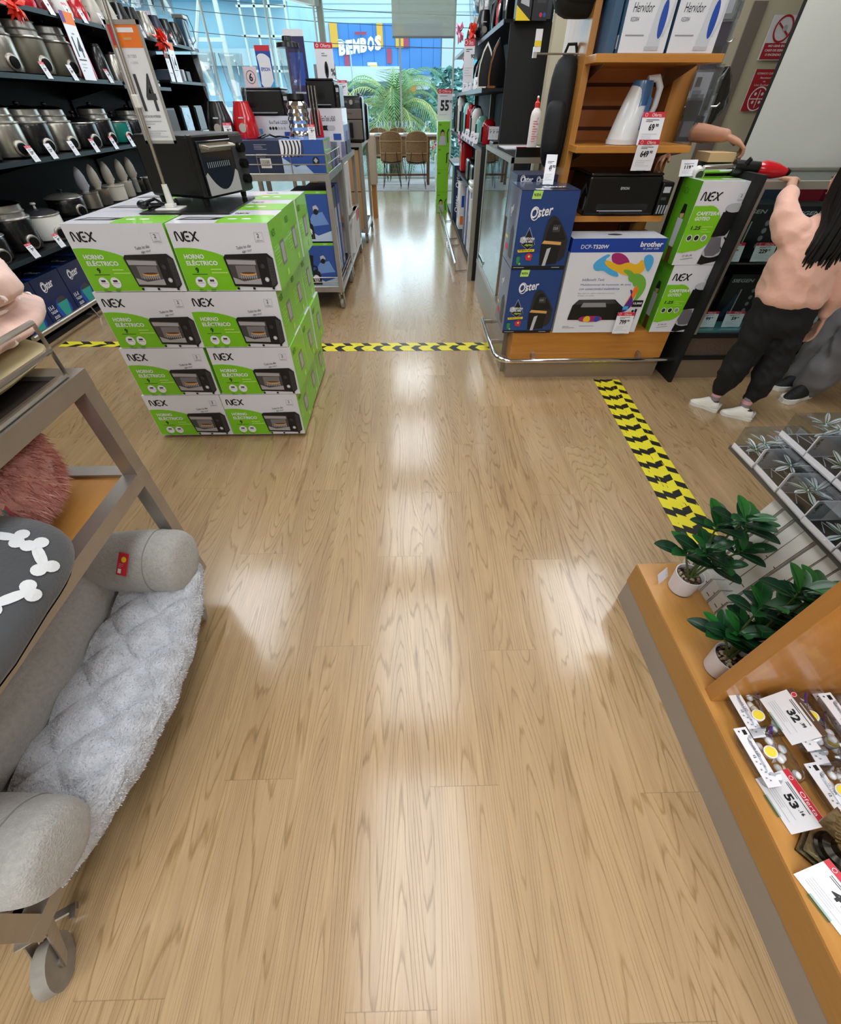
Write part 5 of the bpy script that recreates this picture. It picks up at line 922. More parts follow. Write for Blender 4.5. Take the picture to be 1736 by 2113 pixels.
# kettle on shelf
t = thing('electric_kettle', 'white and blue electric kettle on the middle wooden shelf', 'kettle', (1.20, 3.07, 1.287)); KW = mat('kettle_white', '#dfe0e4', .3, coat=.3); KB = mat('kettle_blue', '#3d6494', .3, coat=.3)
def kp(u, v):
    a = 2*math.pi*u; r = .088*(1-.42*v)+.006*math.sin(v*3); lean = .03*v; z = .02+.215*v
    return Vector((r*math.cos(a)+lean, r*.85*math.sin(a), z + (.035*v*(-math.cos(a))*.0)))
b = B(); b.lathe([(.09, 0), (.092, .018), (.086, .02)], (0, 0, 0), KW, 26, None, True, True, .85); b.grid(kp, 28, 14, KW, True); b.build('body', t, False)
b = B(); b.grid(lambda u, v: Vector(kp(u, .62+.38*v))*1.0 + Vector((.0015*math.cos(6.283*u), .0015*math.sin(6.283*u), 0)) - Vector((0, 0, .10*(1-v)*max(0, math.cos(6.283*u+3.14)))), 28, 6, KB, True); b.lathe([(.052, .234), (.05, .246), (.001, .25)], (.03, 0, 0), KB, 24, None, False, True, .85); b.build('blue_top', t, False)
b = B(); b.tube([(.05, 0, .25), (.10, 0, .255), (.125, 0, .22), (.125, 0, .15), (.105, 0, .09), (.085, 0, .05)], [.015, .017, .017, .015, .012, .009], KW, 12); b.build('handle', t, False)
b = B(); b.prism([(-.01, 0), (.012, .0), (.02, .12), (.0, .13)], -.004, .004, KB, Matrix.Translation((.055, -.062, .06)) @ Matrix.Rotation(.15, 4, 'Z')); b.build('water_window', t, False)
price_card(1.295, 2.955, 1.287, 'red topped 69 offer tag standing before the blue white kettle', '69', .12, .13, 0, .15)
# kettle cartons on the top shelf
def kettle_carton(label, x, sh=0):
    t = thing('kettle_carton', label, 'carton', (x, 2.965, 1.622), 0, 'kettle cartons on the top wooden shelf'); w, d, h = .225, .2, .30; b = B(); b.box(0, w, 0, d, 0, h, CARTW)
    f = Face(b, (0, 0, 0), (1, 0, 0), (0, 0, 1), .0005); f.text('Hervidor', w*.13, h*.42, h*.10, BLACK, 0, w*.42, .12); f.text('KE2004', w*.12, h*.33, h*.045, DGREY, 0, w*.17, .12); f.small(w*.08, h*.18, w*.4, 1, .01, GREY, .004)
    f.poly([(0, h*.68)]+arc(0, h*.68, w, h*.78, w*.5, h*1.05, 10)+[(w, h), (0, h)], DGREY); f.poly([(0, h*.72)]+arc(0, h*.76, w, h*.86, w*.5, h*1.1, 8)+[(w, h), (0, h)], BLACK)
    f.poly([(w*.57, h*.03), (w*.86, h*.03), (w*.84, h*.7), (w*.9, h*.76), (w*.70, h*.76)], mat('kettle_pic_white', '#c9ccd4', .4)); f.poly([(w*.70, h*.76), (w*.9, h*.76), (w*.84, h*.66), (w*.66, h*.55)], KB); f.disc(w*.80, h*.35, w*.07, BLUE, 18, h*.2); f.line([(w*.88, h*.7), (w*.98, h*.6), (w*.96, h*.36), (w*.88, h*.18)], .010, mat('kettle_pic_white')); f.rect(w*.55, h*.03, w*.3, h*.04, LGREY)
    f = Face(b, (0, d, 0), (0, -1, 0), (0, 0, 1), .0005); f.rect(0, 0, d, h, mat('side_steel_blue', '#3f5f7e', .4)); f.rect(d*.7, h*.05, d*.15, h*.15, WHITE); f.rect(0, 0, d*.1, h, ORG)
    b.build('carton', t, False)
kettle_carton('white Hervidor kettle carton, left of the pair on the top wooden shelf', 1.02); kettle_carton('white Hervidor kettle carton, right of the pair on the top wooden shelf', 1.26)
simple_carton('slim_carton', 'slim blue carton standing left of the kettle cartons', .97, 3.0, 1.622, .04, .22, .3, mat('side_steel_blue'))
# ---------------- glass showcase behind the counter ----------------
t = thing('glass_showcase', 'aluminium framed glass showcase running back from the wood counter', 'showcase', (.95, 4.2, 0)); X0, X1, Y0, Y1, H_ = .69, 1.22, 3.62, 4.88, 1.19
b = B(); b.box(X0, X1, Y0, Y1, .0, .10, PLATE); b.build('plinth', t); b = B(); b.box(X0, X1, Y0, Y1, .10, .27, mat('panel_grey_green', '#8d8f86', .4)); b.build('base_cabinet', t)
for x, y, s in ((X0, Y1-.045, .045), (X0, Y0, .02), (X1-.03, Y1-.03, .03), (X1-.03, Y0, .03)): b = B(); b.box(x, x+s, y, y+s, .27, H_-.02, ALU); b.build('corner_post', t)
b = B(); b.box(X0-.004, X0+.02, Y0, Y1, H_-.03, H_, ALU).box(X1-.02, X1, Y0, Y1, H_-.03, H_, ALU).box(X0, X1, Y1-.03, Y1, H_-.03, H_, ALU).box(X0, X1, Y0, Y0+.02, H_-.03, H_, ALU).box(X0-.004, X0+.02, Y0, Y1, .265, .30, ALU); b.build('frame', t)
b = B(); b.box(X0+.004, X0+.008, Y0+.02, Y1-.045, .30, H_-.03, GLASSG); b.build('front_pane', t); b = B(); b.box(X0+.02, X1-.02, Y0+.02, Y1-.03, H_-.012, H_-.004, mat('showcase_top', '#4d524d', .12, coat=.5)); b.build('top_board', t)
b = B(); b.box(X0+.01, X1-.02, Y0+.02, Y1-.04, .72, .728, GLASSG); b.build('inner_shelf', t); b = B(); b.box(X1-.02, X1-.01, Y0, Y1, .27, H_-.03, mat('showcase_back', '#a89f94', .5)); b.build('back_panel', t)
for i, (y, c, z, h) in enumerate(((4.6, STEEL, .30, .34), (4.35, WPL, .30, .12), (4.1, STEEL, .73, .3), (3.85, WPL, .73, .2), (4.55, STEEL, .73, .36))):
    tt = thing('hand_blender', 'pale hand blender inside the glass showcase, %s' % ['far lower', 'middle lower', 'middle upper', 'near upper', 'far upper'][i], 'hand blender', (.86, y, z), 0, 'hand blenders in the showcase'); b = B(); b.lathe([(.03, 0), (.032, h*.3), (.018, h*.35)], (0, 0, 0), WPL, 12); b.build('foot', tt, False); b = B(); b.cyl((0, 0, h*.35), (0, 0, h), .014, c); b.build('shaft', tt, False)
o = B().box(.78, 1.1, 4.4, 4.75, 1.187, 1.189, PAPER).box(.9, 1.0, 4.45, 4.6, 1.189, 1.19, RED).build('flyers'); tag(o, 'white and red flyers lying on the glass showcase', 'leaflet')
o = B().box(.72, .95, 3.64, 3.67, 1.19, 1.24, BLKP).build('black_divider'); tag(o, 'low black divider on the near end of the glass showcase', 'divider')
t = thing('spray_bottle', 'white alcohol bottle with red cap on the glass showcase', 'bottle', (.965, 4.3, 1.19)); b = B(); b.lathe([(.036, 0), (.038, .01), (.038, .19), (.032, .215), (.016, .235)], (0, 0, 0), mat('bottle_white', '#e8dcd8', .4), 20); f = Face(b, (-.022, -.0385, .02), (1, 0, 0), (0, 0, 1), .001); f.small(0, .14, .044, 9, .014, mat('bottle_red', '#d8606a', .5), .004); f.text('P', .03, .15, .012, RED); b.build('bottle', t, False); b = B(); b.lathe([(.017, .235), (.018, .262), (.009, .27), (.008, .285)], (0, 0, 0), mat('cap_red', '#e23a2c', .35), 14); b.ball((0, 0, .29), .009, WPL, 8); b.build('cap', t, False)
# backpack hanging
def pack(label, x, y, z, w, h, rz, rx):
    t = thing('backpack', label, 'backpack', (x, y, z), rz); t.rotation_euler = (rx, .0, rz); BK = mat('backpack_nylon', '#0d0e12', .7, nz=3, amt=.3, bump=.2, bscale=9); 
    b = B(); b.ball((0, 0, 0), (w/2, .10, h/2), BK, 20, lambda p: Vector((math.copysign(abs(p.x)**.6, p.x), math.copysign(abs(p.y)**.7, p.y), math.copysign(abs(p.z)**.55, p.z)))); b.build('body', t, False)
    b = B(); b.ball((0, -.085, -h*.12), (w*.38, .045, h*.26), BK, 16, lambda p: Vector((math.copysign(abs(p.x)**.5, p.x), p.y, math.copysign(abs(p.z)**.5, p.z)))); b.build('front_pocket', t, False)
    for s in (-1, 1): b = B(); b.tube([(s*w*.2, .09, h*.45), (s*w*.25, .15, h*.2), (s*w*.25, .14, -h*.2), (s*w*.3, .09, -h*.4)], .014, BLKM, 6); b.build('strap', t, False)
    b = B(); b.tube([(-.04, .02, h*.47), (-.02, .02, h*.58), (.02, .02, h*.58), (.04, .02, h*.47)], .008, BLKM, 6); b.build('top_loop', t, False)
    b = B(); b.tube([(-w*.45, -.03, -h*.35), (-w*.46, -.02, h*.1), (-w*.38, -.03, h*.42), (0, -.04, h*.49), (w*.38, -.03, h*.42), (w*.46, -.02, h*.1), (w*.45, -.03, -h*.35)], .004, mat('zip_line', '#33353c', .4), 6); b.build('zip', t, False); return t
pack('slim black backpack hanging beside the orange wood upright', .872, 3.28, 1.40, .15, .47, -.5, 0); pack('black backpack cut by the top edge, hanging above the slim one', .86, 3.22, 1.93, .28, .36, 0, 0)
pack('dark bag hanging on the cream wall behind the slim backpack', 1.42, 4.79, 1.42, .30, .62, 0, 0)
t = thing('hook_rail', 'thin metal hook rail with white price card left of the backpacks', 'rail', (.7, 3.3, 1.66)); b = B(); b.tube([(.68, 3.25, 1.635), (.93, 3.25, 1.635)], .004, STEEL); b.box(.665, .685, 3.24, 3.26, 1.62, 1.66, STEEL); b.build('bar', t); b = B(); b.box(.665, .70, 3.235, 3.238, 1.64, 1.72, PAPER); b.box(.665, .70, 3.234, 3.235, 1.66, 1.68, YEL); b.build('card', t)
# ---------------- black gondola right of the aisle ----------------
GX = .74
t = thing('iron_gondola', 'black steel shelving unit of irons and blenders right of the aisle', 'shelving', (1.0, 7.6, 0))
b = B(); b.box(.69, 1.16, 5.2, 5.24, 0, 1.16, BLKM).box(.85, 1.22, 5.2, 5.24, 1.16, 1.92, BLKM); b.build('end_panel', t); b = B(); b.box(.64, .69, 5.19, 5.25, 0, 1.13, ALU); b.build('end_trim', t)
b = B(); b.box(1.18, 1.20, 5.24, 10.0, 0, 2.6, BLKM); b.build('back_panel', t)
for z, y0, y1, x in ((1.94, 5.24, 7.0, .80), (1.97, 7.02, 9.9, .76), (1.545, 5.24, 6.4, .66), (1.555, 6.42, 9.9, .74), (1.13, 5.3, 9.9, .72), (.72, 5.3, 9.9, .74)):
    b = B(); b.box(x, 1.18, y0, y1, z-.02, z, BLKS); b.box(x-.006, x, y0, y1, z-.03, z+.002, SHEDGE); b.build('shelf', t)
for y in (6.41, 7.9, 9.85): b = B(); b.box(1.12, 1.18, y, y+.03, 0, 2.6, ALU); b.build('upright', t)
for y in (5.3, 6.4, 7.6): b = B(); b.prism([(1.18, .72), (.74, .72), (.74, .70), (1.18, .3)], y, y+.006, BLKS); b.build('bracket', t)
b = B(); b.cyl((.53, 5.5, .10), (.53, 9.3, .10), .016, CHROME)
for y in (5.55, 6.8, 7.2, 8.5): b.tube([(.53, y, .1), (.53, y, .01), (.70, y+.05, .01)], .006, STEEL, 6)
b.build('bumper_rail', t); b = B(); b.box(.72, 1.18, 5.25, 9.9, .02, .06, BLKS); b.build('base_shelf', t)
def iron(label, x, y, z, body, rz=0.0, s=1.0, stand=True, group='irons on the right unit'):
    t = thing('steam_iron', label, 'iron', (x, y, z), rz, group); t.scale = (s, s, s)
    # stands on its heel, sole towards -x
    out = [(-.062, 0), (-.066, .06), (-.055, .14), (-.03, .21), (0, .255), (.03, .21), (.055, .14), (.066, .06), (.062, 0)]
    b = B(); b.prism(out, 0, .012, CHROME); b.prism([(a*.84, .012+c*.88) for a, c in out], -.002, 0, mat('iron_sole_dark', '#1a1a1c', .3, metal=.5)); b.build('soleplate', t, False)
    b = B(); b.prism([(a*.9, c*.95+.004) for a, c in out], .012, .05, body); b.prism([(a*.7, c*.8+.01) for a, c in out], .05, .08, body); b.build('body', t, False)
    b = B(); b.tube([(0, .07, .20), (0, .12, .19), (0, .13, .13), (0, .12, .06), (0, .07, .03)], [.014, .016, .017, .016, .014], BLKP, 10); b.build('handle', t, False)
    b = B(); b.box(-.055, .055, .04, .10, 0, .012, BLKP, .004); b.build('heel_rest', t, False); return t
iron('large black iron standing on its heel on the upper right shelf, sole outward', .80, 5.38, 1.547, BLKP, .1, 1.2); iron('grey trimmed iron left of the large black one on the right shelf', .72, 5.55, 1.547, INOX, -.1, 1.15)
MINT = mat('mint_enamel', '#8fd8cc', .3, coat=.4)
for i, (y, c) in enumerate(((6.6, WPL), (7.0, BLKE), (7.4, WPL), (7.8, BLKE), (8.2, INOX))): iron('iron on the upper right shelf, %s from the near end after the pair' % ['third', 'fourth', 'fifth', 'sixth', 'seventh'][i], .84, y, 1.557, c, .2)
for i, (y, c, n) in enumerate(((5.5, BLKP, 'large black'), (5.9, REDP, 'red'), (6.3, BLKP, 'dark'), (7.3, BLKE, 'glossy black'), (7.8, STEEL, 'steel'), (8.4, BLKE, 'farthest black'))):
    if i < 3: iron(n+' iron on the top shelf of the right unit', .90, y, 1.95 if y < 7 else 1.98, c, .4)
    else: blender(n+' blender on the top shelf of the right unit', (.88, y, 1.98), c)
# small appliances on the z 1.13 shelf
def canister(lab, x, y, z, r, h, m, top, name='hand_mixer', grp='small appliances on the right middle shelf'):
    t = thing(name, lab, 'small appliance', (x, y, z), 0, grp); b = B(); b.lathe([(r*.9, 0), (r, .01), (r, h*.7), (r*.9, h*.85), (r*.55, h*.97), (.001, h)], (0, 0, 0), m, 18, None, True, True, .8); b.build('body', t, False); b = B(); b.box(-r-.012, -r+.004, -r*.25, r*.25, h*.1, h*.7, top, .004); b.build('handle', t, False)
for i, (y, c, h, n, x) in enumerate(((5.95, REDP, .20, 'short round red', .85), (6.25, MINT, .22, 'mint green', .82), (6.6, WPL, .28, 'white with dark window', .80), (6.95, BLKE, .30, 'black', .83), (7.25, REDP, .31, 'slim red', .80), (7.55, MINT, .33, 'tall pale mint', .79), (7.95, mat('navy_enamel'), .34, 'tall navy', .79), (8.6, WPL, .42, 'tall white', .80), (9.1, BLKE, .4, 'tall far black', .80))):
    canister(n+' small appliance on the middle shelf of the right unit', x, y, 1.132, .07, h, c, BLKP)
t = thing('sandwich_maker', 'black open grill with chrome edge at the near end of the right middle shelf', 'grill', (.95, 5.50, 1.132)); b = B(); b.box(-.13, .13, -.12, .12, 0, .05, BLKP, .01); b.build('base', t, False); b = B(); b.box(.08, .12, -.12, .12, .05, .30, BLKP, .01); b.tube([(.07, -.11, .06), (.06, -.11, .28), (.06, .11, .28), (.07, .11, .06)], .006, CHROME); b.build('lid', t, False)
for i, (x, y) in enumerate(((.82, 5.62), (.85, 5.60), (.88, 5.58))): price_card(x, y, 1.185, 'white price card, %s of three fanned on the black grill' % ['left', 'middle', 'right'][i], '99', .035, .10, -.3, .2, 'white', group='fanned cards on the grill')
for i, y in enumerate((6.1, 6.45, 6.8, 7.1, 7.5, 8.0)): price_card(.725, y, 1.11, 'white tag on the right middle shelf edge, %s from the near end' % ['first', 'second', 'third', 'fourth', 'fifth', 'sixth'][i], '89', .07, .11, -math.pi/2+.7, .25, 'white', group='tags on the right middle shelf')
for i, y in enumerate((5.75, 6.1, 6.7, 7.1, 7.6, 8.1)): price_card(.76, y, 1.54, 'white tag on the right upper shelf edge, %s from the near end' % ['first', 'second', 'third', 'fourth', 'fifth', 'sixth'][i], '79', .08, .12, -math.pi/2+.7, .25, 'white', group='tags on the right upper shelf')
# lower shelf
t = thing('sandwich_press', 'white sandwich press on the low right shelf near the floor cartons', 'press', (.80, 5.75, .722)); b = B(); b.box(-.14, .14, -.13, .13, .03, .075, WPL, .015); b.build('base', t, False); b = B(); b.box(-.14, .14, -.13, .13, .08, .12, WPL, .015); b.build('lid', t, False); b = B(); b.box(-.03, .03, -.17, -.13, .06, .09, BLKP, .005); b.build('handle', t, False)
price_card(.72, 5.58, .80, 'white tag standing on the white sandwich press', '69', .045, .14, -.3, .2, 'white')
for i, (y, c, h) in enumerate(((6.5, BLKE, .2), (7.0, BLKE, .22), (8.0, REDP, .35))):
    t = thing('toaster', ['black toaster on the low right shelf', 'glossy black toaster farther along the low right shelf', 'tall red appliance with pink bow on the low right shelf'][i], 'toaster', (.84, y, .722)); b = B(); b.box(-.09, .09, -.15, .15, 0, h, c, .03); b.build('body', t, False); b = B(); b.box(-.02, .02, -.12, .12, h, h+.002, DGREY); b.build('slot', t, False)
bow(.70, 7.85, 1.08, .07, PBW, 'pink ribbon bow on the low right shelf', 4); bow(.72, 7.2, 2.02, .10, RBW, 'red ribbon bow at the right unit, upper one', 5); bow(.70, 7.6, 1.84, .10, RBW, 'red ribbon bow at the right unit, lower one', 6); bow(.70, 8.8, 2.15, .12, PBW, 'pink ribbon bow high on the right unit', 7)
t = price_card(.70, 7.0, 1.62, 'tall red topped white card beside the irons on the right unit', '', .12, .34, -.2, .0)
# floor level cartons, spines to the aisle
spec = [(5.40, .16, .46, '#d8d2c8', 'cream'), (5.58, .10, .44, '#c9c6cc', 'pale grey'), (5.70, .10, .40, '#1f3f8c', 'blue and white'), (5.82, .14, .52, '#b58f58', 'brown wood tone'), (5.98, .12, .50, '#caa36a', 'light brown'), (6.12, .12, .56, '#e2dfe0', 'white'), (6.26, .12, .62, '#dfe2ea', 'tall white'), (6.40, .16, .66, '#1d356e', 'navy'), (6.60, .14, .62, '#d4cfd6', 'pale'), (6.80, .16, .60, '#2a3f7a', 'dark blue'), (7.6, .4, .55, '#e4e1e0', 'wide white')]
for i, (y, d, h, c, n) in enumerate(spec):
    simple_carton('floor_carton', '%s carton standing on edge under the right unit, %s from the near end' % (n, ['first', 'second', 'third', 'fourth', 'fifth', 'sixth', 'seventh', 'eighth', 'ninth', 'tenth', 'eleventh'][i]), .74, y, .062, .36, d*.9, h, mat('spine'+c[1:], c, .5), lambda F_, Rt, Tp, Lf, w, d_, hh: (F_.rect(.02, hh*.1, .1, hh*.2, ORG), F_.rect(.03, hh*.5, .1, hh*.25, BLUE), Lf.rect(d_*.3, hh*.2, d_*.3, hh*.4, GREY)), group='cartons standing under the right unit')
simple_carton('tall_carton', 'tall navy carton with white brand lettering under the right unit', .70, 8.3, .062, .3, .35, .70, NAVY, lambda F_, Rt, Tp, Lf, w, d, h: (Face(F_.b, (0, 0, 0), (0, 0, 1), (-1, 0, 0), .0008).text('Oster', .1, -.09, .06, WHITE, .02, .22, .2), Face(F_.b, (0, 0, 0), (0, 0, 1), (-1, 0, 0), .0008).text('Oster', .42, -.09, .06, WHITE, .02, .22, .2), Face(F_.b, (.0, .0, 0), (1, 0, 0), (0, 0, 1), .0008).rect(.13, .05, .01, .5, SKY)))
# green carton tower
def nexg(F_, Rt, Tp, Lf, w, d, h):
    F_.nex(w*.1, h*.84, h*.05, BLACK); F_.poly([(w*.1, h*.05), (w*.7, h*.05), (w*.62, h*.42), (w*.2, h*.42)], LGREY); F_.disc(w*.4, h*.52, w*.13, SKINP, 12, h*.1); F_.poly([(w*.22, h*.4), (w*.25, h*.62), (w*.4, h*.7), (w*.55, h*.62), (w*.56, h*.42), (w*.5, h*.58), (w*.32, h*.58)], BLACK); F_.line([(w*.85, h*.15), (w*.78, h*.55), (w*.9, h*.7)], w*.07, BLACK); Lf.rect(0, 0, d, h, mat('pale_side', '#dfe9e6', .4)); Lf.rect(d*.2, h*.2, d*.5, h*.4, GREEN)
gprev = None
for i in range(4):
    simple_carton('green_carton', 'lime green carton with a woman picture at the aisle end, %s of the tower' % ['bottom', 'second', 'third', 'top'][i], .475, 9.3, .0+.31*i, .205, .32, .308, GREEN, nexg if i in (0, 3) else (lambda F_, Rt, Tp, Lf, w, d, h: (F_.nex(w*.1, h*.84, h*.05, BLACK), F_.line([(w*.8, h*.3), (w*.82, h*.7), (w*.98, h*.72)], w*.09, BLACK) if i == 2 else None, Lf.rect(0, 0, d, h, mat('pale_side')), Lf.rect(d*.2, h*.2, d*.5, h*.4, GREEN))), group='lime green carton tower')
def a55(f, w, h): f.rect(0, h*.86, w, h*.14, RED); f.text('Oferta', w*.62, h*.89, h*.08, WHITE, 0, w*.6, al='c'); f.ring(w*.15, h*.93, h*.05, .006, WHITE); f.text('55', w*.5, h*.32, h*.34, BLACK, .04, w*.6, al='c'); f.text('90', w*.82, h*.56, h*.1, BLACK, .02); f.small(w*.15, h*.78, w*.7, 1, .01, GREY, .006); f.small(w*.15, h*.2, w*.7, 1, .01, LGREY, .004)
standcard('tall white 55 offer card standing on the lime green carton tower', .585, 9.4, 1.24, .235, .37, a55)
# upper wall goods near the top of the frame, right of the irons
for i, (x, m, n) in enumerate(((.93, YEL, 'yellow cornered'), (1.06, mat('pack_dark', '#1a1a20', .4), 'dark'))):
    t = thing('boxed_shaver', n+' appliance pack on top of the black end panel', 'pack', (x, 5.12, 1.92)); b = B(); b.box(-.06, .06, 0, .1, 0, .28, mat('pack_dark')); f = Face(b, (-.06, 0, 0), (1, 0, 0), (0, 0, 1), .0006)
    if i == 0: f.poly([(0, 0), (.12, 0), (0, .08)], YEL); f.poly([(.03, .09), (.1, .07), (.09, .2), (.04, .2)], LGREY)
    else: f.disc(.07, .03, .012, RED); f.disc(.1, .03, .012, BLUE); f.poly([(.03, .09), (.1, .09), (.09, .2), (.04, .2)], DGREY)
    b.build('pack', t, False)
# ---------------- dining set at the window ----------------
o = B().box(-2.4, 2.6, 12.0, 13.95, .0, .012, mat('pale_rug', '#b7b3b3', .9, nz=5, amt=.12)).build('area_rug'); tag(o, 'pale grey woven rug under the window table', 'rug')
WAL = wood('walnut', '#6d4630', '#8a5c40', 1, .4, 'Y'); RAT = mat('rattan_weave', '#8f6e4c', .7, nz=60, amt=.35, bump=.8, bscale=90); RATE = mat('rattan_cane', '#b39168', .6)
t = thing('bar_table', 'long walnut bar height table with pale top at the end window', 'table', (0, 13.15, 0))
b = B(); b.box(-1.1, .70, 12.85, 13.45, .90, .94, mat('table_top_pale', '#c9c5c0', .25, coat=.4), .004); b.build('tabletop', t); b = B(); b.box(-1.05, .66, 12.88, 13.42, .84, .90, WAL); b.build('apron', t)
for x in (-1.0, .42): 
    for y in (12.9, 13.34): b = B(); b.box(x, x+.06, y, y+.06, .012, .84, WAL); b.build('leg', t)
b = B(); b.box(-1.0, .47, 13.1, 13.16, .17, .21, WAL); b.build('stretcher', t)
def chair(label, x, y, rz):
    t = thing('rattan_bar_chair', label, 'chair', (x, y, 0.012), rz, 'rattan chairs around the window table')
    def back(u, v):
        a = (u-.5)*2; e = max(0, (v-.72)/.28); ww = .235*(1-.0*e)*(1-.28*e**3); return (a*ww, -.20-.05*v+.05*a*a, .50+.50*v*(1-.06*a*a*e))
    b = B(); b.grid(back, 12, 12, RAT); b.grid(lambda u, v: tuple(Vector(back(u, v))+Vector((0, .018, 0))), 12, 12, RAT); b.build('backrest', t, False)
    b = B(); b.tube([back(0, v/8) for v in range(9)]+[back(u/8, 1) for u in range(1, 9)]+[back(1, 1-v/8) for v in range(1, 9)], .012, RATE); 
    for v in (.28, .68): b.tube([tuple(Vector(back(u/6, v))+Vector((0, -.012, 0))) for u in range(7)], .011, RATE)
    b.build('cane_edge', t, False)
    b = B(); b.grid(lambda u, v: ((u-.5)*.46*(1-.1*v), -.22+.42*v, .49+.02*abs(u-.5)*2-.03*math.sin(v*3)+.0), 10, 8, RAT); b.grid(lambda u, v: ((u-.5)*.46*(1-.1*v), -.22+.42*v, .465+.02*abs(u-.5)*2-.03*math.sin(v*3)), 10, 8, RAT); b.build('seat', t, False)
    for sx in (-1, 1):
        for sy in (-1, 1):
            b = B(); b.tube([(sx*.1, sy*.02, .46), (sx*.21, sy*.2, 0), (sx*.17, sy*.1, .46)], .006, BLKM, 6); b.build('leg', t, False)
    for sx in (-1, 1):
        b = B(); b.tube([(sx*.12, -.255, .66), (sx*.15, -.24, .46), (sx*.17, -.16, .44)], .007, BLKM, 6); b.build('back_stay', t, False)
    return t
ch = chair('near left rattan bar chair, its woven back facing the aisle', -.42, 12.45, 0); dup(ch, (.16, 12.35, .012), 0, 'near right rattan bar chair, its woven back facing the aisle')
dup(ch, (-.78, 13.75, .012), math.pi, 'far left rattan chair seen over the table'); dup(ch, (-.30, 13.75, .012), math.pi, 'far right rattan chair seen over the table between the near chairs'); dup(ch, (1.02, 12.95, .012), -1.4, 'rattan chair turned sideways at the right end of the table')
GL = glassy('wine_glass_clear', '#eef4f6', .1)
gl = None
for i, (x, y) in enumerate(((-.72, 13.05), (-.46, 13.0), (-.28, 13.15), (-.12, 13.0), (-.02, 13.25), (.10, 13.02), (.42, 13.1), (-.62, 13.25))):
    lab = 'clear stemmed wine glass on the window table, %s from the left' % ['first', 'third', 'fourth', 'fifth', 'sixth', 'seventh', 'eighth', 'second'][i]
    if gl is None:
        gl = thing('wine_glass', lab, 'glass', (x, y, .94), 0, 'wine glasses on the window table'); b = B(); b.lathe([(.035, 0), (.034, .003), (.005, .008), (.004, .09)], (0, 0, 0), GL, 16); b.build('stem', gl, False); b = B(); b.lathe([(.005, .09), (.03, .115), (.042, .15), (.036, .21), (.035, .21), (.040, .15), (.004, .095)], (0, 0, 0), GL, 16, None, False); b.build('bowl', gl, False)
    else: dup(gl, (x, y, .94), 0, lab)
for x, y in ((-.72, 12.98), (-.05, 13.02)):
    o = B().lathe([(.0, 0), (.09, .004), (.12, .012), (.118, .014), (.08, .006)], (x, y, .94), WPL, 20).build('plate'); tag(o, ('left' if x < -.3 else 'middle')+' white plate on the window table', 'plate')
t = thing('flower_arrangement', 'pink flowers behind the right end of the table by the window', 'flowers', (.72, 13.6, 0)); b = B(); b.lathe([(.07, 0), (.1, .5), (.08, .55)], (.72, 13.6, 0), WPL, 14); b.build('vase', t); b = B(); rr = random.Random(3)
for i in range(60): b.ball((.72+rr.uniform(-.16, .16), 13.6+rr.uniform(-.1, .1), .72+rr.uniform(-.16, .16)), rr.uniform(.012, .03), mat('pink_petal', '#e05a86', .6) if i % 3 else mat('pale_petal', '#f0c4d0', .6), 6)
b.build('blossoms', t)
# ---------------- service counter on the right ----------------
t = thing('service_counter', 'long glass fronted service counter with taupe plinth at the right, full of boxed electronics', 'counter', (3.4, 3.1, 0))
DK = mat('counter_dark', '#1f1b1a', .4); MESHM = mat('perforated_panel', '#6f6259', .45, metal=.5, nz=220, amt=.35)
b = B(); b.box(1.93, 5.15, 2.82, 3.5, 0, .145, PLATE); b.build('plinth', t); b = B(); b.box(1.92, 5.15, 2.80, 3.5, .145, .175, BLKM).box(1.92, 5.15, 2.80, 3.5, .30, .33, BLKM); b.build('dark_frame', t)
b = B(); b.box(1.92, 5.15, 2.81, 3.5, .175, .30, MESHM); b.build('perforated_front', t)
b = B(); b.box(1.92, 5.15, 2.82, 3.5, .33, .345, mat('shelf_glass_green', '#4f7f84', .1)); b.build('bottom_shelf', t); b = B(); b.box(1.92, 5.15, 2.86, 3.44, .735, .745, GLASSG); b.build('middle_shelf', t)
b = B(); b.box(1.92, 5.15, 3.44, 3.5, .33, 1.13, mat('counter_back_red_brown', '#4a2320', .5)); b.build('back_panel', t)
b = B(); b.box(1.92, 5.15, 2.795, 2.83, 1.115, 1.15, ALU).box(1.92, 5.15, 3.45, 3.5, 1.115, 1.15, ALU).box(1.92, 1.95, 2.79, 2.81, .33, 1.12, ALU); b.build('top_rail', t)
b = B(); b.box(1.95, 5.15, 2.80, 2.806, .345, 1.115, PANE); b.build('front_pane', t); b = B(); b.box(1.92, 5.15, 2.83, 3.45, 1.13, 1.138, GLASSG); b.build('top_pane', t)
b = B(); b.box(1.88, 1.905, 2.75, 3.5, 0, 1.18, BLKM); b.build('end_panel', t)
b = B(); b.box(1.62, 1.88, 3.08, 3.11, .3, 1.21, mat('board_green_black', '#15191a', .5)); b.build('side_board', t)
def seg(label, x, y, z, w, h, txt=True, col='#17171a'):
    def art(F_, Rt, Tp, Lf, w, d, h):
        if txt:
            F_.text('SIEGEN', w*.06, h*.84, h*.07, LGREY, .02, w*.55, .25); F_.poly([(w*.1, h*.1), (w*.25, h*.1), (w*.42, h*.55), (w*.35, h*.6)], mat('box_print_blue', '#2c3a55', .4)); F_.rect(w*.4, h*.2, w*.03, h*.5, LGREY)
            for i in range(4): F_.disc(w*.75, h*(.25+.14*i), w*.05, GREY, 10)
    return simple_carton('electronics_box', label, x, y, z, w, .2, h, mat('box'+col[1:], col, .35), art, group='boxed electronics in the service counter')
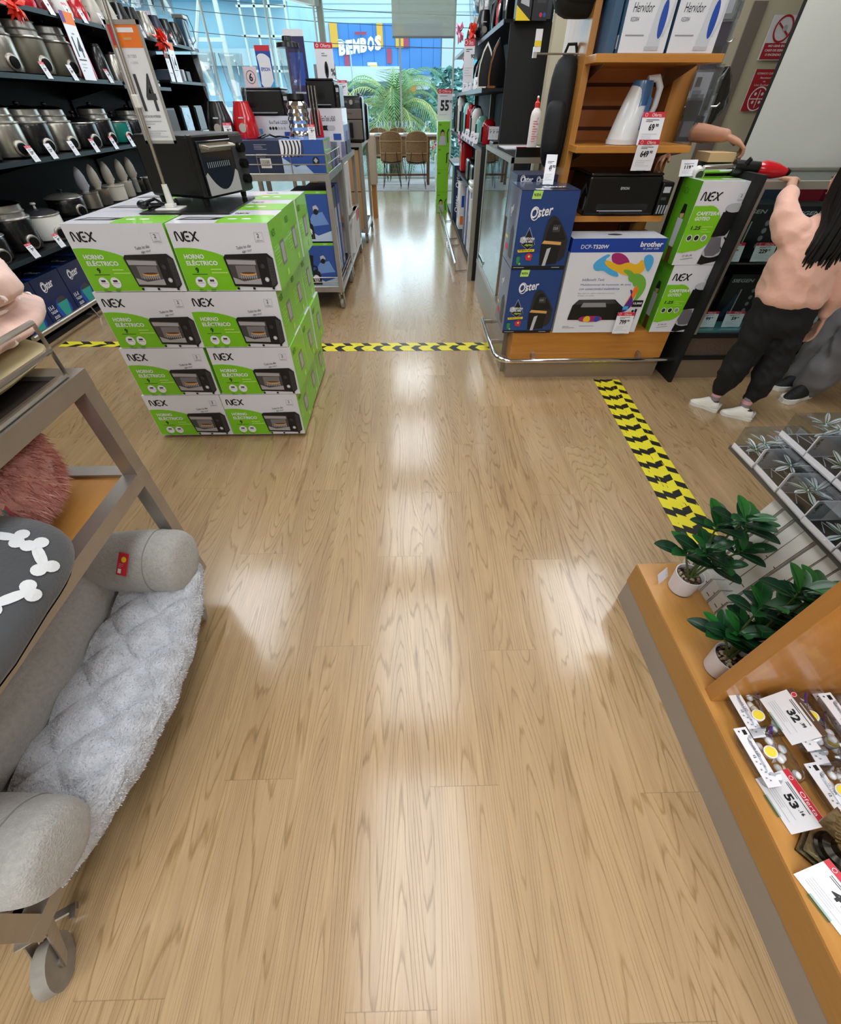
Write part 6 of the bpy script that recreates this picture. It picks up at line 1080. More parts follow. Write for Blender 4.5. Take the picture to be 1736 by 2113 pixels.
seg('black box with grey lettering on the counter middle shelf, left end', 1.95, 2.95, .747, .30, .28); seg('black box with grey lettering on the counter middle shelf, second', 2.28, 2.95, .747, .30, .27); seg('black box on the counter middle shelf right of the girl', 2.62, 2.95, .747, .34, .27)
seg('dark box on the counter bottom shelf, left end', 1.96, 3.0, .347, .15, .28, False, '#3a1c1a'); seg('black box on the counter bottom shelf, small lettering', 2.14, 2.98, .347, .26, .30); seg('dark long box on the counter bottom shelf behind the girl', 2.45, 2.98, .347, .4, .25, False); seg('dark box on the counter bottom shelf beyond the girl', 2.9, 2.98, .347, .4, .3)
for i, (x, c, n) in enumerate(((2.0, '#3d4a44', 'green grey'), (2.2, '#3a3c4e', 'blue grey'), (2.42, '#a02030', 'red'), (2.72, '#8c1c2c', 'dark red'), (3.0, '#303038', 'charcoal'))): seg(n+' small box near the top of the service counter', x, 3.2, .747 if i > 1 else .85, .2, .34 if i > 1 else .2, False, c) if i > 1 else seg(n+' small box near the top of the service counter', x, 3.18, .747, .18, .36, False, c)
for x, z, p, wh in ((2.04, .347, '99', 'at the left end of the counter bottom shelf'), (2.22, .347, '59', 'second on the counter bottom shelf'), (1.99, .747, '299', 'at the left end of the counter middle shelf'), (2.19, .747, '229', 'second on the counter middle shelf'), (2.75, .347, '79', 'on the counter bottom shelf right of the child')): price_card(x, 2.87, z, 'red topped '+p+' offer tag '+wh, p, .13, .10, 0, .15)
# things on and over the counter
t = thing('hair_dryer', 'red and black hair dryer lying on the service counter', 'hair dryer', (1.93, 2.95, 1.145), 0); b = B(); b.cyl((-.10, .02, .05), (.04, 0, .045), .034, BLKP, .03); b.tube([(-.06, 0, .05), (-.04, -.02, .09)], .012, BLKP); b.build('handle', t, False); b = B(); b.lathe([(.03, 0), (.04, .03), (.036, .10), (.018, .17)], (.03, 0, .045), REDP, 18, (1, -.05, -.1)); b.build('barrel', t, False); b = B(); b.cyl((.195, -.01, .03), (.215, -.012, .028), .02, BLKP, .014); b.build('nozzle', t, False)
b = B(); b.cyl((-.26, .03, .04), (-.10, .02, .045), .02, CHROME); b.build('chrome_grip', t, False)
t = simple_carton('brown_box', 'open pale brown box on the service counter near the hand', 1.70, 3.02, 1.212, .15, .15, .04, mat('pale_kraft', '#c8a97c', .7)); price_card(1.60, 3.0, 1.15, 'white 119 tag on the service counter edge', '119', .10, .075, .1, .3, 'white')
o = B().cyl((1.66, 3.02, 1.17), (1.66, 2.98, 1.16), .03, WPL).cyl((1.66, 2.985, 1.16), (1.66, 2.975, 1.158), .02, DGREY).build('white_roll'); tag(o, 'small white round device on the side board beside the green carton', 'device')
o = B().box(1.50, 1.60, 3.35, 3.45, 1.15, 1.33, REDP, .01).build('red_pack'); tag(o, 'red pack behind the 119 tag', 'pack')
# pegged clear packs between shelf unit and wall
def peg_pack(label, x, y, z, w, h, rz, mats):
    t = thing('hanging_pack', label, 'blister pack', (x, y, z), rz, 'clear accessory packs on pegs'); b = B(); b.box(-w/2, w/2, -.012, .012, -h, 0, FILM); b.build('clear_sleeve', t, False); b = B(); b.box(-w*.4, w*.4, .0, .004, -h*.95, -.01, mats[0]); f = Face(b, (-w*.4, -.0005, -h*.95), (1, 0, 0), (0, 0, 1), .001); f.rect(w*.1, h*.1, w*.6, h*.35, mats[1]); f.rect(w*.1, h*.6, w*.25, h*.2, mats[2]); b.build('insert', t, False)
rr = random.Random(5); pk = [mat('insert_brown', '#3c302e', .4), mat('insert_grey', '#77757a', .4), mat('insert_violet', '#4a3a52', .4), DGREY, LGREY]
for i, (x, z, y) in enumerate([(1.66, 1.76, 3.30), (1.70, 1.68, 3.36), (1.69, 1.60, 3.30), (1.64, 1.58, 3.27), (1.66, 1.50, 3.28), (1.63, 1.47, 3.25), (1.72, 1.49, 3.33), (1.73, 1.80, 3.42), (1.78, 1.84, 3.5), (1.65, 1.94, 3.3), (1.73, 1.96, 3.4)]):
    peg_pack('clear accessory pack hanging right of the wood shelves, %s' % ['upper front', 'upper second', 'middle row right', 'middle row left', 'lower row front', 'lower row left', 'lower row right', 'far upper', 'far upper by the wall', 'top row left', 'top row right'][i], x, y, z, .11, .19, rr.uniform(-.6, .2), rr.sample(pk, 3))
t = thing('peg_hooks', 'thin steel peg hooks sticking out towards the cream wall', 'hooks', (1.75, 3.5, 1.7)); 
for z, y in ((1.80, 3.6), (1.745, 3.55), (1.69, 3.5), (1.43, 3.4)): b = B(); b.tube([(1.55, y, z), (1.84, y, z+.005), (1.855, y, z+.02)], .005, STEEL, 6); b.build('hook', t)
t = thing('black_bag', 'crumpled shiny black plastic bag hanging on a peg before the cream wall', 'bag', (1.87, 3.5, 1.35)); b = B()
b.grid(lambda u, v: Vector((1.86+.0+(.015+.075*math.sin(min(1, v*1.25)*math.pi)**.8*(1+.25*N3((u*5, v*4, 1), 2.2)))*math.cos(6.283*u), 3.5+.05*math.sin(6.283*u), 1.60-.33*v)), 26, 26, mat('bin_bag', '#050505', .2, coat=.6, bump=.6, bscale=18), True); b.build('bag', t)
# signs on the cream wall
def plate(label, x, z, w, h, art):
    t = thing('wall_sign', label, 'sign', (x, 4.98, z)); b = B(); b.box(0, w, -.005, .0, 0, h, PAPER); art(Face(b, (0, -.0055, 0), (1, 0, 0), (0, 0, 1), .001), w, h); b.build('plate', t, False)
SR = mat('sign_red', '#b5252f', .45)
def s1(f, w, h): f.rect(w*.04, h*.02, w*.92, h*.37, SR); [f.text(s_, w*.5, h*(.30-.10*i), h*.055, WHITE, .03, w*.74 if i == 1 else w*.6, al='c') for i, s_ in enumerate(('NO USAR EN', 'CASO DE SISMO', 'O INCENDIO'))]; f.ring(w*.5, h*.70, w*.34, w*.055, SR, 30); f.line([(w*.27, h*.83), (w*.73, h*.57)], w*.05, SR); f.disc(w*.55, h*.72, w*.08, LGREY, 10)
def s2(f, w, h): f.rect(0, 0, w, h, SR); f.text('ESTIMADO CLIENTE', w*.5, h*.88, h*.045, WHITE, .01, w*.8, al='c'); f.text('Ascensor', w*.5, h*.78, h*.05, WHITE, 0, w*.45, al='c'); f.text('de', w*.5, h*.70, h*.04, WHITE, 0, w*.1, al='c'); f.text('Uso Exclusivo', w*.5, h*.61, h*.05, WHITE, 0, w*.7, al='c'); f.ring(w*.5, h*.30, w*.36, w*.04, WHITE, 30); f.line([(w*.16, h*.3), (w*.84, h*.3)], .006, WHITE); f.line([(w*.5, h*.08), (w*.5, h*.52)], .006, WHITE); [f.disc(w*x, h*z, w*.05, WHITE, 10) or f.rect(w*(x-.03), h*(z-.1), w*.06, h*.08, WHITE) for x, z in ((.35, .42), (.63, .42), (.35, .22), (.63, .22))]
plate('white sign with red no symbol and red lower panel on the cream wall', 2.895, 1.70, .22, .24, s1); plate('red sign with round white pictogram on the cream wall below the no symbol sign', 2.92, 1.40, .21, .25, s2)

# ---------------- people ----------------
def head(b, c, r, m, yaw, pitch=0.0, hair=None, parent=None):
    """head with brow, nose, mouth and ears, looking along yaw"""
    M = Matrix.Translation(c) @ Matrix.Rotation(yaw, 4, 'Z') @ Matrix.Rotation(pitch, 4, 'X')
    def fn(p):
        q = p.copy(); 
        if q.z < 0: q.x *= 1-.28*abs(q.z)**1.3; q.y *= 1-.12*abs(q.z)
        if q.y > .3 and q.z < .2: q.y += .05*math.cos(q.z*3)
        return q
    b.ball((0, 0, 0), (r*.78, r*.95, r*1.12), m, 24, fn, M)
    b.ball((0, r*.98, -r*.08), (r*.13, r*.2, r*.22), m, 10, None, M); b.ball((0, r*.88, -r*.48), (r*.26, r*.1, r*.07), mat('lip_tone', '#a8625a', .5), 10, None, M)
    for s in (-1, 1): b.ball((s*r*.80, 0, -r*.08), (r*.08, r*.16, r*.24), m, 10, None, M); b.ball((s*r*.30, r*.86, r*.06), (r*.12, r*.07, r*.06), WHITE, 8, None, M); b.ball((s*r*.30, r*.92, r*.06), (r*.05, r*.03, r*.05), BLACK, 8, None, M); b.ball((s*r*.30, r*.88, r*.2), (r*.18, r*.05, r*.03), mat('brow_tone', '#2a1c16', .7), 8, None, M)
SKIN = mat('skin_light_brown', '#c08f74', .55, nz=12, amt=.06, sheen=.1); PINK = mat('pink_sweatshirt', '#e3b09c', .85, nz=5, amt=.05, bump=.25, bscale=60, sheen=.3); JOG = mat('black_joggers', '#0b0b0d', .85, nz=6, amt=.2); HAIRM = mat('black_hair', '#0c0808', .35, nz=60, amt=.5, stretch=(1, 1, .1))
g = thing('person', 'child seen from behind in pink sweatshirt and black joggers, left hand on the service counter', 'person', (2.08, 2.34, 0))
Y_ = .12
b = B(); trunk(b, [(2.10, 2.40, .55, .12, .09), (2.10, 2.40, .64, .125, .095), (2.09, 2.41, .76, .10, .08), (2.08, 2.44, .92, .12, .085), (2.09, 2.44, 1.0, .10, .06), (2.10, 2.44, 1.03, .04, .04)], -.15)
limb(b, [(2.10, 2.44, .99, .05), (2.115, 2.45, 1.10, .036)]); limb(b, [(1.975, 2.47, .985, .045), (1.965, 2.60, 1.075, .034), (2.055, 2.755, 1.152, .022)]); limb(b, [(2.205, 2.40, .975, .045), (2.285, 2.345, .77, .034), (2.325, 2.35, .60, .021)])
limb(b, [(2.05, 2.39, .58, .075), (2.03, 2.37, .36, .05), (1.995, 2.385, .09, .027)]); limb(b, [(2.15, 2.37, .58, .075), (2.18, 2.32, .36, .05), (2.135, 2.285, .09, .027)])
hand(b, (2.060, 2.765, 1.158), (.30, 1, .0), (0, 0, 1), .13, .0085, .9, -1); hand(b, (2.328, 2.348, .585), (-.12, -.1, -1), (1, -.3, 0), .13, .0075, .5, 1)
organic('body', b, SKIN, g, .0042, 2)
b = B(); trunk(b, [(2.105, 2.40, .665, .158, .118), (2.10, 2.40, .70, .168, .125), (2.095, 2.405, .76, .160, .125), (2.085, 2.43, .90, .150, .115), (2.085, 2.44, .97, .145, .10), (2.095, 2.44, 1.02, .085, .07), (2.10, 2.44, 1.05, .055, .055)], -.15)
limb(b, [(1.985, 2.46, .965, .074), (1.955, 2.54, 1.03, .059), (1.965, 2.60, 1.072, .050), (1.995, 2.66, 1.103, .035)]); limb(b, [(2.20, 2.40, .955, .078), (2.275, 2.355, .80, .065), (2.315, 2.345, .70, .055), (2.325, 2.352, .625, .038)])
organic('sweatshirt', b, PINK, g, .008, 5, (.016, 7, 0))
b = B(); trunk(b, [(2.105, 2.395, .50, .14, .11), (2.105, 2.395, .58, .162, .125), (2.10, 2.40, .66, .155, .12), (2.10, 2.40, .71, .145, .11)], -.15)
limb(b, [(2.035, 2.385, .56, .095), (2.02, 2.375, .38, .078), (2.0, 2.375, .24, .074), (1.995, 2.385, .165, .048), (1.995, 2.385, .145, .038)]); limb(b, [(2.165, 2.37, .56, .095), (2.19, 2.325, .38, .078), (2.165, 2.295, .23, .072), (2.142, 2.288, .15, .046), (2.140, 2.287, .13, .038)])
organic('joggers', b, JOG, g, .008, 5, (.014, 9, 4))
b = B(); head(b, (2.125, 2.455, 1.175), .095, SKIN, .15, 0); b.build('head', g)
b = B()
b.ball((2.128, 2.44, 1.185), (.088, .098, .115), HAIRM, 20); hr = random.Random(9)
for k in range(130):
    a = hr.uniform(-1.9, 1.9)+math.pi*1.5; p = Vector((2.128+.085*math.cos(a), 2.44+.095*math.sin(a), 1.20+hr.uniform(-.02, .06))); tx = 2.115+.085*math.cos(a)*.9+hr.uniform(-.02, .02)-.02; ty = 2.345+.03*math.sin(a)+hr.uniform(-.012, .012); zl = hr.uniform(.71, .88)
    b.tube([p, p+Vector((0, -.012, -.09)), (p.x*.6+tx*.4, min(p.y, ty+.02), 1.02), (tx, ty-.004, .93), (tx-.01+hr.uniform(-.015, .015), ty+.0, zl)], [.010, .011, .010, .008, .001], HAIRM, 5)
b.build('long_hair', g)
def shoe(x, y, yaw, m, s=1.0, sole=WPL, parent=None, name='sneaker', high=.07):
    M = Matrix.Translation((x, y, 0)) @ Matrix.Rotation(yaw, 4, 'Z') @ Matrix.Scale(s, 4); out = [(-.10, -.025), (-.085, -.036), (0, -.034), (.07, -.042), (.105, -.03), (.12, 0), (.105, .03), (.07, .040), (0, .032), (-.085, .036), (-.10, .025)]
    b = B(); b.prism(out, 0.001, .026, sole, M, 'xy'); o = b.build('sole', None)
    b = B(); b.ball((.008, 0, .026), (.108, .037, high), m, 20, lambda p: Vector((p.x, p.y, max(p.z, 0)*(1 if p.x < 0 else max(.42, 1-.95*p.x)))), M)
    b.ball((-.055, 0, .04), (.042, .034, .042), m, 14, None, M); b.ball((-.052, 0, .078), (.026, .021, .006), DGREY, 10, None, M); b.box(-.103, -.09, -.012, .012, .03, .07, LGREY if m is not BLKM else m, 0, M)
    for i in range(4): b.tube([M @ Vector((.02+.016*i, -.02, .058-.006*i)), M @ Vector((.024+.016*i, 0, .070-.007*i)), M @ Vector((.02+.016*i, .02, .058-.006*i))], .002, LGREY if m is not BLKM else BLKM, 5)
    u = b.build(name, parent); o.parent = u; o.matrix_parent_inverse = Matrix.Identity(4); 
    mw = wmat(u).inverted()
    for v in o.data.vertices: v.co = mw @ v.co
    return u
LEA = mat('white_leather', '#e6e3da', .5, nz=8, amt=.06)
shoe(1.965, 2.395, 2.35, LEA, .82, WPL, g); shoe(2.115, 2.275, 2.6, LEA, .82, WPL, g)
for x, y in ((1.995, 2.385), (2.137, 2.286)):
    b = B(); b.cyl((x, y, .05), (x, y, .135), .029, mat('grey_sock', '#8d8588', .9)); b.cyl((x, y, .095), (x, y, .118), .0295, mat('pink_sock', '#d9a3a8', .9)); b.build('sock', g)
# adult behind the child
a = thing('person', 'adult in loose grey trousers and black slip-on shoes, mostly cut by the right photo edge', 'person', (2.86, 2.6, 0)); GT = mat('grey_trousers', '#6f6d6f', .85, nz=5, amt=.1); GS = mat('grey_top', '#5f5f66', .85)
b = B(); trunk(b, [(2.92, 2.6, .85, .10, .14), (2.92, 2.6, 1.0, .10, .13), (2.92, 2.6, 1.35, .10, .16), (2.92, 2.6, 1.44, .07, .08)]); limb(b, [(2.92, 2.6, 1.38, .06), (2.91, 2.6, 1.54, .05)])
for sy, y in ((-1, 2.42), (1, 2.78)): limb(b, [(2.92, y, 1.36, .06), (2.88, y+sy*.03, 1.08, .045), (2.80, y, .86, .03)]); hand(b, (2.80, y, .85), (-.15, 0, -1), (0, sy, 0), .18, .0095, .5, sy)
for y in (2.51, 2.69): limb(b, [(2.88, y, .85, .09), (2.81, y, .48, .06), (2.74, y, .08, .04)])
organic('body', b, SKIN, a, .007, 2)
b = B(); trunk(b, [(2.91, 2.6, .78, .13, .18), (2.92, 2.6, .92, .135, .18), (2.92, 2.6, 1.02, .125, .16)]); limb(b, [(2.88, 2.505, .80, .12), (2.80, 2.515, .45, .108), (2.75, 2.53, .16, .10), (2.735, 2.535, .09, .09)]); limb(b, [(2.88, 2.70, .80, .12), (2.83, 2.695, .45, .108), (2.785, 2.69, .16, .10), (2.775, 2.69, .09, .09)])
organic('trousers', b, GT, a, .011, 4, (.02, 6, 1))
b = B(); trunk(b, [(2.92, 2.6, .96, .15, .18), (2.92, 2.6, 1.34, .14, .19), (2.92, 2.6, 1.45, .08, .09)]); [limb(b, [(2.92, y, 1.36, .09), (2.88, y+sy*.03, 1.08, .07), (2.81, y, .92, .05)]) for sy, y in ((-1, 2.42), (1, 2.78))]; organic('sweater', b, GS, a, .011, 4, (.015, 6, 2))
b = B(); head(b, (2.90, 2.6, 1.62), .115, SKIN, 1.57); b.build('head', a); b = B(); b.ball((2.93, 2.6, 1.66), (.105, .10, .11), HAIRM, 16); b.build('hair', a)
shoe(2.66, 2.50, 3.55, BLKM, 1.25, WPL, a, 'slip_on_shoe', .055); shoe(2.72, 2.66, 3.35, BLKM, 1.25, WPL, a, 'slip_on_shoe', .055)
# seller behind the counter
s_ = thing('person', 'grey haired seller behind the service counter reaching a hand forward over its top', 'person', (1.62, 3.85, 0)); SK2 = mat('skin_warm', '#b98468', .55, nz=12, amt=.06)
b = B(); trunk(b, [(1.62, 3.9, .88, .15, .11), (1.63, 3.85, 1.15, .14, .11), (1.66, 3.78, 1.40, .17, .11), (1.69, 3.74, 1.47, .08, .07)], -.2); limb(b, [(1.69, 3.73, 1.42, .06), (1.73, 3.66, 1.56, .05)])
limb(b, [(1.54, 3.66, 1.36, .06), (1.60, 3.38, 1.33, .047), (1.72, 3.24, 1.325, .043), (1.815, 3.145, 1.318, .03)]); hand(b, (1.825, 3.135, 1.315), (1, -.35, -.35), (.2, -.2, 1), .165, .0098, 1.0, 1)
limb(b, [(1.80, 3.85, 1.40, .06), (1.80, 3.55, 1.26, .045), (1.60, 3.34, 1.24, .03)]); hand(b, (1.59, 3.33, 1.24), (-.6, -.5, -.3), (0, 0, 1), .16, .0095, .8, 1)
for x in (1.56, 1.70): limb(b, [(x, 3.92, .88, .09), (x, 3.92, .48, .06), (x, 3.90, .08, .045)])
organic('body', b, SK2, s_, .0048, 2)
b = B(); trunk(b, [(1.62, 3.9, .90, .17, .13), (1.63, 3.85, 1.15, .16, .13), (1.66, 3.78, 1.39, .19, .13), (1.69, 3.74, 1.47, .09, .08)], -.2); limb(b, [(1.55, 3.68, 1.37, .085), (1.58, 3.50, 1.345, .068)]); limb(b, [(1.80, 3.85, 1.40, .085), (1.80, 3.66, 1.31, .068)]); organic('shirt', b, mat('dark_red_shirt', '#6b1f22', .8), s_, .01, 4, (.01, 7, 3))
b = B(); trunk(b, [(1.63, 3.91, .84, .17, .13), (1.63, 3.9, .96, .165, .13)], 0); [limb(b, [(x, 3.92, .86, .1), (x, 3.92, .48, .08), (x, 3.91, .12, .07)]) for x in (1.555, 1.705)]; organic('trousers', b, JOG, s_, .011, 4, (.01, 7, 5))
b = B(); head(b, (1.745, 3.63, 1.62), .115, SK2, -1.2, -.35); b.build('head', s_); b = B(); b.ball((1.72, 3.66, 1.665), (.105, .105, .10), mat('grey_hair', '#8c8a84', .8, nz=40, amt=.4, bump=.6, bscale=50), 16); b.build('hair', s_)
shoe(1.57, 3.85, -1.57, BLKM, 1.2, BLKP, s_, 'shoe'); shoe(1.70, 3.85, -1.57, BLKM, 1.2, BLKP, s_, 'shoe')
o = B().box(1.99, 2.03, 3.05, 3.08, 1.14, 1.142, WHITE).build('paper_slip'); tag(o, 'small white paper slip on the counter under the reaching hand', 'paper')
# ---------------- hazard tape on the floor ----------------
TY = mat('tape_yellow', '#e3d52a', .4, nz=9, amt=.06); TB = mat('tape_black', '#15140f', .4)
def tape(name, label, p0, p1, rows, w, period, seed, skew=.55, zz=.0012):
    t = thing(name, label, 'tape', ((p0[0]+p1[0])/2, (p0[1]+p1[1])/2, 0)); a = Vector((*p0, 0)); d = Vector((p1[0]-p0[0], p1[1]-p0[1], 0)); L = d.length; d.normalize(); n = Vector((-d.y, d.x, 0)); r = random.Random(seed); rw = w/rows
    for k in range(rows):
        b = B(); z = zz+.0004*k; o0 = k*rw-w/2; ph = r.random()*period; q = -ph; st = [r.uniform(-.004, .004) for _ in range(3)]
        P = lambda s_, e: tuple(a+d*max(0, min(L, s_))+n*(o0+e)+Vector((0, 0, z)))
        i = 0
        b.add([P(0, -.004), P(L, -.004+st[0]), P(L, rw+.002), P(0, rw)], [(0, 1, 2, 3)], TY)
        while q < L:
            sk = skew*rw*(1 if (seed+k) % 3 else -1); bl = period*.38
            if q+bl > 0: b.add([P(q, -.004), P(q+bl, -.004), P(q+bl+sk, rw), P(q+sk, rw)], [(0, 1, 2, 3)], TB); b.v[-4:] = [(v[0], v[1], v[2]+.0002) for v in b.v[-4:]]
            if r.random() < .7:   # scuffed smears
                for _ in range(3): s0 = q+r.uniform(0, period); e0 = r.uniform(0, rw*.9); b.add([tuple(Vector(P(s0, e0))+Vector((0, 0, .0004))), tuple(Vector(P(s0+r.uniform(.01, .05), e0+.002))+Vector((0, 0, .0004))), tuple(Vector(P(s0+r.uniform(.01, .04), e0+.005))+Vector((0, 0, .0004)))], [(0, 1, 2)], TB if r.random() < .6 else TY)
            q += period
        b.build('tape_strip', t)
    return t
tape('hazard_tape', 'yellow and black hazard tape laid diagonally towards the right display corner', (1.44, 2.80), (1.33, .98), 4, .185, .125, 1)
tape('hazard_tape', 'yellow and black hazard tape across the aisle before the end counter', (-.78, 3.41), (.69, 3.40), 3, .15, .16, 2, -.8); tape('hazard_tape', 'yellow and black hazard tape left of the oven cartons by the left unit', (-2.99, 3.52), (-1.55, 3.48), 2, .10, .2, 5, 1.2)
# ---------------- wooden display in the right foreground ----------------
t = thing('wooden_display', 'low orange wood display platform with taupe plinth and upright divider in the right foreground', 'display stand', (1.2, .2, 0)); DX = .84
b = B(); b.box(DX, 2.1, -.9, .925, 0, .112, mat('taupe_plinth', '#9a8d80', .5, metal=0.0, nz=3, amt=.05)); b.build('plinth', t)
b = B(); b.box(DX-.002, 2.1, -.9, .927, .113, .215, mat('edge_veneer', '#a87a3e', .35, nz=30, amt=.06, stretch=(8, .6, 8))); b.build('fascia', t); b = B(); b.box(DX-.001, 2.1, -.9, .926, .215, .222, ORWY); b.build('deck', t)
b = B(); b.box(.855, 1.95, .425, .462, .222, 1.5, ORWZ, .002); b.build('divider', t); b = B(); b.box(1.72, 1.75, -.9, .42, .222, 1.5, ORWZ); b.build('back_board', t)
b = B(); b.box(1.13, 1.95, .462, 1.17, .575, .59, mat('grey_shelf', '#5f5f60', .4, metal=.4)); b.build('upper_shelf', t)
b = B(); b.box(1.80, 1.84, 1.05, 1.09, 0, .575, GREYM).box(1.5, 1.54, 1.10, 1.14, 0, .575, GREYM); b.build('shelf_leg', t)
DZ = .222
# white slim cartons leaning in rows
WC = mat('white_card', '#cfccc4', .5, nz=8, amt=.03); WE = mat('card_edge', '#5a4a3c', .8)
proto = None; nmz = ['first', 'second', 'third', 'fourth', 'fifth', 'sixth', 'seventh', 'eighth', 'ninth', 'tenth', 'eleventh', 'twelfth']
r = random.Random(12)
for tier, (bx, bz, L, k0) in enumerate(((1.015, DZ, .075, 0), (1.055, DZ, .355, 0))):
    for i in range(9):
        y = .915-.046*i - (.02 if tier else 0)
        if proto is None or i == 0:
            t = thing('slim_carton', 'x', 'carton', (0, 0, 0), 0, 'white slim cartons behind the potted plants'); b = B(); b.box(0, .05, -.021, .021, 0, L, WC, .0015); b.box(-.0004, .0, -.0205, -.0185, .004, L-.003, WE); b.box(-.0006, 0, -.012, .004, L*.3, L*.3+.003, WE); b.box(-.0006, 0, -.019, -.012, L*.62, L*.62+.003, WE)
            b.build('carton', t, False); pr_ = t; proto = t
        else: t = dup(pr_, (0, 0, 0))
        t.location = (bx+r.uniform(-.003, .003), y, bz); t.rotation_euler = (0, .27 if tier else .12, r.uniform(-.02, .02)); t['label'] = '%s white slim carton leaning on the display deck, %s from the far end' % ('short' if tier == 0 else 'tall', nmz[i])
for i in range(5): o = B().box(1.16, 1.6, .50+.084*i, .58+.084*i, DZ, .57, WC).build('white_carton'); tag(o, 'white carton block behind the leaning slim cartons, %s from the divider' % nmz[i], 'carton')
# potted plants
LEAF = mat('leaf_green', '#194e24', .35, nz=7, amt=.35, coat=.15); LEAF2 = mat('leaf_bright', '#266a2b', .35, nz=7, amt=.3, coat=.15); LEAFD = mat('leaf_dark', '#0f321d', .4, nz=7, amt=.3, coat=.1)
STM = mat('stem_green', '#4a5a28', .6, nz=30, amt=.3); PEB = [mat('pebble%d' % i, c, .5) for i, c in enumerate(('#8c7a5c', '#3b342c', '#b5a78c', '#5e5040'))]
def leaf(b, base, d, L, w, m, droop=.3, up=Vector((0, 0, 1))):
    d = d.normalized(); sd = d.cross(up); sd = sd.normalized() if sd.length > .01 else Vector((1, 0, 0)); nn = sd.cross(d); n = 9; vs = []; fs = []
    for i in range(n+1):
        t_ = 1-(1-i/n)**1.7; ww = w*.5*(max(0, math.sin(math.pi*t_**1.35))**.62) if 0 < i < n else w*.04; c = base+d*L*t_+nn*(-droop*L*t_*t_)
        vs += [c-sd*ww+nn*ww*.28, c-nn*ww*.08, c+sd*ww+nn*ww*.28]
    for i in range(n): k = 3*i; fs += [(k, k+1, k+4, k+3), (k+1, k+2, k+5, k+4)]
    b.add(vs, fs, m, True); b.tube([base+d*L*t_+nn*(-droop*L*t_*t_+.0008) for t_ in (0, .3, .6, .95)], [.0016, .0013, .001, .0005], LEAF2, 4)
def plant(label, x, y, z, seed, rz, branches):
    t = thing('potted_plant', label, 'plant', (x, y, z)); t.scale = (1.12, 1.12, 1.12); r = random.Random(seed); PW_ = mat('pot_white', '#dbd5da', .45)
    b = B(); b.lathe([(.030, 0), (.036, .004), (.042, .075), (.039, .075), (.037, .06)], (0, 0, 0), PW_, 28, None, False); b.add([(.034*math.cos(6.283*i/16), .036*math.sin(6.283*i/16), .0) for i in range(16)], [tuple(range(16))], PW_); b.build('pot', t, False)
    b = B(); b.lathe([(.0375, .058), (.001, .062)], (0, 0, 0), BROWN, 14, None, False)
    for i in range(60): a = r.random()*6.28; q = .034*math.sqrt(r.random()); b.ball((q*math.cos(a), q*math.sin(a), .064+r.random()*.004), (r.uniform(.003, .007), r.uniform(.003, .006), .004), r.choice(PEB), 6)
    b.build('pebbles', t, False)
    sb = B(); lb = []
    for (tx, ty, tz) in branches:
        p0 = Vector((r.uniform(-.01, .01), r.uniform(-.01, .01), .06)); p2 = Vector((tx, ty, tz)); p1 = p0.lerp(p2, .5)+Vector((r.uniform(-.01, .01), r.uniform(-.01, .01), .012)); sb.tube([p0, p1, p2], [.0035, .003, .0022], STM, 6); ax = (p2-p1).normalized()
        for k in range(8):
            a = k*2.4+r.random()*.5; el = .12+.85*(k/8); h = Vector((math.cos(a), math.sin(a), 0)); d = h*math.cos(el)+Vector((0, 0, 1))*math.sin(el)+ax*.25; L = r.uniform(.068, .092)*(1.12-.045*k)
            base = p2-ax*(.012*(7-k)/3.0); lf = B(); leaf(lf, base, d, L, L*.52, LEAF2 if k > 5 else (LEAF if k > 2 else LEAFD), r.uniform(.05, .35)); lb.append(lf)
    sb.build('stem', t, False)
    for lf in lb: lf.build('leaf', t, False)
    return t
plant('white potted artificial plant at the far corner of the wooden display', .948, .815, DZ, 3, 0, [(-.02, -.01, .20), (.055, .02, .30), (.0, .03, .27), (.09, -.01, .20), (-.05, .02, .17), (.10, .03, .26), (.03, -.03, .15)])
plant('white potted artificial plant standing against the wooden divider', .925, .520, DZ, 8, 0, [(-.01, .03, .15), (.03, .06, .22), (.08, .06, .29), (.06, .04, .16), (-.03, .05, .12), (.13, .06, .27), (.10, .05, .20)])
for x, y, lab in ((.905, .85, 'blank white card standing left of the far potted plant'), (.985, .80, 'blank white card half behind the far potted plant')):
    tt = thing('blank_card', lab, 'card', (x, y, DZ), .6); b = B(); b.box(-.03, .03, 0, .001, 0, .04, PAPER, 0, Matrix.Rotation(-.5, 4, 'X')); b.build('card', tt, False)
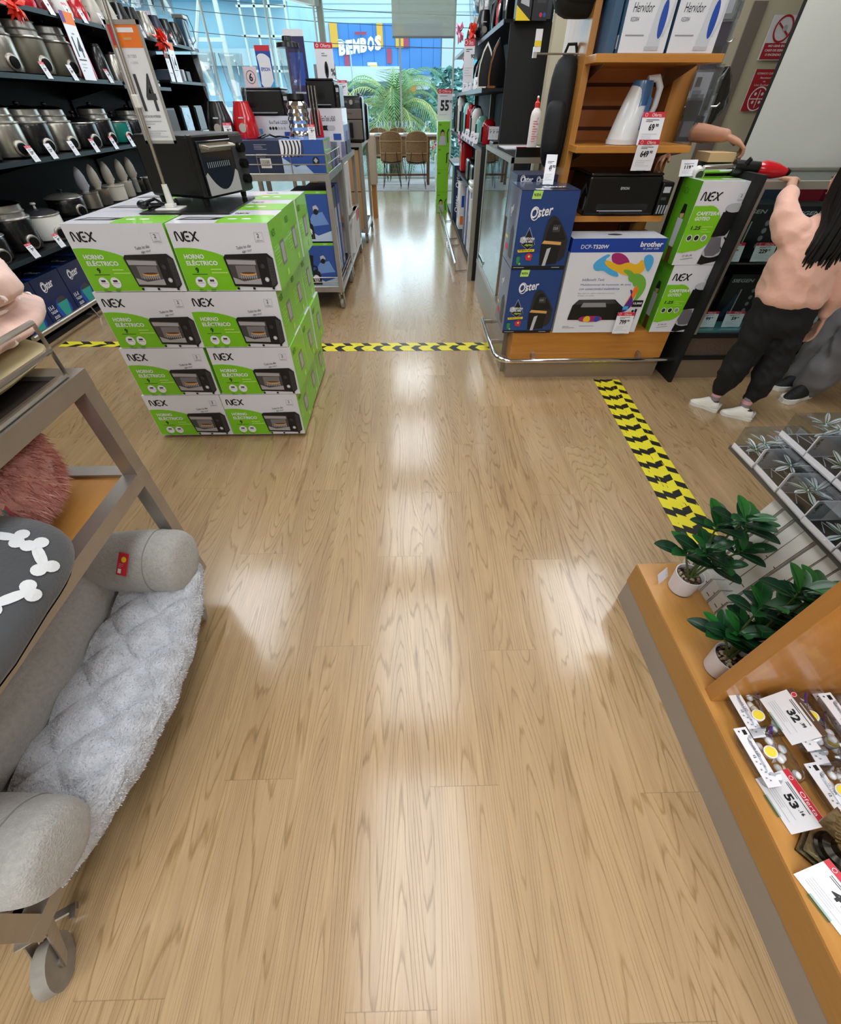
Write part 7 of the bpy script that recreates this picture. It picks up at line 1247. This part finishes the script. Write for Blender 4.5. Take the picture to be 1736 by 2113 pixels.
# clear packs with crystal flower lights on the upper shelf
CRY = mat('crystal_petal', '#eef0f0', .2, coat=.6, alpha=.9); BRN = mat('brown_card_insert', '#3d322e', .4); TRAYW = mat('tray_white', '#e4e2e6', .4)
def crystal_pack(label, x, y, z, rz, seed, w=.20, d=.118, h=.085, tilt=0.0):
    t = thing('crystal_light_pack', label, 'pack', (x, y, z), rz, 'clear packs of crystal flower lights'); t.rotation_euler = (0, tilt, rz); r = random.Random(seed)
    b = B(); b.box(0, w, 0, d, 0, .004, TRAYW); b.box(.0, .004, .0, d, .0, h*.22, TRAYW); b.box(0, w, 0, .003, 0, h*.9, TRAYW); b.box(w-.003, w, 0, d, 0, h*.9, TRAYW); b.box(.012, w-.006, .006, d-.006, .004, .006, BRN)
    f = Face(b, (.0, -.0004, .004), (1, 0, 0), (0, 0, 1), .0006); f.rect(.008, h*.5, .008, .02, BLACK); f.text('0 45CM', .02, h*.3, .009, BLACK, .02, rot=1.57); b.build('tray', t, False)
    b = B(); b.box(.001, w-.001, .001, d-.001, .004, h, FILM); b.build('clear_cover', t, False)
    for k in range(4):
        cx, cy, cz = r.uniform(.04, w-.04), r.uniform(.035, d-.035), r.uniform(.018, h-.012); b = B()
        for q in range(6):
            a = q*1.047+r.random()*.5; e = r.uniform(-.3, .7); dv = Vector((math.cos(a)*math.cos(e), math.sin(a)*math.cos(e), math.sin(e)*.6)); L = r.uniform(.042, .062); leaf(b, Vector((cx, cy, cz)), dv, L, L*.28, CRY, .0)
        b.ball((cx, cy, cz), .005, CHROME, 8); b.build('crystal_flower', t, False)
    b = B(); b.tube([(.02+.16*i/10*(w/.2), d*.5+.04*math.sin(i*1.9), .012+.006*math.sin(i)) for i in range(11)], .0012, LGREY, 4); b.build('light_string', t, False)
pos = []
for L_, (x, z, ys, nm_) in enumerate(((1.125, .592, (1.035, .915, .795, .675, .555), 'bottom layer'), (1.20, .679, (.98, .86, .74, .62), 'second layer'), (1.30, .766, (.93, .80, .67), 'third layer'))):
    for i, y in enumerate(ys): pos.append((x, y, z, nm_+', '+['farthest', 'second', 'third', 'fourth', 'nearest the divider'][i]))
for i, (x, y, z, lab) in enumerate(pos): crystal_pack('clear pack of crystal flower lights, '+lab, x, y, z, r.uniform(-.04, .04), 20+i)
# egg light bags in the near bay
EGG = mat('egg_white', '#e8e8ea', .3, coat=.4); YK = mat('yolk_yellow', '#ecd313', .4)
def egg_bag(label, x, y, z, rz, seed, tilt=.25, yolk=(.05, .06)):
    t = thing('egg_light_bag', label, 'bag', (x, y, z)); t.rotation_euler = (0, -tilt, rz); r = random.Random(seed)
    b = B(); w, d, h = .11, .135, .045
    def pl(u, v):
        a = 6.2832*u; q = math.sin(math.pi*v)**.45; cx = math.copysign(abs(math.cos(a))**.35, math.cos(a)); cy = math.copysign(abs(math.sin(a))**.35, math.sin(a)); n = .004*N3((u*9, v*6, seed), 1.3); return Vector((w/2+(w/2)*cx*(.55+.45*q)+n, d/2+(d/2)*cy*(.62+.38*q)+n, h*v))
    b.grid(pl, 28, 9, FILM, True); b.build('clear_bag', t, False)
    b = B(); b.box(.002, .034, .0, d, h*.92, h*.95, PAPER, 0, Matrix.Rotation(.0, 4, 'Y')); f = Face(b, (.002, d, h*.95), (0, -1, 0), (1, 0, 0), .0006); f.rect(.006, .017, .012, .009, BLACK); f.text('Guirnalda LED', .025, .019, .007, BLACK, 0, .045); f.text('12', .065, .008, .006, BLACK, .02); [f.rect(.078+.006*i, .006+.006*(i % 3), .003, .004, GREY) for i in range(8)]; f.disc(.009, .008, .002, BLACK, 8); b.build('header_card', t, False)
    for k in range(8):
        x_, y_ = r.uniform(.042, w-.012), r.uniform(.015, d-.015); z_ = r.uniform(.012, h-.006); b = B(); b.ball((x_, y_, z_), (.0085, .011, .008), EGG, 12); b.build('egg_light', t, False)
    b = B(); x_, y_ = yolk; b.cyl((x_, y_, h-.012), (x_-.004, y_, h+.008), .013, EGG, .0145, 20); b.cyl((x_-.004, y_, h+.008), (x_-.0045, y_, h+.0095), .0115, YK, None, 20); b.build('egg_light_cap', t, False)
    b = B(); b.tube([(w-.03, d-.03, h*.8), (w-.02, d-.015, h*.9), (w-.012, d-.008, h*.85)], .003, PURP, 6); b.build('battery_wrap', t, False)
    b = B(); [b.tube([(.05+.003*k, .05, h*.7), (.07+.004*k, .07+.01*k, h*.8), (.09, .09+.006*k, h*.6), (.06+.005*k, .11, h*.7)], .0007, LGREY, 4) for k in range(4)]; b.build('wire', t, False)
for i, (x, y, z, rz, lab) in enumerate(((.895, .315, DZ, .05, 'front left on the deck'), (.865, .205, DZ, .08, 'front row nearest the 53 tag'), (1.02, .25, DZ, -.05, 'second row on the deck'), (1.00, .12, DZ, .1, 'second row near the statue'), (1.13, .29, DZ, .0, 'third row on the deck'), (.975, .27, DZ+.05, .1, 'upper layer behind the 32 tag'), (1.06, .15, DZ+.055, .0, 'upper layer right of the 32 tag'), (1.10, .27, DZ+.055, .05, 'upper layer against the divider'), (1.21, .15, DZ+.03, .1, 'rear row at the photo edge'))):
    egg_bag('clear bag of white egg lights with yellow cap, '+lab, x, y, z, rz, 40+i, .18, (.045+.01*(i % 3), .05+.02*(i % 2)))
def shelf_tag(x, y, z, rz, tilt, label, price, cents, head, style):
    """large offer card turned to the right, text reading downwards in the photograph"""
    t = price_card(x, y, z, label, price, .115, .082, rz, tilt, style, cents); return t
shelf_tag(.875, .175, DZ+.002, -math.pi/2+.16, .62, 'red topped 53 offer tag lying against the egg light bags on the deck', '53', '.16', 1, 'red')
shelf_tag(.945, .345, DZ+.075, -math.pi/2+.12, .75, 'brown topped 32 tag lying on the egg light bags', '32', '.99', 0, 'brown')
shelf_tag(.862, -.005, DZ+.002, -math.pi/2+.35, .85, 'red topped 41 offer tag at the lower right corner of the deck', '41', '.16', 1, 'red')
# statue
t = thing('ornament_statue', 'antique bronze and silver winged ornament on a stepped black square base', 'ornament', (.945, .085, DZ), math.radians(-50)); BZ = mat('dark_bronze', '#26221c', .22, metal=.8); SV = mat('antique_silver', '#8d8468', .28, metal=.9, nz=40, amt=.4, bump=.4)
b = B(); t.scale = (.85, .85, .85); b.box(-.06, .06, -.06, .06, 0, .014, BZ, .002); b.box(-.052, .052, -.052, .052, .014, .024, BZ, .002); b.box(-.061, .061, -.061, .061, .012, .015, SV); b.box(-.053, .053, -.053, .053, .0225, .025, SV); b.build('square_base', t, False)
b = B(); b.lathe([(.044, .024), (.044, .030), (.038, .034), (.036, .048), (.022, .056), (.018, .07)], (0, 0, 0), BZ, 30); b.build('round_pedestal', t, False)
b = B(); b.lathe([(.018, .07), (.024, .085), (.022, .11), (.016, .14), (.012, .17), (.015, .19), (.001, .205)], (0, 0, 0), SV, 20); b.build('figure', t, False)
for s in (-1, 1):
    b = B()
    for k in range(7): b.ball((s*(.02+.008*k), -.005, .095+.013*k), (.012, .006, .020-.001*k), SV, 8)
    b.prism([(s*.012, .08), (s*.075, .10), (s*.095, .20), (s*.05, .17), (s*.015, .15)], -.006, .0, SV); b.build('wing', t, False)
# ---------------- foreground cart of pet beds ----------------
cart('pet_bed_cart', 'foreground grey metal cart with shelves of pet beds and white casters at the left', -1.62, -.835, -.025, 1.005, .975, .19, (.66,), .13, .045, rails=('r',), lowrail=False, wheels=False)
for cx_, cy_, lk in ((-.875, .0, True), (-.885, .935, False), (-1.58, .0, False), (-1.58, .94, False)): caster(cx_, cy_, .056, math.radians(206), bpy.data.objects['pet_bed_cart'], .145, lk, .07)
bpy.data.objects['pet_bed_cart']['category'] = 'cart'
b = B(); b.tube([(-.885, .0, .20), (-.885, .0, .27), (-.885, .10, .27), (-.885, .10, .20)], .005, STEEL, 6); b.tube([(-.885, .05, .20), (-.885, .05, .27)], .005, STEEL, 6); b.tube([(-.90, .02, .197), (-.98, .02, .197), (-.98, .2, .197), (-.90, .2, .197), (-.90, .02, .197)], .005, STEEL, 6); b.tube([(-.94, .02, .197), (-.94, .2, .197)], .005, STEEL, 6); b.build('lower_guard', bpy.data.objects['pet_bed_cart'])
b = B(); [b.tube([(-1.55, .96, z), (-.92, .96, z)], .005, STEEL, 6) for z in (.23, .27, .31)]; b.build('end_rails', bpy.data.objects['pet_bed_cart'])
KN = mat('grey_knit', '#a9a6a0', .9, nz=90, amt=.10, bump=.5, bscale=220, sheen=.3); SU = mat('taupe_suede', '#857c76', .9, nz=4, amt=.10, sheen=.4); PL = mat('plush_grey', '#c2c4cb', .95, nz=26, amt=.20, bump=1.0, bscale=120, sheen=.4)
FURW = mat('fur_white', '#dcdee4', .9); FURG = mat('fur_grey', '#9a9ba3', .9)
PKF = mat('pink_fur', '#d89a90', .9, nz=30, amt=.15, bump=.8, bscale=60, sheen=.5); PK1 = mat('pink_fur_light', '#eab5a8', .9); PK2 = mat('pink_fur_deep', '#b87068', .9); CRM = mat('cream_piping', '#d9d0bd', .9)
def fur(fn, n, L, mats, seed, droop=.4, w=.0012):
    """short tapering hairs rooted on fn(u, v) -> (point, normal)"""
    r = random.Random(seed); b = B()
    for i in range(n):
        p, nn = fn(r.random(), r.random()); d = (nn+Vector((r.uniform(-.7, .7), r.uniform(-.7, .7), r.uniform(-.7, .4)-droop))).normalized(); s_ = d.orthogonal().normalized()*w; l = L*r.uniform(.6, 1.3)
        q = p+d*l*.55; tip = p+d*l+Vector((0, 0, -l*.25)); b.add([p-s_, p+s_, q+s_*.8, tip, q-s_*.8], [(0, 1, 2, 3, 4)], mats[i % len(mats)])
    return b
def numnorm(f):
    def g_(u, v):
        e = 1e-3; p = f(u, v); a = f((u+e) % 1.0 if u+e < 1 else u-e, v); c = f(u, min(1, v+e) if v < .99 else v-e); n = (a-p).cross(c-p)
        return p, (-n.normalized() if n.length > 0 else Vector((0, 0, 1)))
    return g_
# --- big grey sofa bed on the bottom shelf
t = thing('pet_sofa_bed', 'large grey knit pet sofa bed with quilted plush mattress spilling over the bottom shelf', 'pet bed', (-1.05, .5, .19))
def outer(y): return -.850+.125*max(0, math.sin(math.pi*min(1, max(0, (y-.0)/1.0))))**.8
def mt_(u, v):
    y = .06+.88*u; xo = outer(y); xi = -.985
    if v < .8: q = v/.8; x = xi+(xo-xi)*q; z = .285+.014*math.sin(math.pi*q)
    else: q = (v-.8)/.2; x = xo+.016*math.sin(q*math.pi); z = .285-.095*q
    a = (u*5.5+v*1.9); c = (u*5.5-v*1.9); puff = (abs(math.sin(math.pi*a))*abs(math.sin(math.pi*c)))**.45; k = .026*puff*(1 if v < .85 else .5)
    return Vector((x+(k*.7 if v >= .8 else k*.15), y, z+(k if v < .8 else 0)+.003*N3((x*20, y*20, 1), 1.0)))
b = B(); b.grid(mt_, 150, 56, PL); b.build('plush_mattress', t)
mo = t.children[-1] if t.children else None
fb = fur(lambda u, v: (mt_(u, v), Vector((.25, 0, 1)) if v < .8 else Vector((1, 0, .1))), 7000, .0045, [FURW, FURG, FURW], 4, .0, .0009); fo = fb.build('plush_pile', t); fo['kind'] = 'stuff'
def bol(name, pts, sq, m, cap=None, seed=0):
    b = B(); P = [Vector(p[:3]) for p in pts]; limb(b, [(*p[:3], p[3]) for p in pts]); return organic(name, b, m, t, .0085, 4, (.006, 9, seed))
def bolster(name, x0, x1, y, z, r, seed):
    b = B(); L = x1-x0
    def f_(u, v):
        a = 6.2832*u; k = 1.0 if v < .86 else math.sqrt(max(0, 1-((v-.86)/.14)**2.6)); kk = r*(k if v > .0 else 0)*(1+.04*math.sin(v*9+seed)); xx = x0+L*min(1, v*1.04) if v < .86 else x0+L*(.894+.106*math.sin((v-.86)/.14*1.57)); n_ = .004*N3((xx*8, math.cos(a)*2, math.sin(a)*2+seed), 1.1)
        return Vector((xx, y+(kk+n_)*math.cos(a)*1.02, z+(kk+n_)*math.sin(a)*1.0))
    b.grid(f_, 40, 44, KN, True); o = b.build(name, t)
    b = B(); ring = [f_(i/36, .80) for i in range(36)]; b.tube([p for p in ring], .0022, mat('knit_seam', '#86837e', .9), 5, True); b.build('seam_piping', t); return o
bolster('far_bolster', -1.28, -.765, .865, .365, .100, 1); bolster('near_bolster', -1.28, -.735, .115, .355, .092, 2)
b = B(); limb(b, [(-1.07, .14, .335, .075), (-1.06, .3, .335, .082), (-1.055, .5, .335, .083), (-1.06, .68, .335, .08), (-1.08, .84, .335, .072)]); organic('back_bolster', b, KN, t, .0085, 5, (.006, 10, 3))
b = B(); limb(b, [(-1.17, .1, .36, .085), (-1.16, .3, .365, .09), (-1.155, .5, .37, .09), (-1.16, .7, .365, .09), (-1.17, .88, .36, .08)]); organic('suede_back', b, SU, t, .009, 5, (.010, 9, 7))
b = B(); b.box(-1.28, -.95, .06, .94, .195, .285, SU, .02); b.build('base_cushion', t)
b = B(); M = Matrix.Translation((-.905, .787, .447)) @ Matrix.Rotation(-.25, 4, 'Z') @ Matrix.Rotation(-.78, 4, 'X'); b.box(-.018, .018, -.0, .0015, -.035, .035, RED, 0, M); f = Face(b, M @ Vector((-.018, -.0006, -.035)), M.to_3x3() @ Vector((1, 0, 0)), M.to_3x3() @ Vector((0, 0, 1)), .0006); f.disc(.022, .05, .009, YEL, 14); f.rect(.006, .006, .012, .014, WHITE); f.small(.006, .034, .02, 3, .005, PINKP); b.build('brand_tag', t)
b = B(); b.grid(lambda u, v: Vector((-.915+.05*u, .21+.018*v-.03*u, .312+.014*math.sin(u*5))), 10, 3, WHITE); b.build('care_label', t)
# dark bed behind
t = thing('brown_pet_bed', 'dark brown pet bed with cream piping behind the grey sofa bed', 'pet bed', (-1.42, .5, .19)); DB = mat('dark_brown_plush', '#1c1412', .9, nz=14, amt=.2)
b = B(); limb(b, [(-1.36, .12, .33, .08), (-1.33, .4, .35, .085), (-1.33, .7, .35, .085), (-1.36, .92, .33, .08)]); limb(b, [(-1.5, .12, .3, .1), (-1.5, .9, .3, .1)]); organic('body', b, DB, t, .012, 3)
for k, pts in enumerate(([(-1.30, .16, .42), (-1.275, .4, .435), (-1.27, .62, .44), (-1.285, .8, .42), (-1.30, .92, .38)], [(-1.30, .60, .435), (-1.36, .62, .44), (-1.44, .63, .40)], [(-1.29, .8, .43), (-1.25, .86, .38), (-1.24, .90, .30)])): b = B(); b.tube(pts, .011, CRM, 8); b.build('cream_piping', t)
t = thing('red_pack', 'red and pale printed pet product pack under the near bolster', 'pack', (-1.0, .08, .21)); b = B(); b.box(-1.15, -.93, -.0, .16, .20, .214, RED, .003); f = Face(b, (-.94, .01, .2145), (0, 1, 0), (-1, 0, 0), .0006); f.rect(.01, .02, .11, .09, LGREY); f.text('Active', .02, .04, .022, BLACK, .02); b.build('pack', t)
# --- middle shelf: pink fluffy bed and grey cushion
t = thing('pink_fluffy_bed', 'round pink long haired pet bed with red tag on the middle shelf', 'pet bed', (-1.22, .70, .662))
def pf(u, v):
    a = 6.2832*u; b_ = math.pi*v; s_ = math.sin(b_)**.7; return Vector((-1.165+.245*s_*math.cos(a), .745+.235*s_*math.sin(a), .80+.125*math.copysign(abs(math.cos(b_))**.6, math.cos(b_))))
b = B(); b.grid(pf, 48, 26, PKF, True); b.build('body', t); fo = fur((lambda g_: (lambda u, v: g_(u, .04+.80*v)))(numnorm(pf)), 16000, .026, [PKF, PK1, PK2, PKF], 6, .5, .0014).build('fur_pile', t); fo['kind'] = 'stuff'
b = B(); M = Matrix.Translation((-.968, .665, .81)) @ Matrix.Rotation(.75, 4, 'Z') @ Matrix.Rotation(-.45, 4, 'X'); b.box(-.038, .038, -.012, -.010, -.06, .06, SR, 0, M); R3 = M.to_3x3(); f = Face(b, M @ Vector((-.038, -.0125, -.06)), R3 @ Vector((1, 0, 0)), R3 @ Vector((0, 0, 1)), .0008); f.rect(.006, .016, .064, .026, TEALP); f.text('MASCOTA', .010, .024, .010, YEL, .03, .055); f.text("Pet's", .006, .096, .014, WHITE, .03); f.text('fun!', .016, .080, .014, WHITE, .03); f.poly([(.036, .044), (.068, .044), (.066, .085), (.058, .094), (.046, .09), (.04, .075)], WHITE); f.disc(.05, .078, .004, BLACK, 8); f.disc(.061, .078, .004, BLACK, 8); f.disc(.056, .068, .005, BLACK, 8); f.poly([(.038, .085), (.046, .09), (.044, .102)], DGREY); f.disc(.018, .058, .006, ORG, 8); b.build('brand_tag', t)
t = thing('bone_print_cushion', 'dark grey fleece cushion with white bone print on the middle shelf', 'cushion', (-1.15, .30, .67)); FL = mat('grey_fleece', '#4a4b4e', .95, nz=5, amt=.1, bump=.2, bscale=150, sheen=.3); BO = mat('bone_white', '#dfe0e2', .9); BKF = mat('black_lining', '#0d0d0e', .7)
def cu(u, v):
    a = 6.2832*u; b_ = math.pi*v; s_ = math.sin(b_)**.55; cx = math.copysign(abs(math.cos(a))**.5, math.cos(a)); cy = math.copysign(abs(math.sin(a))**.5, math.sin(a)); return Vector((-1.075+.345*s_*cx, .345+.33*s_*cy, .757+.082*math.copysign(abs(math.cos(b_))**.8, math.cos(b_))+.012*N3((cx*2, cy*2, v*3), 1.2)*s_))
b = B(); b.grid(cu, 60, 34, FL, True); b.build('cushion_body', t)
b = B(); b.grid(lambda u, v: cu(u, .62+.34*v)+Vector((0, 0, -.004)), 60, 10, BKF, True); b.build('black_underside', t)
from mathutils.bvhtree import BVHTree
bv = BVHTree.FromPolygons([Vector(v) for v in b.v], b.f); tb = B(); tb.grid(cu, 60, 34, FL, True); bv = BVHTree.FromPolygons([Vector(v) for v in tb.v], tb.f)
b = B(); dr = Vector((-.62, .42, -.66)).normalized(); eu = Vector((dr.z, 0, -dr.x)).normalized(); ev_ = dr.cross(eu)
for bx_, by_, rt in ((-.87, .585, .2), (-.765, .535, 2.4), (-.755, .435, .9), (-.88, .47, 1.6), (-.80, .33, 2.8), (-.95, .36, .5), (-1.05, .50, 1.2), (-.90, .22, 2.1), (-1.10, .30, .1), (-1.2, .46, 2.6), (-1.0, .12, 1.0), (-1.2, .18, 1.8), (-.78, .18, .6)):
    for (du, dv, ru, rv) in ((0, 0, .030, .0095), (-.028, -.010, .0125, .0125), (-.028, .010, .0125, .0125), (.028, -.010, .0125, .0125), (.028, .010, .0125, .0125)):
        pts = []; cr_, sr = math.cos(rt), math.sin(rt)
        for i in range(15):
            a = 6.2832*i/14; x = (du+ru*math.cos(a)) if i < 14 else du; y = (dv+rv*math.sin(a)) if i < 14 else dv
            o_ = Vector((bx_, by_, .80))-eu*(x*cr_-y*sr)+ev_*(x*sr+y*cr_)-dr*.5; h = bv.ray_cast(o_, dr)
            if h[0] is None: break
            pts.append(h[0]-dr*.0035)
        if len(pts) == 15: b.add(pts, [(i, (i+1) % 14, 14) for i in range(14)], BO)
b.build('bone_print', t)
# --- top: patterned cushions and fluffy bed
PP = mat('blush_print', '#e0bcae', .85, nz=7, amt=.2, bump=.15, bscale=80, sheen=.3, stretch=(1, 3, 1)); KH = mat('khaki_fabric', '#c9bd92', .9, nz=5, amt=.08)
t = thing('khaki_cushion', 'folded khaki fabric cushion lying lowest on the cart top', 'cushion', (-1.24, .62, .965)); 
def kh(u, v): a = 6.2832*u; b_ = math.pi*v; s_ = math.sin(b_)**.45; cx = math.copysign(abs(math.cos(a))**.35, math.cos(a)); cy = math.copysign(abs(math.sin(a))**.35, math.sin(a)); return Vector((-1.225+.325*s_*cx, .66+.44*s_*cy, 1.01+.032*math.cos(b_)+.006*N3((cx*3, cy*4, v), 1.5)))
b = B(); b.grid(kh, 50, 16, KH, True); b.build('cushion_body', t)
def soft(name, label, c, h, m, seed, p=.6, amp=.016, cat='cushion', furm=None, n=0, L=.03):
    t = thing(name, label, cat, (c[0], c[1], c[2]-h[2]))
    def f_(u, v):
        a = 6.2832*u; b_ = math.pi*v; s_ = math.sin(b_)**.6; cx = math.copysign(abs(math.cos(a))**p, math.cos(a)); cy = math.copysign(abs(math.sin(a))**p, math.sin(a)); k = 1+amp*6*N3((cx*1.5+seed, cy*1.5, v*4), 1.3); return Vector((c[0]+h[0]*s_*cx*k, c[1]+h[1]*s_*cy*k, c[2]+h[2]*math.copysign(abs(math.cos(b_))**.75, math.cos(b_))*(1+amp*5*N3((cx*2, cy*2, seed), 1.5))))
    b = B(); b.grid(f_, 64, 36, m, True); b.build('cushion_body', t)
    if furm: fo = fur((lambda g_: (lambda u, v: g_(u, .04+.80*v)))(numnorm(f_)), n, L, furm, seed, .35, .0014).build('fur_pile', t); fo['kind'] = 'stuff'
    return t, f_
t1, f1 = soft('blush_pet_bed', 'soft blush pink patterned pet bed stacked on the khaki cushion', (-1.215, .74, 1.080), (.325, .43, .055), PP, 1, .36, .028, cat='pet bed')
t2, f2 = soft('blush_pet_bed', 'upper blush pink patterned pet bed below the fluffy pink one', (-1.235, .77, 1.165), (.325, .41, .055), PP, 2, .38, .028, cat='pet bed')
for tt, ff in ((t1, f1), (t2, f2)):
    b = B(); r = random.Random(3); cn2 = numnorm(ff)
    for i in range(70):
        u, v = r.random(), r.uniform(.25, .7); p0 = ff(u, v); 
        pts = [ff((u+.012*k*math.cos(i)) % 1.0, min(.9, v+.02*k*math.sin(i)+.004*k*k)) for k in range(4)]; cc = Vector((-1.25, .74, p0.z)); b.tube([q+(q-cc).normalized()*.0012 for q in pts], [.001, .0045, .004, .0008], mat('print_white', '#f3e6de', .8), 4)
    b.build('leaf_print', tt)
soft('pink_fluffy_bed', 'fluffy long haired pink pet bed on top of the stack with magenta tag', (-1.30, .80, 1.28), (.32, .39, .085), PKF, 4, .7, .012, 'pet bed', [PKF, PK1, PK2, PK1], 18000, .028)
b = B(); M = Matrix.Translation((-1.0, .80, 1.25)) @ Matrix.Rotation(1.0, 4, 'Z') @ Matrix.Rotation(-.3, 4, 'X'); b.box(-.025, .025, -.002, 0, -.045, .03, mat('magenta_tag', '#c0246a', .4), .001, M); R3 = M.to_3x3(); f = Face(b, M @ Vector((-.025, -.0025, -.045)), R3 @ Vector((1, 0, 0)), R3 @ Vector((0, 0, 1)), .0008); f.small(.02, .055, .02, 3, .008, PINKP, .003); b.build('magenta_tag', bpy.data.objects['pink_fluffy_bed.001'])
